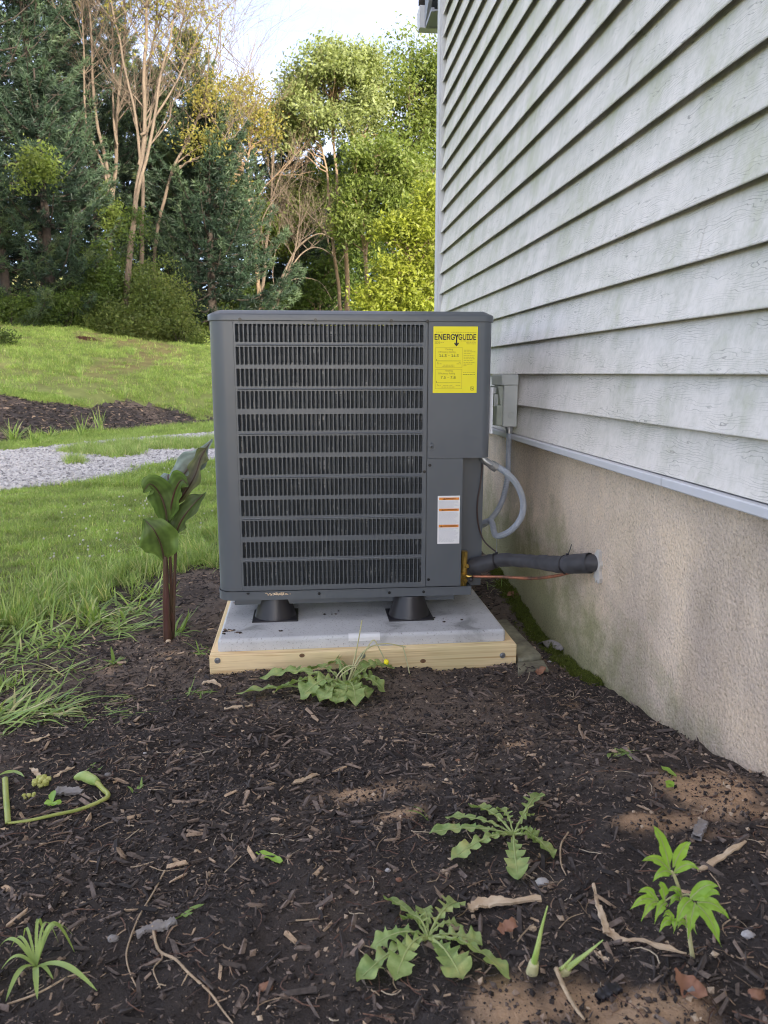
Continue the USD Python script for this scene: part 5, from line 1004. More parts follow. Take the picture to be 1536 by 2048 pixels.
obj("dry_straw", tube(spline([onY(805, 1290, 2.25), onY(812, 1315, 2.235), gl(820, 1347)], 12), 0.002, 6), M["stalk_pale"], None, smooth=True, label="pale dry stem leaning alone on the front board's right half", cat_="straw")

# the sapling by the wall: compound leaves of pointed leaflets
sb = gl(1385, 1922, 0.0); sap = thing("sapling", "bright green young sapling with pointed leaflets", "sapling", sb)
node = [sb, onY(1380, 1880, sb[1]), onY(1374, 1835, sb[1] - 0.004), onY(1362, 1790, sb[1] - 0.006), onY(1350, 1755, sb[1] - 0.010), onY(1343, 1742, sb[1] - 0.012)]
obj("stem", tube(spline(node, 30), np.linspace(0.0030, 0.0016, 30), 8), M["stalk_pale"], sap, smooth=True)
def leaflet(b, tip, w, seed, droop=0.010):
    n = 17; u = np.linspace(0, 1, n); b, tip = np.asarray(b), np.asarray(tip)
    mid = b + (tip - b) * u[:, None] + np.array([0, 0, 1.0]) * (droop * np.sin(PI * u * 0.9))[:, None]
    ww = 0.74 * w * np.interp(u, [0, 0.08, 0.22, 0.4, 0.6, 0.8, 0.93, 1], [0.10, 0.45, 0.88, 1.0, 0.80, 0.42, 0.12, 0.01])
    lf = obj("leaflet", ribbon(mid, ww, -FW * 0.75 + np.array([0, 0, 0.5]), 0.22, 5, 0.0012, seed), M["sapling"], sap, smooth=True)
    obj("midrib", tube(mid[:15] + np.array([0, -0.0003, 0.0008]), np.linspace(0.0009, 0.0003, 15), 5), M["pale_rib"], lf, smooth=True)
def cluster(px, py, Y, leaves, seed):
    b = onY(px, py, Y)
    for k, (bx_, by_, tx, ty, w) in enumerate(leaves):
        B_ = onY(bx_, by_, Y); dirn = np.array([(tx - bx_), (ty - by_)]); T_ = onY(tx, ty, Y - 0.012 * (0.4 + ((k * 7) % 5) / 5) + 0.00005 * (by_ - ty))
        leaflet(B_, T_, w, seed + k)
    return b
Ys = sb[1]
cluster(1343, 1745, Ys - 0.012, [(1340, 1738, 1305, 1656, 0.0098), (1346, 1735, 1382, 1690, 0.0090), (1338, 1740, 1283, 1727, 0.0072), (1344, 1748, 1305, 1768, 0.0080), (1348, 1745, 1398, 1744, 0.0074)], 500)
c2 = cluster(1388, 1800, Ys - 0.03, [(1380, 1798, 1437, 1778, 0.0098), (1386, 1800, 1440, 1795, 0.0085), (1382, 1800, 1350, 1858, 0.0098), (1390, 1806, 1376, 1882, 0.0098), (1394, 1810, 1442, 1898, 0.0105), (1394, 1806, 1458, 1842, 0.0095)], 520)
c3 = cluster(1325, 1805, Ys - 0.015, [(1315, 1802, 1276, 1790, 0.0065), (1313, 1803, 1260, 1824, 0.0072), (1314, 1804, 1282, 1848, 0.0065), (1330, 1803, 1316, 1774, 0.0075), (1332, 1806, 1308, 1852, 0.0072), (1364, 1795, 1332, 1790, 0.0050), (1360, 1800, 1338, 1818, 0.0050)], 540)
c4 = cluster(1350, 1845, Ys - 0.006, [(1345, 1846, 1318, 1868, 0.0070), (1350, 1847, 1347, 1872, 0.0055), (1346, 1842, 1326, 1838, 0.0052), (1372, 1855, 1392, 1872, 0.0050), (1372, 1852, 1354, 1862, 0.0045)], 560)
for a_, b_ in ((node[3], c2), (node[3], c3), (node[2], c4)): obj("petiole", tube(spline([a_, (a_ + b_) / 2 + [0, -0.003, 0.006], b_], 10), 0.0011, 6), M["stalk_pale"], sap, smooth=True)

# canna with maroon stems beside the cabinet
cb = gl(338, 1280, -0.01); CYp = cb[1]; can = thing("canna", "dark leaved canna plant with maroon stems left of the cabinet", "canna", cb)
for pts, r0, r1 in (([(336, 1284), (333, 1235), (332, 1180), (331, 1125), (328, 1085)], 0.0150, 0.0060), ([(345, 1282), (347, 1230), (349, 1170), (351, 1110), (354, 1060), (364, 1015)], 0.0068, 0.0042), ([(341, 1282), (341, 1230), (342, 1170), (340, 1110), (335, 1040)], 0.0066, 0.0042)):
    P = spline([onY(x, y, CYp + (0.012 if x > 340 else -0.004)) for x, y in pts], 26); n_ = len(P)
    obj("stem", tube(P, np.linspace(r0, r1, n_) * (1 + 0.06 * np.sin(np.linspace(0, 20, n_))), 12), M["maroon"], can, smooth=True)
obj("cut_stub", blob(onY(337, 1283, CYp - 0.018), 0.010, 4, 2, 0.2, (1, 0.7, 0.9)), M["straw"], can, smooth=True)
def canna_leaf(mid_px, widths, face, tip_col, base_col, fold, cols=17, depth=None, wav=0.006, seed=0, shift=0.0):
    n = 26; D = np.zeros(len(mid_px)) if depth is None else np.array(depth)
    P = spline([onY(x, y, CYp + shift + dd_) for (x, y), dd_ in zip(mid_px, D)], n); u = np.linspace(0, 1, n)
    w = np.interp(u, np.linspace(0, 1, len(widths)), widths) * 1.0
    v, f = ribbon(P, w, face, fold, cols, wav, seed)
    uu = np.repeat(u, cols); cc = np.abs(np.tile(np.linspace(-1, 1, cols), n)); tone = 0.95 + 0.16 * np.sin(cc * 15 + uu * 10)[:, None]
    col = (np.array(base_col) * (1 - cc[:, None]) + np.array(tip_col) * cc[:, None]) * tone
    lf = obj("leaf", (v, f), M["canna"], can, smooth=True, tint=col)
    t, A_, B_ = frames(P); fn = np.asarray(face, float) / np.linalg.norm(face)
    obj("midrib", tube(P[:24] + fn * 0.0012, np.linspace(0.0042, 0.0012, 24), 6), M["maroon"], lf, smooth=True)
G1, G2, GD = (0.14, 0.235, 0.05), (0.18, 0.29, 0.06), (0.08, 0.12, 0.03)
BL = (0.36, 0.46, 0.42)
cam_f = -FW
canna_leaf([(329, 1122), (322, 1090), (308, 1060), (287, 1037)], [0.006, 0.054, 0.068, 0.044, 0.002], cam_f + [0.1, 0, 0.3], G2, GD, 0.16, depth=[0, -0.03, -0.05, -0.04], seed=1)
canna_leaf([(334, 1060), (331, 1020), (318, 985), (300, 968), (286, 985)], [0.006, 0.040, 0.046, 0.034, 0.004], cam_f + [0.55, 0, -0.15], G1, GD, 0.30, depth=[0, -0.005, -0.01, -0.03, -0.05], seed=2)
canna_leaf([(338, 1050), (343, 1010), (352, 978), (364, 960), (378, 972)], [0.006, 0.038, 0.044, 0.036, 0.004], cam_f + [-0.6, 0, -0.1], G1, GD, 0.30, depth=[0.01, 0.0, -0.01, -0.03, -0.06], seed=3)
canna_leaf([(352, 1068), (364, 1040), (386, 1010), (412, 984)], [0.004, 0.034, 0.040, 0.028, 0.003], cam_f + [-0.3, 0, 0.6], (0.10, 0.14, 0.05), GD, 0.28, depth=[0, -0.01, -0.015, 0.0], seed=4)
canna_leaf([(348, 1000), (362, 960), (378, 935), (396, 920), (412, 898), (424, 878)], [0.005, 0.040, 0.048, 0.040, 0.016, 0.003], cam_f + [0.2, 0, 0.5], BL, (0.16, 0.17, 0.12), 0.35, depth=[0.04, 0.05, 0.06, 0.06, 0.06, 0.06], seed=5)
canna_leaf([(352, 1010), (376, 975), (392, 945), (402, 915), (414, 895)], [0.004, 0.030, 0.046, 0.028, 0.003], cam_f + [-0.7, 0, 0.2], (0.17, 0.20, 0.07), (0.10, 0.08, 0.05), 0.2, depth=[0.02, 0.02, 0.03, 0.045, 0.055], seed=6, wav=0.010)
canna_leaf([(342, 1000), (340, 975), (336, 955), (338, 948)], [0.012, 0.036, 0.036, 0.004], cam_f + [0.1, 0, 0.9], BL, (0.17, 0.21, 0.19), 0.3, depth=[0.02, 0.02, 0.03, 0.05], seed=7)

# grass-like weeds, each a thing
def weed(label, px, py, n, lmin, lmax, w, seed, spread=0.02, lean=0.9, dirx=None, cat_="weed", name="crabgrass"):
    c = gl(px, py); r_ = np.random.default_rng(seed); a = r_.uniform(0, 2 * PI, n) if dirx is None else r_.normal(dirx, 0.9, n)
    base = c + np.stack([r_.normal(0, spread, n), r_.normal(0, spread, n), np.zeros(n)], 1); base[:, 2] = relief_z(base[:, 0], base[:, 1]) - 0.003
    m = blades(base, a, r_.uniform(0.55 * lmin, 0.72 * lmax, n), 1.35 * w * r_.uniform(0.6, 1.2, n), np.abs(r_.normal(lean, 0.35, n)), r_.normal(0.85, 0.5, n), r_, 6)
    m = (np.column_stack([m[0][:, :2], np.maximum(m[0][:, 2], relief_z(m[0][:, 0], m[0][:, 1]) + 0.002)]), m[1])
    t = thing(name, label, cat_, c)
    if n > 14: obj("blades", m, M["crabgrass"], t)
    else:
        for k in range(n): obj("blade", (m[0][14 * k:14 * k + 14], m[1][12 * k:12 * k + 12] - 14 * k), M["crabgrass"], t)
    return t
weed("tall pale crabgrass tuft on the soil mound left of the canna", 178, 1252, 60, 0.10, 0.22, 0.0075, 601, 0.03, 0.8)
weed("crabgrass sprawling from the mound towards the canna stems", 235, 1262, 55, 0.10, 0.24, 0.0065, 602, 0.04, 1.2, 0.1)
weed("crabgrass tuft on the lower left slope of the soil mound", 118, 1290, 55, 0.10, 0.22, 0.006, 603, 0.04, 1.1)
weed("crabgrass at the picture's left edge below the lawn", 30, 1310, 50, 0.10, 0.2, 0.006, 604, 0.05, 1.0)
weed("big pale crabgrass mat spreading over the mulch at far left", 20, 1430, 95, 0.09, 0.22, 0.0065, 605, 0.05, 1.15, 0.3)
weed("crabgrass runner tuft reaching right across the mulch", 105, 1412, 60, 0.10, 0.24, 0.005, 606, 0.05, 1.3, 0.1)
weed("sparse crabgrass strands at the right tip of the mat", 200, 1420, 26, 0.10, 0.22, 0.0036, 607, 0.04, 1.35, 0.2)
weed("dark green grass tuft half buried at the far left edge", 6, 1372, 70, 0.06, 0.13, 0.0045, 608, 0.03, 0.7)
weed("crabgrass with long arching blades at the canna's foot", 355, 1268, 14, 0.10, 0.22, 0.0075, 609, 0.015, 0.75, 0.5)
weed("pale crabgrass clump between the lawn's dark edge and the mound", 130, 1222, 70, 0.10, 0.24, 0.007, 630, 0.06, 1.0)
weed("light crabgrass spreading flat right of the mound's top", 262, 1225, 60, 0.10, 0.24, 0.007, 631, 0.05, 1.1)
weed("crabgrass sprawl on bare soil at the left edge", 48, 1272, 70, 0.10, 0.24, 0.007, 632, 0.07, 1.1)
weed("wiry crabgrass runners over brown soil below the mound", 120, 1335, 40, 0.10, 0.24, 0.0045, 633, 0.07, 1.3)
weed("light grass tuft between the canna and the lawn", 300, 1190, 55, 0.09, 0.2, 0.006, 634, 0.05, 0.9)
weed("small broad bladed grass sprig before the canna", 228, 1325, 10, 0.05, 0.10, 0.008, 610, 0.01, 0.8)
weed("thin grass sprig lying between the canna and the lumber frame", 405, 1305, 12, 0.05, 0.11, 0.005, 611, 0.02, 1.2)
weed("grass strands lying before the lumber frame's left corner", 395, 1385, 14, 0.05, 0.13, 0.004, 612, 0.03, 1.35)
weed("lush light green grass between the canna and the cabinet", 400, 1080, 80, 0.10, 0.2, 0.006, 613, 0.10, 0.8)
weed("dark grass tuft at the lawn's edge behind the canna", 292, 1105, 90, 0.09, 0.18, 0.0045, 614, 0.07, 0.8)
weed("dark grass tuft on the lawn's lower edge, left of the mound", 150, 1165, 90, 0.08, 0.16, 0.0042, 615, 0.10, 0.8)
weed("dry dead grass and roots under the copper pipe by the wall", 1012, 1172, 60, 0.05, 0.12, 0.0022, 616, 0.05, 1.2)
t = thing("crabgrass", "star shaped crabgrass plant at the bottom left corner", "weed", gl(74, 1947))
c = gl(74, 1947, 0.004)
for k, (px, py, w, ar) in enumerate([(-6, 1912, 0.0045, 0.03), (2, 1948, 0.004, 0.02), (24, 1905, 0.0034, 0.03), (48, 1884, 0.003, 0.035), (150, 1918, 0.0055, 0.055), (148, 1884, 0.0045, 0.04), (196, 2006, 0.0062, 0.02), (76, 2014, 0.0062, 0.015), (12, 2008, 0.0060, 0.02), (108, 1975, 0.004, 0.01), (118, 1895, 0.003, 0.05), (90, 1880, 0.0035, 0.05)]):
    tip = gl(px, py, 0.004); mid = c + (tip - c) * np.linspace(0, 1, 14)[:, None] + np.array([0, 0, 1.0]) * (ar * np.sin(PI * np.linspace(0, 1, 14)))[:, None]
    obj("blade", ribbon(mid, 0.62 * w * np.interp(np.linspace(0, 1, 14), [0, 0.2, 0.6, 0.9, 1], [0.5, 0.9, 1, 0.5, 0.05]), [0, -0.2, 1], 0.25, 3), M["crabgrass"], t, smooth=True)
def one_leaf(label, pts, w, name="fallen_leaf", cat_="leaf", mat="sapling", lift=0.006, fold=0.3, prof=((0, 0.1), (0.3, 1), (0.7, 0.8), (1, 0.05))):
    P = spline([gl(x, y, lift) for x, y in pts], 14); u = np.linspace(0, 1, 14)
    return obj(name, ribbon(P, w * np.interp(u, *zip(*prof)), [0, -0.3, 1], fold, 3, 0.0006), M[mat], None, smooth=True, label=label, cat_=cat_)
one_leaf("torn pale green leaf strip lying on the mulch left of centre", [(512, 1717), (540, 1724), (563, 1737)], 0.006, prof=((0, 0.2), (0.2, 1), (0.85, 1), (1, 0.6)))
one_leaf("curled light green leaf on the mulch near the sandy patch", [(1322, 1538), (1338, 1550), (1352, 1566)], 0.008)
one_leaf("small round green leaf just below the curled one", [(1334, 1585), (1340, 1579), (1347, 1582)], 0.009)
weed("small feathery green weed lying right of the bed's middle", 1238, 1518, 22, 0.03, 0.06, 0.006, 620, 0.012, 1.1)
weed("single upright grass blade above the dandelions", 857, 1640, 2, 0.05, 0.075, 0.005, 621, 0.002, 0.15)
weed("tiny two bladed green sprout right of the bent stalk", 275, 1582, 5, 0.02, 0.045, 0.006, 622, 0.004, 0.5)
weed("small grass sprig above the bent stalk's bulb", 180, 1545, 8, 0.02, 0.05, 0.004, 623, 0.008, 0.9)
weed("little green sprig on the mulch between the twigs", 368, 1842, 6, 0.015, 0.035, 0.005, 624, 0.006, 1.0)
sd_ = thing("seedling", "tiny four leaved green seedling inside the bent stalk", "seedling", gl(105, 1615)); c = gl(105, 1614, 0.012)
for px, py in ((90, 1612), (104, 1597), (108, 1590), (124, 1612), (112, 1622), (100, 1623)):
    tip = gl(px, py, 0.013); P = c + (tip - c) * np.linspace(0, 1, 9)[:, None]; obj("leaf", ribbon(P, 0.006 * np.interp(np.linspace(0, 1, 9), [0, 0.5, 0.85, 1], [0.2, 0.9, 1, 0.1]), [0, -0.4, 1], 0.2, 3), M["sapling"], sd_, smooth=True)
# bent stalk with its bulb, yellow-green clump, cut shoots
bs = thing("bent_stalk", "yellow green flower stalk lying folded with its bulb end, far left", "stalk", gl(100, 1640))
P1 = [gl(11, 1562, 0.012), gl(12, 1590, 0.010), gl(15, 1625, 0.009), gl(17, 1652, 0.008)]
P2 = [gl(17, 1653, 0.008), gl(60, 1647, 0.008), gl(110, 1636, 0.008), gl(160, 1622, 0.009), gl(205, 1606, 0.010), gl(217, 1597, 0.012), gl(207, 1587, 0.013), gl(194, 1577, 0.014)]
obj("stalk", [tube(spline(P1, 16), np.linspace(0.0060, 0.0054, 16), 9, True, 0.0030), tube(spline(P2, 40), np.interp(np.linspace(0, 1, 40), [0, 0.1, 0.5, 0.9, 1], [0.0026, 0.0038, 0.0044, 0.0050, 0.0064]), 9, True, np.interp(np.linspace(0, 1, 40), [0, 0.5, 1], [0.002, 0.0034, 0.0058]))], M["green_stalk"], bs, smooth=True)
P3_ = [gl(196, 1578, 0.014), gl(185, 1572, 0.015), gl(168, 1567, 0.015), gl(150, 1567, 0.012)]
obj("bulb", tube(spline(P3_, 14), np.interp(np.linspace(0, 1, 14), [0, 0.3, 0.6, 0.85, 1], [0.007, 0.0105, 0.0115, 0.008, 0.004]), 12), M["shoot"], bs, smooth=True)
one_leaf("thin bright green blade arching over the bent stalk's top", [(-8, 1568), (20, 1558), (38, 1560), (50, 1567)], 0.0045, "weed", "weed", "crabgrass", 0.020)
fg = gl(86, 1570); rs = np.random.default_rng(77); cl = [blob(fg + [rs.normal(0, 0.007), rs.normal(0, 0.007), 0.005 + 0.012 * rs.random()], rs.uniform(0.0035, 0.0075), k, 2, 0.5) for k in range(34)]
p = obj("fungus_clump", cl, M["fungus"], None, smooth=True, label="lumpy yellow green clump beside the bent stalk", cat_="fungus")
fg = gl(60, 1596); cl = [blob(fg + [rs.normal(0, 0.007), rs.normal(0, 0.003), 0.003 + 0.004 * rs.random()], rs.uniform(0.002, 0.0045), k, 1, 0.5) for k in range(12)]
obj("fungus_crumbs", cl, M["fungus"], None, smooth=True, label="few yellow green crumbs just below the lumpy clump", cat_="fungus")
def shoot(label, pts, r0, r1, extra=None):
    b = gl(*pts[0], 0.0); t = thing("cut_shoot", label, "shoot", b); Y = b[1]
    P = spline([b] + [onY(x, y, Y - 0.004) for x, y in pts[1:]], 20); obj("blade", tube(P, np.linspace(r0, r1, 20), 9, True, np.linspace(r0 * 0.8, r1 * 0.35, 20)), M["shoot"], t, smooth=True)
    if extra: obj("blade", tube(spline([b + [0, 0, 0.004]] + [onY(x, y, Y - 0.008) for x, y in extra], 12), np.linspace(r0 * 0.8, 0.0012, 12), 8, True, np.linspace(r0 * 0.5, 0.0006, 12)), M["shoot"], t, smooth=True)
    obj("sheath", tube(spline([b - [0, 0, 0.004], b + (P[3] - b) * 1.0], 6), [0.0085, 0.008, 0.0075, 0.007, 0.0066, 0.006], 10), M["stalk_pale"], t, smooth=True)
shoot("upright pale green cut shoot right of the largest dandelion", [(1063, 1945), (1074, 1900), (1083, 1858), (1095, 1812)], 0.0058, 0.0014)
shoot("leaning forked green shoot between the upright shoot and the straw", [(1122, 1945), (1150, 1925), (1178, 1903), (1206, 1880)], 0.0052, 0.0012, [(1138, 1922), (1148, 1908)])
# wood, straw, twigs, stones and leaves lying about
def flat_piece(name, label, cat_, pts, widths, mat, thick=0.003, lift=0.006, seed=0, cup=0.25):
    n = 22; P = spline([gl(x, y, lift) for x, y in pts], n); w = (0.68 if mat == 'straw' else 0.85) * np.interp(np.linspace(0, 1, n), np.linspace(0, 1, len(widths)), widths)
    r_ = np.random.default_rng(seed); w = w * (1 + 0.28 * r_.uniform(-1, 1, n))
    v, f = ribbon(P, w, [0, -0.15, 1], cup, 5, 0.0015, seed); m = len(v); v2 = v - [0, 0, thick]
    i = np.arange(n - 1) * 5; sidef = np.vstack([np.stack([i, i + 5, i + 5 + m], 1), np.stack([i, i + 5 + m, i + m], 1), np.stack([i + 4, i + 9 + m, i + 9], 1), np.stack([i + 4, i + 4 + m, i + 9 + m], 1)])
    return obj(name, (np.vstack([v, v2]), np.vstack([f, f[:, ::-1] + m, sidef])), M[mat], None, smooth=40, label=label, cat_=cat_)
flat_piece("wood_splinter", "large pale curved wood splinter between the two right hand dandelions", "splinter", [(938, 1822), (965, 1812), (1010, 1815), (1082, 1807)], [0.008, 0.0115, 0.009, 0.005], "straw", 0.004, 0.010, 1, 0.4)
flat_piece("wood_splinter", "pale wood strip resting under the sapling's top leaves", "splinter", [(1396, 1752), (1430, 1735), (1462, 1718), (1490, 1702)], [0.004, 0.007, 0.006, 0.002], "straw", 0.003, 0.012, 2)
flat_piece("wood_splinter", "brown wood strip under the largest dandelion's right leaves", "splinter", [(893, 1850), (912, 1866), (930, 1884), (942, 1895)], [0.003, 0.006, 0.006, 0.004], "twig", 0.003, 0.006, 3)
flat_piece("dry_straw", "long frayed pale straw left of the sapling", "straw", [(1212, 1862), (1240, 1878), (1290, 1893), (1335, 1910), (1372, 1920)], [0.008, 0.006, 0.0045, 0.0035, 0.001], "straw", 0.002, 0.007, 4)
flat_piece("dry_straw", "upright leaning straw at the long straw's left end", "straw", [(1186, 1775), (1194, 1808), (1204, 1838), (1214, 1872)], [0.0025, 0.005, 0.006, 0.008], "straw", 0.002, 0.010, 5)
flat_piece("dry_straw", "short frayed straw near the leaning forked shoot", "straw", [(1190, 1908), (1204, 1920), (1220, 1932)], [0.003, 0.005, 0.002], "straw", 0.002, 0.006, 6)
flat_piece("wood_splinter", "pale wood splinter at the lumber frame's left corner", "splinter", [(405, 1362), (425, 1366), (442, 1374)], [0.008, 0.011, 0.003], "straw", 0.003, 0.014, 7)
flat_piece("wood_splinter", "thin pale splinter left of the dandelion mass", "splinter", [(448, 1416), (475, 1414), (505, 1409)], [0.004, 0.007, 0.002], "straw", 0.003, 0.006, 8)
flat_piece("wood_splinter", "pale splinter at the hollow's upper rim", "splinter", [(585, 1570), (610, 1562), (634, 1552)], [0.005, 0.009, 0.003], "straw", 0.003, 0.005, 9)
flat_piece("wood_splinter", "tan splinter pointing away from the yellow green clump", "splinter", [(62, 1535), (72, 1548), (80, 1558)], [0.004, 0.008, 0.006], "straw", 0.003, 0.007, 10)
flat_piece("wood_splinter", "tan sliver right of the yellow green clump", "splinter", [(108, 1558), (128, 1550), (150, 1543)], [0.003, 0.005, 0.002], "straw", 0.002, 0.006, 11)
flat_piece("wood_splinter", "flat pale sliver above the yellow green clump", "splinter", [(50, 1497), (75, 1490), (100, 1481)], [0.002, 0.006, 0.003], "straw", 0.002, 0.006, 12)
flat_piece("wood_splinter", "white sliver lying against the foot of the wall", "splinter", [(1315, 1436), (1335, 1432), (1350, 1429)], [0.002, 0.004, 0.002], "straw", 0.002, 0.006, 13)
flat_piece("bark_piece", "grey bark chunk beside the bulb end of the bent stalk", "bark", [(110, 1585), (130, 1583), (165, 1585)], [0.009, 0.013, 0.006], "grey_shell", 0.006, 0.008, 14)
flat_piece("bark_piece", "long grey bark piece lying between the two twigs", "bark", [(274, 1885), (300, 1875), (330, 1868), (352, 1858)], [0.004, 0.007, 0.007, 0.006], "grey_shell", 0.005, 0.007, 15)
flat_piece("bark_piece", "black charred bark chunk at the bottom edge", "bark", [(1195, 2000), (1215, 1990), (1240, 1978)], [0.006, 0.008, 0.006], "black_plastic", 0.005, 0.006, 16)
flat_piece("bark_piece", "silvery bark slab standing in the mulch above the sapling", "bark", [(1392, 1682), (1398, 1668), (1408, 1650)], [0.008, 0.009, 0.008], "grey_shell", 0.008, 0.012, 17)
flat_piece("bark_piece", "curled grey bark fragment resting on moss by the wall", "bark", [(1085, 1300), (1100, 1292), (1118, 1300), (1126, 1310)], [0.020, 0.030, 0.026, 0.012], "grey_shell", 0.004, 0.026, 18, -0.7)
def twig(label, paths, r):
    r *= 0.7; c = gl(*paths[0][len(paths[0]) // 2]); t = thing("twig", label, "twig", c)
    for k, pts in enumerate(paths):
        P = spline([gl(x, y, r * 1.3 + 0.003) for x, y in pts], 8 * len(pts)); n_ = len(P); rr = r * (1 if k == 0 else 0.6)
        obj("branch", tube(P, rr * np.interp(np.linspace(0, 1, n_), [0, 0.5, 1], [1.1, 1.0, 0.55]) * (1 + 0.22 * (np.arange(n_) % 8 == 0)), 6), M["twig"], t, smooth=True)
twig("long thin curving twig left of the forked twig", [[(330, 1752), (310, 1790), (285, 1840), (272, 1868), (256, 1905), (254, 1930), (262, 1965), (276, 1996)]], 0.0019)
twig("forked pale twig running to the bottom edge", [[(306, 1872), (318, 1908), (352, 1936), (378, 1966), (420, 1995), (444, 2022), (466, 2052)], [(318, 1908), (325, 1925), (308, 1955), (322, 1994)], [(378, 1966), (364, 1990)]], 0.0026)
twig("small pale twig above the long curving twig", [[(262, 1735), (280, 1741), (308, 1735)], [(300, 1744), (330, 1752), (370, 1749)]], 0.0016)
twig("thin reddish twig left of the largest dandelion", [[(705, 1892), (725, 1896), (748, 1899)], [(708, 1895), (730, 1918), (745, 1928)]], 0.0014)
twig("curved bare stem standing right of the upper dandelion", [[(1136, 1664), (1122, 1690), (1122, 1730), (1132, 1756)]], 0.0020)
twig("brown stick entering from the bottom edge below the forked shoot", [[(1112, 1948), (1128, 1985), (1150, 2025), (1168, 2052)]], 0.0040)
twig("straight thin twig at the far bottom left", [[(15, 2015), (80, 2000), (140, 1975), (182, 1964)]], 0.0018)
twig("slender brown twig left of the largest dandelion's top leaf", [[(592, 1853), (625, 1846), (655, 1838)]], 0.0014)
twig("slim twig arching below the upright shoot's right", [[(1118, 1858), (1140, 1835), (1168, 1822)]], 0.0010)
twig("brown twig leaning on the moss by the wall", [[(1056, 1262), (1072, 1272), (1096, 1282)]], 0.0030)
for k, (px, py, r, label, mt, nm) in enumerate([(1085, 1760, 0.012, "white chalky stone below the upper dandelion", "white_stone", "stone"), (1497, 1864, 0.009, "small white knobbly stone at the right edge", "white_stone", "stone"), (1100, 1326, 0.009, "white crumbs at the corner of the old block", "white_stone", "stone"), (916, 1527, 0.006, "reddish pebble upper right of the hollow", "dead_leaf", "pebble"), (798, 1754, 0.006, "brown flat pebble right of the torn leaf strip", "dead_leaf", "pebble"), (532, 1975, 0.010, "reddish stone at the bottom left of centre", "dead_leaf", "pebble"), (776, 1736, 0.005, "bluish grey pebble near the brown flat one", "white_stone", "pebble"), (228, 1888, 0.009, "grey pebble above the star shaped crabgrass", "grey_shell", "pebble"), (216, 1555, 0.008, "grey pebble right of the bulb's sprig", "grey_shell", "pebble"), (1065, 1862, 0.006, "round tan pebble near the upright shoot", "straw", "pebble"), (290, 1512, 0.005, "white pebble on the mulch below the crabgrass mat", "white_stone", "pebble"), (1512, 1998, 0.010, "brown stone at the bottom right corner", "dead_leaf", "pebble"), (1386, 2000, 0.012, "grey wood knot at the bottom right", "grey_shell", "pebble")]):
    r *= 0.72; obj(nm, blob(gl(px, py, r * 0.4), r, k + 3, 2, 0.5, (1.25, 1.0, 0.7)), M[mt], None, smooth=40, label=label, cat_=nm)
def dead_leaf(label, px, py, sz, rz, seed):
    c = gl(px, py, 0.012); u = np.linspace(0, 1, 13); d_ = np.array([math.cos(rz), math.sin(rz), 0.12]); P = c + d_ * ((u - 0.5) * 2 * sz)[:, None] + np.array([0, 0, 1]) * (0.25 * sz * np.sin(u * 5 + seed))[:, None]
    obj("dead_leaf", ribbon(P, sz * 0.62 * np.interp(u, [0, 0.2, 0.5, 0.8, 1], [0.05, 0.8, 1, 0.7, 0.05]), [0, -0.5, 1], 0.35, 5, 0.004, seed), M["dead_leaf"], None, smooth=True, label=label, cat_="leaf")
dead_leaf("curled red brown dead leaf in the gap between pad and wall", 1026, 1198, 0.030, 0.4, 1)
dead_leaf("long red brown dead leaf at the bottom right edge", 1378, 2000, 0.022, 2.1, 2)
dead_leaf("tan dead leaf at the front of the broken concrete lump", 1080, 1352, 0.020, 0.2, 3)
dead_leaf("dull red dead leaf beside the large pale splinter", 1015, 1870, 0.014, -0.3, 4)
# soil crumbs spilled on the pad
rs = np.random.default_rng(31); cr = []
for px, py, n, s in ((455, 1262, 26, 0.010), (478, 1266, 9, 0.008), (443, 1267, 9, 0.006), (470, 1207, 6, 0.010), (480, 1168 + 30, 4, 0.008), (560, 1263, 5, 0.004), (660, 1225, 4, 0.02), (905, 1240, 5, 0.03)):
    c = onZ(px, py, PZ)
    for k in range(n):
        q = c + [rs.normal(0, s), rs.normal(0, s * 0.7), 0.0015]
        if PX0 + 0.01 < q[0] < PX1 - 0.01 and q[1] > PY0 + 0.014: cr.append(blob(q, rs.uniform(0.0012, 0.0042), k, 1, 0.5, (1.3, 1, 0.6)))
obj("spilled_soil", cr, M["crumbs"], None, label="crumbs of dark soil spilled on the pale grey pad", cat_="soil", kind="stuff")
# ------------------------------------------------------------------ trees, brush and the plants on the bank
def foot(px, Y):
    p = onY(px, 620, Y); return np.array([p[0], Y, float(ground_z(p[0], Y))])
def leaf_mesh(P, size, rng, upw=0.6):
    """Folded leaf faces: four corners, two triangles each, facing mostly up and outwards."""
    n = len(P); nr = rng.normal(size=(n, 3)) + np.array([0, 0, upw]); nr /= np.linalg.norm(nr, axis=1, keepdims=True)
    a = rng.normal(size=(n, 3)); a -= nr * (a * nr).sum(1, keepdims=True); a /= np.linalg.norm(a, axis=1, keepdims=True); b = np.cross(nr, a)
    s = (size * (0.45 + 1.1 * rng.random(n) ** 1.5))[:, None]
    v = np.stack([P - a * s, P + b * s * 0.45 + nr * s * 0.12, P + a * s, P - b * s * 0.45 + nr * s * 0.12], 1)
    f = (np.arange(n) * 4)[:, None, None] + np.array([[0, 1, 2], [0, 2, 3]])[None]
    return v.reshape(-1, 3), f.reshape(-1, 3)
def clump_tones(P, sub, rng):
    """Leaf tones: mostly shared within a clump, a little different from leaf to leaf, with drifts through the crown."""
    n = len(P); c = np.repeat(rng.random(n // sub + 1), sub)[:n]; w = meshkit.fbm(P * 0.7, 3, 5)
    return np.repeat(np.clip(0.35 * c + 0.35 * rng.random(n) + 0.9 * (w - 0.5) + 0.15, 0, 1), 4)
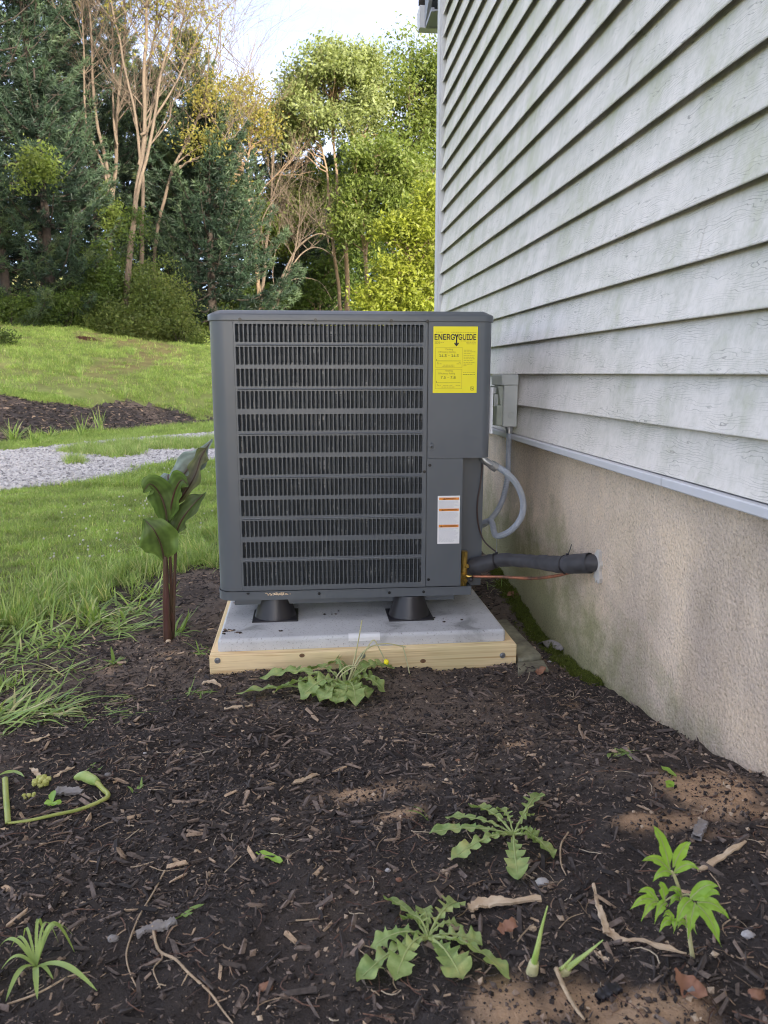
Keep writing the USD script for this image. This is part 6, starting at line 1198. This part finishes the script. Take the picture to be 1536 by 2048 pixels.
def crown_points(lobes, n, rng, gap=0.46, sub=9, spread=0.16, freq=1.1):
    """Clumped points in ellipsoids, fuller towards the shell, with noise gaps; also the clump centres."""
    vol = np.array([r[0] * r[1] * r[2] for _, r in lobes]) ** 0.75; cnt = (n / sub * vol / vol.sum()).astype(int) + 1
    C, W = [], []
    for (c, r), m in zip(lobes, cnt):
        d_ = rng.normal(size=(m * 3, 3)); d_ /= np.linalg.norm(d_, axis=1, keepdims=True)
        q = c + d_ * (rng.random((m * 3, 1)) ** 0.42) * np.array(r) * (1 + 0.22 * (meshkit.fbm(d_ * 2.2 + c[None], 3, 3)[:, None] - 0.5) * 2)
        g_ = meshkit.fbm(q * freq, 3, 17); q = q[g_ >= min(gap, np.quantile(g_, 0.66))][:m]; C.append(q)
    C = np.vstack(C)
    P = (C[:, None] + rng.normal(size=(len(C), sub, 3)) * spread * np.array([1, 1, 0.6])).reshape(-1, 3)
    return P, C
def tree(name, label, trunks, lobes, leaf, n_leaf, size, bark, seed, nbr=60, group=None, gap=0.46, spread=0.16, sub=9, twig_n=0, upw=0.6, twig_len=1.6):
    rng = np.random.default_rng(seed)
    T = []
    for tr in trunks:
        pts, Y, r0, r1 = tr[:4]; f = foot(pts[0][0], Y) if not (len(tr) > 4) else None
        P = [onY(x, y, Y + (0.15 * math.sin(k * 1.7 + seed))) for k, (x, y) in enumerate(pts)]
        if f is not None: P[0] = f - [0, 0, 0.15]
        P = spline(P, 8 * len(P)); n = len(P); P[1:, :2] += (meshkit.fbm(np.column_stack([P[1:, 2] * 0.9, np.full(n - 1, seed * 1.0), np.zeros(n - 1)]), 2, seed)[:, None] - 0.5) * 0.12
        R = 0.66 * np.linspace(r0, r1, n) * (1 + 0.35 * np.exp(-np.arange(n) / 2.0) * (f is not None)); T.append((P, R))
    base = T[0][0][0] + [0, 0, 0.15]; t = thing(name, label, "tree", base, group)
    for P, R in T: obj("trunk", tube(P, R, 10), bark, t, smooth=True)
    L = [(onY(px, py, Y), (rx * Y / FPX, (ry if ry else rx * Y / FPX), rz * Y / FPX)) for px, py, Y, rx, rz, ry in lobes]
    br = []
    allP = np.vstack([P for P, _ in T]); allR = np.concatenate([R for _, R in T])
    def limb(target, r, n=7):
        dz = target[2] - allP[:, 2]; dist = np.linalg.norm(allP - target, axis=1)
        cost = dist + 3.0 * np.maximum(0, 0.45 * dist - dz); k = int(np.argmin(cost)); s = allP[k]
        mid = (s + target) / 2 + np.array([0, 0, 0.12 * dist[k]]) + rng.normal(size=3) * 0.06 * dist[k]
        u = np.linspace(0, 1, n)[:, None]; Q = (1 - u) ** 2 * s + 2 * u * (1 - u) * mid + u * u * target; Q[1:-1] += rng.normal(size=(n - 2, 3)) * 0.025 * dist[k]
        r0_ = min(r + 0.004 * dist[k], allR[k] * 0.75); br.append(tube(Q, np.linspace(r0_, 0.006, n), 5)); return Q
    if L:
        P, C = crown_points(L, n_leaf, rng, gap, sub, spread)
        for k in rng.choice(len(C), min(nbr, len(C)), replace=False): limb(C[k], 0.022)
        obj("crown", leaf_mesh(P, size, rng, upw), leaf, t, rnd=clump_tones(P, sub, rng))
    def grow(p, d, length, r, lev):
        n = 5; Q = [p]
        for k in range(n - 1): d = d + rng.normal(size=3) * 0.13 + np.array([0, 0, 0.07]); d /= np.linalg.norm(d); Q.append(Q[-1] + d * length / (n - 1))
        br.append(tube(np.array(Q), np.linspace(r, r * 0.45, n), 4 if lev > 1 else 3, False))
        if lev > 0:
            for _ in range(4 if lev > 1 else 3):
                k = rng.integers(1, n); e = rng.normal(size=3); e -= d * (e @ d); e /= np.linalg.norm(e); nd = d * math.cos(0.55) + e * math.sin(0.55)
                grow(Q[k], nd, length * rng.uniform(0.5, 0.75), r * 0.5, lev - 1)
    for _ in range(twig_n):
        P, R = T[rng.integers(len(T))]; k = rng.integers(int(len(P) * 0.45), len(P)); a = rng.uniform(0, 2 * PI)
        grow(P[k], np.array([0.75 * math.cos(a), 0.55 * math.sin(a), 0.8]), twig_len * rng.uniform(0.7, 1.3), max(R[k] * 0.45, 0.012), 3)
    if br: obj("branches", br, bark, t, smooth=True)
    return t
def pine(label, px, Y, height, rad, seed, low=0.0, needle="needle", group="dark pines on the left slope", nw=None, lean=0.0, tufts=26, zbase=None):
    rng = np.random.default_rng(seed); b = foot(px, Y); t = thing("pine_tree", label, "tree", b, group)
    top = b + [lean, 0, height]
    obj("trunk", tube(np.array([b - [0, 0, 0.2], b + (top - b) * 0.5, top]), [0.15, 0.10, 0.02], 9), M["bark_dark"], t, smooth=True)
    nw = nw or int(height / 0.55); bd, TP, TD, TV = [], [], [], []
    for w in range(nw):
        u = low + (1 - low) * (w + rng.uniform(0, 0.6)) / nw; s = b + (top - b) * u
        L0 = rad * (1 - u ** 1.6) ** 0.8 * (0.55 + 0.45 * min(1, (u - low) * 6 + 0.5)) + 0.25
        nb = 6; a0 = rng.uniform(0, 2 * PI)
        for k in range(nb):
            a = a0 + 2 * PI * k / nb + rng.normal(0, 0.2); L = L0 * rng.uniform(0.6, 1.15)
            e0 = 0.10 + 0.55 * u + rng.normal(0, 0.08); m = 7; uu = np.linspace(0, 1, m)
            hor = np.array([math.cos(a), math.sin(a), 0]); Q = s + hor * (uu * L)[:, None] + np.array([0, 0, 1.0]) * (L * (math.sin(e0) * uu - 0.16 * np.sin(uu * PI) + 0.16 * uu ** 3))[:, None]
            bd.append(tube(Q, np.linspace(0.030, 0.006, m), 4, False))
            nt = int(tufts * 1.75 * (0.4 + 0.6 * L / rad)); v = rng.uniform(0.07, 1.0, nt) ** 0.8
            pos = np.stack([np.interp(v, uu, Q[:, i]) for i in range(3)], 1); sidev = np.array([-math.sin(a), math.cos(a), 0]); off = rng.uniform(-1, 1, nt) * L * 0.30 * (1.15 - v)
            pos += sidev * off[:, None] + hor * (np.abs(off) * 0.55)[:, None] + np.array([0, 0, 1.0]) * (rng.normal(0.03, 0.07, nt))[:, None]
            dr = hor + sidev * (off / (0.30 * L + 1e-6))[:, None] * 0.8 + np.array([0, 0, 0.45]); dr /= np.linalg.norm(dr, axis=1, keepdims=True)
            TP.append(pos); TD.append(dr); TV.append(v)
    TP, TD = np.vstack(TP), np.vstack(TD); n = len(TP); K = 13
    d_ = TD[:, None] * 0.75 + rng.normal(size=(n, K, 3)) * 0.55; d_ /= np.linalg.norm(d_, axis=2, keepdims=True)
    st = TP[:, None] - TD[:, None] * rng.uniform(0, 0.16, (n, K, 1)); ln = rng.uniform(0.11, 0.20, (n, K, 1)) * (Y / 22) ** 0.5
    sd2 = np.cross(d_, rng.normal(size=(n, K, 3))); sd2 /= np.linalg.norm(sd2, axis=2, keepdims=True); wd = 0.013 * (Y / 22)
    v = np.stack([st - sd2 * wd, st + sd2 * wd, st + d_ * ln], 2).reshape(-1, 3)
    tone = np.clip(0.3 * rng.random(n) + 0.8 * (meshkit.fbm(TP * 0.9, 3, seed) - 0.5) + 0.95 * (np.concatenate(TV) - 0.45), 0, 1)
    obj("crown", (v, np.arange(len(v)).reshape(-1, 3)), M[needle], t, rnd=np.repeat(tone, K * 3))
    obj("branches", bd, M["bark_dark"], t, smooth=True)
    return t
GL = "dark pines on the left slope"
pine("tallest dark pine at the far left of the slope", -25, 21.5, 14.5, 3.0, 701, 0.10)
pine("second tall dark pine just right of the far left one", 95, 24.0, 15.5, 2.7, 702, 0.16)
pine("lower bushy pine in front of the tall left pines", 105, 21.5, 6.3, 2.1, 703, 0.02, tufts=30)
pine("short pine skirt at the left end of the slope's brush", 15, 20.8, 3.0, 1.9, 704, 0.0, "needle_light", tufts=30)
pine("dark pine behind the bare trunks at left", 205, 28.5, 12.5, 2.6, 705, 0.10)
pine("dense layered pine behind the cabinet's left corner", 425, 25.0, 6.9, 2.5, 706, 0.0, tufts=34, nw=20)
pine("paler pine rising over the layered one", 395, 28.5, 9.0, 2.4, 707, 0.25, "needle_light")
pine("dark pine in the wood's gap behind the leaning bush", 590, 33.5, 8.0, 2.6, 708, 0.0)
pine("dark pine low behind the two straight trunks", 665, 36.0, 7.0, 2.6, 709, 0.0)
pine("small dark pine between the bare trunks and the layered pine", 315, 30.0, 8.0, 2.2, 710, 0.0)
BW, BK = M["bark_warm"], M["bark"]
tree("ash_tree", "tall bare trunk tree with leaning base nearest the brush", [([(240, 610), (262, 480), (274, 400), (284, 270), (288, 120), (292, -60), (296, -200)], 22.0, 0.135, 0.03), ([(272, 420), (300, 260), (325, 130), (350, 10), (368, -120)], 22.0, 0.07, 0.02, 1), ([(278, 330), (262, 200), (238, 90), (215, -20), (200, -120)], 22.1, 0.06, 0.02, 1), ([(281, 270), (318, 215), (352, 165), (385, 90), (420, 40)], 22.0, 0.05, 0.012, 1)],
     [(330, 20, 22.2, 95, 100, 1.4), (255, -60, 22.2, 90, 90, 1.4), (395, 60, 22.2, 50, 70, 0.8)], M["leaf_gold"], 2600, 0.045, BK, 801, 40, twig_n=44, gap=0.44, spread=0.25, sub=5, twig_len=1.9)
tree("ash_tree", "straight slim trunk rising just behind the leaning base", [([(283, 600), (284, 480), (287, 380), (292, 250), (300, 120), (318, -10), (330, -140)], 23.0, 0.10, 0.025), ([(289, 320), (310, 200), (338, 110), (372, 20), (395, -80)], 23.0, 0.05, 0.015, 1)], [(345, -20, 23, 80, 80, 1.2)], M["leaf_gold"], 1200, 0.045, BK, 802, 22, twig_n=30, gap=0.45, spread=0.25, sub=5, twig_len=1.8)
tree("ash_tree", "forked bare tree with vine leaves at its foot", [([(212, 560), (222, 420), (232, 330), (240, 200), (248, 60), (252, -80)], 23.5, 0.11, 0.03), ([(226, 400), (206, 290), (190, 190), (180, 60), (172, -60)], 23.5, 0.085, 0.025, 1), ([(221, 430), (208, 340), (178, 250), (168, 120), (160, 0)], 23.4, 0.07, 0.02, 1), ([(235, 290), (228, 180), (222, 60), (214, -60)], 23.5, 0.05, 0.015, 1)], [], M["leaf_gold"], 10, 0.05, BK, 803, 0, twig_n=52, twig_len=1.8)
tree("ash_tree", "slim trunk leaning right with thin golden leaves", [([(303, 520), (312, 470), (333, 390), (352, 330), (380, 280), (402, 220), (415, 150), (425, 60)], 24.0, 0.085, 0.02), ([(352, 330), (392, 300), (436, 285), (470, 275)], 24.0, 0.035, 0.01, 1)], [(425, 225, 24, 48, 50, 1.0), (400, 280, 24, 40, 40, 0.8)], M["leaf_gold"], 2200, 0.05, BK, 804, 45, twig_n=10, gap=0.42, spread=0.22, sub=6)
tree("bare_tree", "leafless twiggy tree against the sky at upper left", [([(330, 560), (345, 420), (372, 300), (405, 200), (430, 110), (440, 30)], 29.0, 0.10, 0.02), ([(372, 300), (425, 240), (468, 180), (490, 130)], 29.0, 0.05, 0.012, 1)], [], M["leaf_gold"], 10, 0.05, M["bark"], 805, 0, twig_n=30, twig_len=2.4)
tree("maple_tree", "thin crowned tree with golden leaves left of the big green crown", [([(520, 610), (512, 520), (502, 440), (490, 360), (478, 290), (470, 210)], 27.0, 0.12, 0.03), ([(508, 480), (500, 400), (496, 330), (500, 260), (492, 190)], 27.0, 0.08, 0.02, 1)], [(462, 215, 27, 62, 60, 1.3), (430, 290, 27, 45, 50, 1.0), (515, 255, 27, 42, 55, 0.9), (440, 370, 27, 50, 50, 1.0), (490, 180, 27, 40, 34, 0.8)], M["leaf_gold"], 7000, 0.055, BW, 806, 90, twig_n=6, gap=0.43, spread=0.2)
tree("bare_tree", "spreading leafless tree in the gap of sky", [([(515, 610), (528, 520), (540, 440), (542, 360), (545, 300), (536, 220)], 28.0, 0.10, 0.03), ([(541, 400), (560, 350), (590, 310), (620, 280)], 28.0, 0.05, 0.014, 1), ([(528, 510), (524, 440), (560, 380)], 28.0, 0.05, 0.02, 1)], [], M["leaf_gold"], 10, 0.05, M["bark"], 807, 0, twig_n=26, twig_len=1.7)
tree("bare_bush", "leaning bundle of dead arching stems above the cabinet", [([(535, 640), (556, 580), (578, 525), (602, 490), (640, 468), (672, 480)], 26.0, 0.09, 0.015), ([(540, 640), (568, 560), (590, 505), (600, 450), (596, 380)], 26.0, 0.06, 0.012, 1), ([(545, 640), (580, 540), (615, 500), (650, 500), (690, 540)], 26.1, 0.05, 0.012, 1), ([(538, 640), (565, 575), (600, 556), (640, 565), (665, 600)], 26.0, 0.035, 0.01, 1), ([(552, 590), (545, 545), (552, 500), (560, 470)], 26.0, 0.02, 0.008, 1)], [], M["leaf_gold"], 10, 0.05, M["bark"], 808, 0, twig_n=22, twig_len=1.1)
tree("maple_tree", "big round crowned green tree in the middle on two straight trunks", [([(697, 640), (693, 560), (690, 500), (680, 430), (673, 370), (668, 280), (664, 200)], 28.0, 0.15, 0.035), ([(684, 640), (674, 560), (665, 490), (661, 430), (654, 360), (645, 300), (620, 230)], 28.1, 0.11, 0.03, 1), ([(691, 500), (706, 450), (716, 370), (724, 280)], 28.0, 0.06, 0.02, 1)],
     [(665, 160, 28, 92, 52, 2.0), (610, 200, 28, 45, 55, 1.4), (715, 165, 28, 60, 60, 1.6), (580, 235, 28, 38, 36, 1.0), (650, 245, 28, 80, 32, 1.4), (735, 250, 28, 42, 60, 1.2), (555, 262, 28, 34, 40, 0.9), (700, 130, 28, 60, 35, 1.2)], M["leaf_sage"], 30000, 0.07, BW, 809, 170, gap=0.50, spread=0.22, sub=6)
tree("maple_tree", "yellow green tree with a forked pale trunk beside the house corner", [([(738, 640), (733, 560), (729, 500), (724, 460), (716, 380), (700, 300)], 26.0, 0.13, 0.03), ([(731, 510), (738, 460), (745, 380), (752, 300)], 26.0, 0.08, 0.02, 1)],
     [(745, 420, 26, 70, 60, 1.4), (700, 450, 26, 40, 40, 0.9), (790, 350, 26, 70, 70, 1.6), (740, 330, 26, 60, 45, 1.2)], M["leaf_green"], 15000, 0.075, BW, 810, 80, gap=0.43, spread=0.18)
tree("maple_tree", "tallest leafy tree behind the house corner", [([(822, 640), (815, 540), (822, 440), (815, 330), (818, 220), (822, 120)], 29.0, 0.14, 0.03), ([(818, 470), (850, 360), (866, 250)], 29.0, 0.07, 0.02, 1)], [(820, 170, 29, 75, 95, 2.0), (870, 160, 29, 60, 95, 1.8), (850, 270, 29, 85, 80, 2.0), (775, 250, 29, 45, 70, 1.2), (905, 250, 29, 60, 120, 1.8), (840, 380, 29, 80, 80, 1.8)], M["leaf_green"], 30000, 0.07, BK, 811, 130, gap=0.49, spread=0.24, sub=6)
tree("maple_tree", "bright yellow green low tree nearest the house corner", [([(770, 660), (790, 590), (812, 530), (840, 460), (850, 410)], 23.0, 0.08, 0.02), ([(776, 650), (815, 560), (850, 500), (868, 430)], 23.2, 0.06, 0.02, 1)], [(800, 540, 23, 55, 50, 1.2), (850, 470, 23, 55, 55, 1.3), (840, 590, 23, 60, 45, 1.3), (755, 590, 23, 50, 40, 1.1), (885, 560, 23, 50, 80, 1.3), (870, 410, 23, 40, 45, 1.0), (800, 620, 23, 90, 35, 1.3), (790, 470, 23, 40, 40, 0.9)], M["leaf_yellow"], 24000, 0.065, BW, 812, 80, gap=0.42, spread=0.17)
tree("understory_tree", "mid green understory tree filling the gap behind the dead stems", [([(600, 620), (598, 540), (594, 470), (600, 400)], 32.0, 0.09, 0.02)], [(600, 430, 32, 60, 42, 1.6), (545, 470, 32, 55, 55, 1.6), (640, 390, 32, 45, 50, 1.4), (500, 430, 32, 60, 50, 1.6), (580, 390, 32, 40, 36, 1.2)], M["leaf_green"], 12000, 0.085, BK, 813, 60, gap=0.45)
tree("understory_tree", "dim green undergrowth tree low between the pale trunks", [([(640, 640), (640, 600), (645, 560)], 31.0, 0.06, 0.02)], [(540, 600, 31, 70, 30, 1.5), (470, 600, 31, 60, 30, 1.4), (760, 600, 31, 70, 40, 1.5), (600, 600, 31, 70, 32, 1.5), (680, 590, 31, 70, 50, 1.6), (720, 520, 31, 50, 55, 1.4), (650, 540, 31, 45, 36, 1.2)], M["leaf_dark"], 12000, 0.085, BK, 814, 40, gap=0.44)
tree("understory_tree", "yellow green tree glowing between the bare trunks at left", [([(330, 560), (335, 450), (345, 360)], 33.0, 0.08, 0.02)], [(345, 300, 33, 60, 60, 1.6), (430, 330, 33, 55, 60, 1.6), (270, 230, 33, 50, 90, 1.6), (380, 390, 33, 60, 50, 1.4)], M["leaf_green"], 9000, 0.085, BK, 815, 40, gap=0.5)
tree("understory_tree", "far green tree closing the wood behind the house corner", [([(780, 620), (785, 500), (790, 380)], 36.0, 0.12, 0.03)], [(700, 400, 36, 60, 60, 2), (780, 480, 36, 80, 80, 2), (860, 430, 36, 80, 110, 2), (640, 480, 36, 60, 50, 1.6), (840, 580, 36, 90, 60, 2)], M["leaf_dark"], 12000, 0.10, BK, 816, 50, gap=0.45)

# the wood closes behind: more pines, and low growth under the trees
for k, (px, Y, h, r, lab) in enumerate([(520, 40, 9.5, 3.0, "far pine seen between the golden crown and the spreading leafless tree"), (720, 42, 9.0, 3.2, "far pine behind the big round crown's trunks"), (150, 33, 15.0, 3.0, "far tall pine behind the forked bare tree"), (260, 37, 12.0, 3.0, "far pine between the bare ash trunks"), (340, 46, 9.0, 3.6, "far pine low behind the slim leaning trunk"), (450, 47, 8.5, 3.6, "far pine low behind the layered pine"), (610, 47, 8.5, 3.6, "far pine low behind the leaning dead stems"), (820, 44, 9.0, 3.2, "far pine behind the tree nearest the house corner"), (20, 30, 17.0, 3.2, "far tallest pine filling the upper left corner")]):
    pine(lab, px, Y, h, r, 760 + k, 0.0, "needle", "far pines deep in the wood", tufts=20)
# tall wood behind the house, out of the picture: it keeps the low sun off the lawn and the slope
WHERE = ("first", "second", "third", "fourth", "fifth", "sixth", "seventh")
for k in range(14):
    row, q = divmod(k, 7); X, Yb, h = 4.2 + 1.65 * q + 0.8 * row, -14.0 - 3.2 * row, 14.5 + 2.4 * math.sin(k * 2.3)
    rng = np.random.default_rng(1000 + k); b = np.array([X, Yb, float(ground_z(X, Yb))]); t = thing("oak_tree", f"{WHERE[q]} tall leafy tree from the left in the {('nearer', 'farther')[row]} row behind the house", "tree", b, "trees behind the house")
    obj("trunk", tube(np.array([b - [0, 0, 0.2], b + [0, 0, h * 0.5], b + [0.2, 0, h * 0.9]]), [0.28, 0.2, 0.05], 9), M["bark"], t, smooth=True)
    P, C = crown_points([(b + np.array([0, 0, h * 0.24]), (1.9, 1.9, 2.6)), (b + np.array([0.3, 0, h * 0.58]), (2.0, 2.0, 3.6)), (b + np.array([0, 0.2, h * 0.85]), (1.5, 1.5, 2.4))], 3600, rng, 0.38, 8, 0.32)
    obj("crown", leaf_mesh(P, 0.30, rng), M["leaf_green"], t, rnd=clump_tones(P, 8, rng))

def shrub(name, label, lobes, n, size, leaf, seed, cat_="shrub", group=None, gap=0.42, spread=0.13, stems=14):
    rng = np.random.default_rng(seed); L = [(onY(px, py, Y), (rx * Y / FPX, ry, rz * Y / FPX)) for px, py, Y, rx, rz, ry in lobes]
    c = L[0][0]; b = np.array([c[0], c[1], float(ground_z(c[0], c[1]))]); t = thing(name, label, cat_, b, group)
    L = [(np.array([q[0], q[1], min(q[2], float(ground_z(q[0], q[1])) + (0.8 + 1.1 * k_) * r[2])]) if cat_ != "vine" else q, r) for q, r in L for k_ in ((0,) if cat_ == "vine" else (0, 1))]
    P, C = crown_points(L, n * (1 if cat_ == "vine" else 2), rng, gap, 8, spread); P[:, 2] = np.maximum(P[:, 2], ground_z(P[:, 0], P[:, 1]) + 0.03)
    obj("foliage", leaf_mesh(P, size, rng), leaf, t, rnd=clump_tones(P, 8, rng))
    S = []
    for k in rng.choice(len(C), min(stems, len(C)), replace=False):
        q = C[k]; s = np.array([q[0] * 0.6 + b[0] * 0.4, q[1] * 0.6 + b[1] * 0.4, 0]); s[2] = float(ground_z(s[0], s[1])) - 0.03
        S.append(tube(spline([s, (s + q) / 2 + rng.normal(size=3) * 0.06, q], 7), np.linspace(0.014, 0.004, 7), 5))
    if cat_ != "vine": obj("stems", S, M["bark_dark"], t, smooth=True)
GB = "brush along the edge of the wood"
shrub("shrub", "large rounded bush right of the leaning base trunk", [(318, 575, 21.6, 48, 55, 0.9), (350, 610, 21.4, 40, 35, 0.7), (300, 610, 21.4, 40, 35, 0.7), (335, 530, 21.8, 30, 30, 0.6)], 9500, 0.042, M["leaf_brush"], 901, gap=0.38)
shrub("shrub", "low brush tapering to the cabinet's left edge", [(370, 638, 21.2, 36, 16, 0.5), (325, 640, 21.0, 40, 18, 0.5)], 3000, 0.04, M["leaf_brush"], 902)
shrub("shrub", "vine covered thicket left of the leaning base trunk", [(205, 535, 22.0, 38, 55, 0.8), (225, 590, 21.8, 32, 34, 0.7), (180, 580, 21.8, 30, 40, 0.7)], 6500, 0.048, M["leaf_dark"], 903, gap=0.4)
shrub("shrub", "yellowish brush at the foot of the leaning base trunk", [(235, 612, 21.2, 50, 20, 0.6), (190, 600, 21.3, 40, 22, 0.6), (275, 630, 21.0, 30, 14, 0.5)], 5000, 0.04, M["leaf_brush"], 904)
shrub("shrub", "dark brush under the left pines' lowest boughs", [(110, 590, 21.0, 55, 24, 0.7), (60, 592, 20.8, 45, 18, 0.6), (150, 560, 21.4, 40, 30, 0.6)], 6000, 0.04, M["leaf_dark"], 905)
shrub("shrub", "low brush at the slope's top left corner", [(10, 598, 20.3, 45, 16, 0.5), (-40, 590, 20.3, 40, 20, 0.5)], 2600, 0.04, M["leaf_dark"], 906)
shrub("shrub", "thin green sapling screen at mid height between bare trunks", [(240, 460, 22.6, 30, 40, 0.6), (215, 420, 22.8, 26, 40, 0.6), (265, 520, 22.4, 24, 40, 0.5)], 3000, 0.045, M["leaf_brush"], 907, gap=0.47)
shrub("vine", "bright leafy vine draped over the left pines", [(78, 312, 19.4, 32, 26, 0.35), (95, 345, 19.4, 20, 22, 0.3), (60, 345, 19.4, 26, 14, 0.3), (48, 372, 19.4, 12, 10, 0.2)], 2200, 0.045, M["leaf_green"], 908, "vine", gap=0.47, stems=4)
shrub("vine", "ivy climbing the forked bare tree's trunk", [(222, 470, 23.2, 10, 50, 0.25), (212, 400, 23.2, 9, 40, 0.2), (236, 430, 23.2, 14, 30, 0.25)], 1500, 0.05, M["leaf_green"], 909, "vine", gap=0.40, stems=3)
shrub("vine", "ivy patches on the leaning base trunk", [(258, 480, 21.8, 9, 40, 0.22), (268, 420, 21.8, 8, 30, 0.2), (288, 460, 22.6, 7, 50, 0.2)], 900, 0.045, M["leaf_dark"], 910, "vine", gap=0.42, stems=3)
shrub("shrub", "small shrub cut by the left edge of the picture on the slope", [(0, 682, 17.0, 18, 14, 0.25)], 600, 0.035, M["leaf_brush"], 911)
# plants on and below the mulch bank
def rosette(name, label, px, py, n, L, w, mat, seed, cat_="plant", lean=0.7):
    c = onG(px, py); c[2] = float(ground_z(c[0], c[1])); rng = np.random.default_rng(seed); t = thing(name, label, cat_, c)
    b = np.repeat(c[None], n, 0) + rng.normal(size=(n, 3)) * [0.03, 0.03, 0]
    obj("leaves", blades(b, rng.uniform(0, 2 * PI, n), 1.75 * L * rng.uniform(0.6, 1.1, n), w * rng.uniform(0.7, 1.2, n), np.abs(rng.normal(lean, 0.25, n)), rng.normal(0.5, 0.3, n), rng, 5), M[mat], t)
rosette("mullein", "pale silvery broad leaved rosette above the bank", 284, 778, 22, 0.26, 0.075, "sage_plant", 920)
rosette("mullein", "small pale rosette lower on the slope beside the silvery one", 262, 790, 12, 0.12, 0.03, "sage_plant", 921)
c = onG(184, 806); rng = np.random.default_rng(925)
shrub("shrub", "small maroon leaved bush on top of the bank", [(184, 797, c[1], 15, 14, 0.16)], 900, 0.022, M["maroon_bush"], 922, spread=0.05, gap=0.3)
for k, (px, py, n, L, w, lean, label) in enumerate([(166, 842, 34, 0.17, 0.014, 0.5, "grassy green clump in the middle of the mulch bank"), (132, 838, 22, 0.13, 0.013, 0.5, "grassy green clump left of the middle one on the bank"), (66, 818, 26, 0.15, 0.014, 0.5, "blue green grass clump high on the bank's left part"), (98, 822, 18, 0.12, 0.012, 0.6, "small grass clump right of the blue green one"), (72, 893, 44, 0.16, 0.012, 0.4, "spiky blue green clump at the drive's far edge"), (28, 885, 50, 0.20, 0.014, 0.5, "tall light grass at the foot of the bank, far left"), (45, 843, 14, 0.10, 0.013, 0.7, "small yellowish rosette low on the bank, left"), (4, 851, 14, 0.12, 0.02, 0.6, "bright green tuft at the left edge on the bank"), (165, 875, 24, 0.22, 0.012, 0.35, "upright light green weed at the bank's foot"), (198, 868, 18, 0.26, 0.013, 0.3, "tall lime green weed before the bank's right part"), (250, 850, 36, 0.16, 0.012, 0.5, "yellowish grass clump at the bank's right foot"), (272, 808, 26, 0.14, 0.012, 0.5, "green grass clump at the bank's upper right"), (270, 826, 20, 0.13, 0.012, 0.5, "small clump below the upper right one on the bank"), (218, 800, 14, 0.10, 0.010, 0.5, "little tuft right of the maroon bush"), (100, 878, 40, 0.16, 0.014, 0.8, "leafy pale weed spread at the bank's foot"), (300, 838, 22, 0.10, 0.010, 0.5, "thin weeds on the bank's right tip"), (370, 845, 24, 0.09, 0.010, 0.6, "tuft at the bank's right end by the drive"), (28, 785, 10, 0.14, 0.010, 0.4, "lone yellow weed above the bank at left")]):
    rosette("grass_clump", label, px, py, n, L, w, "crabgrass", 930 + k, "grass clump", lean)
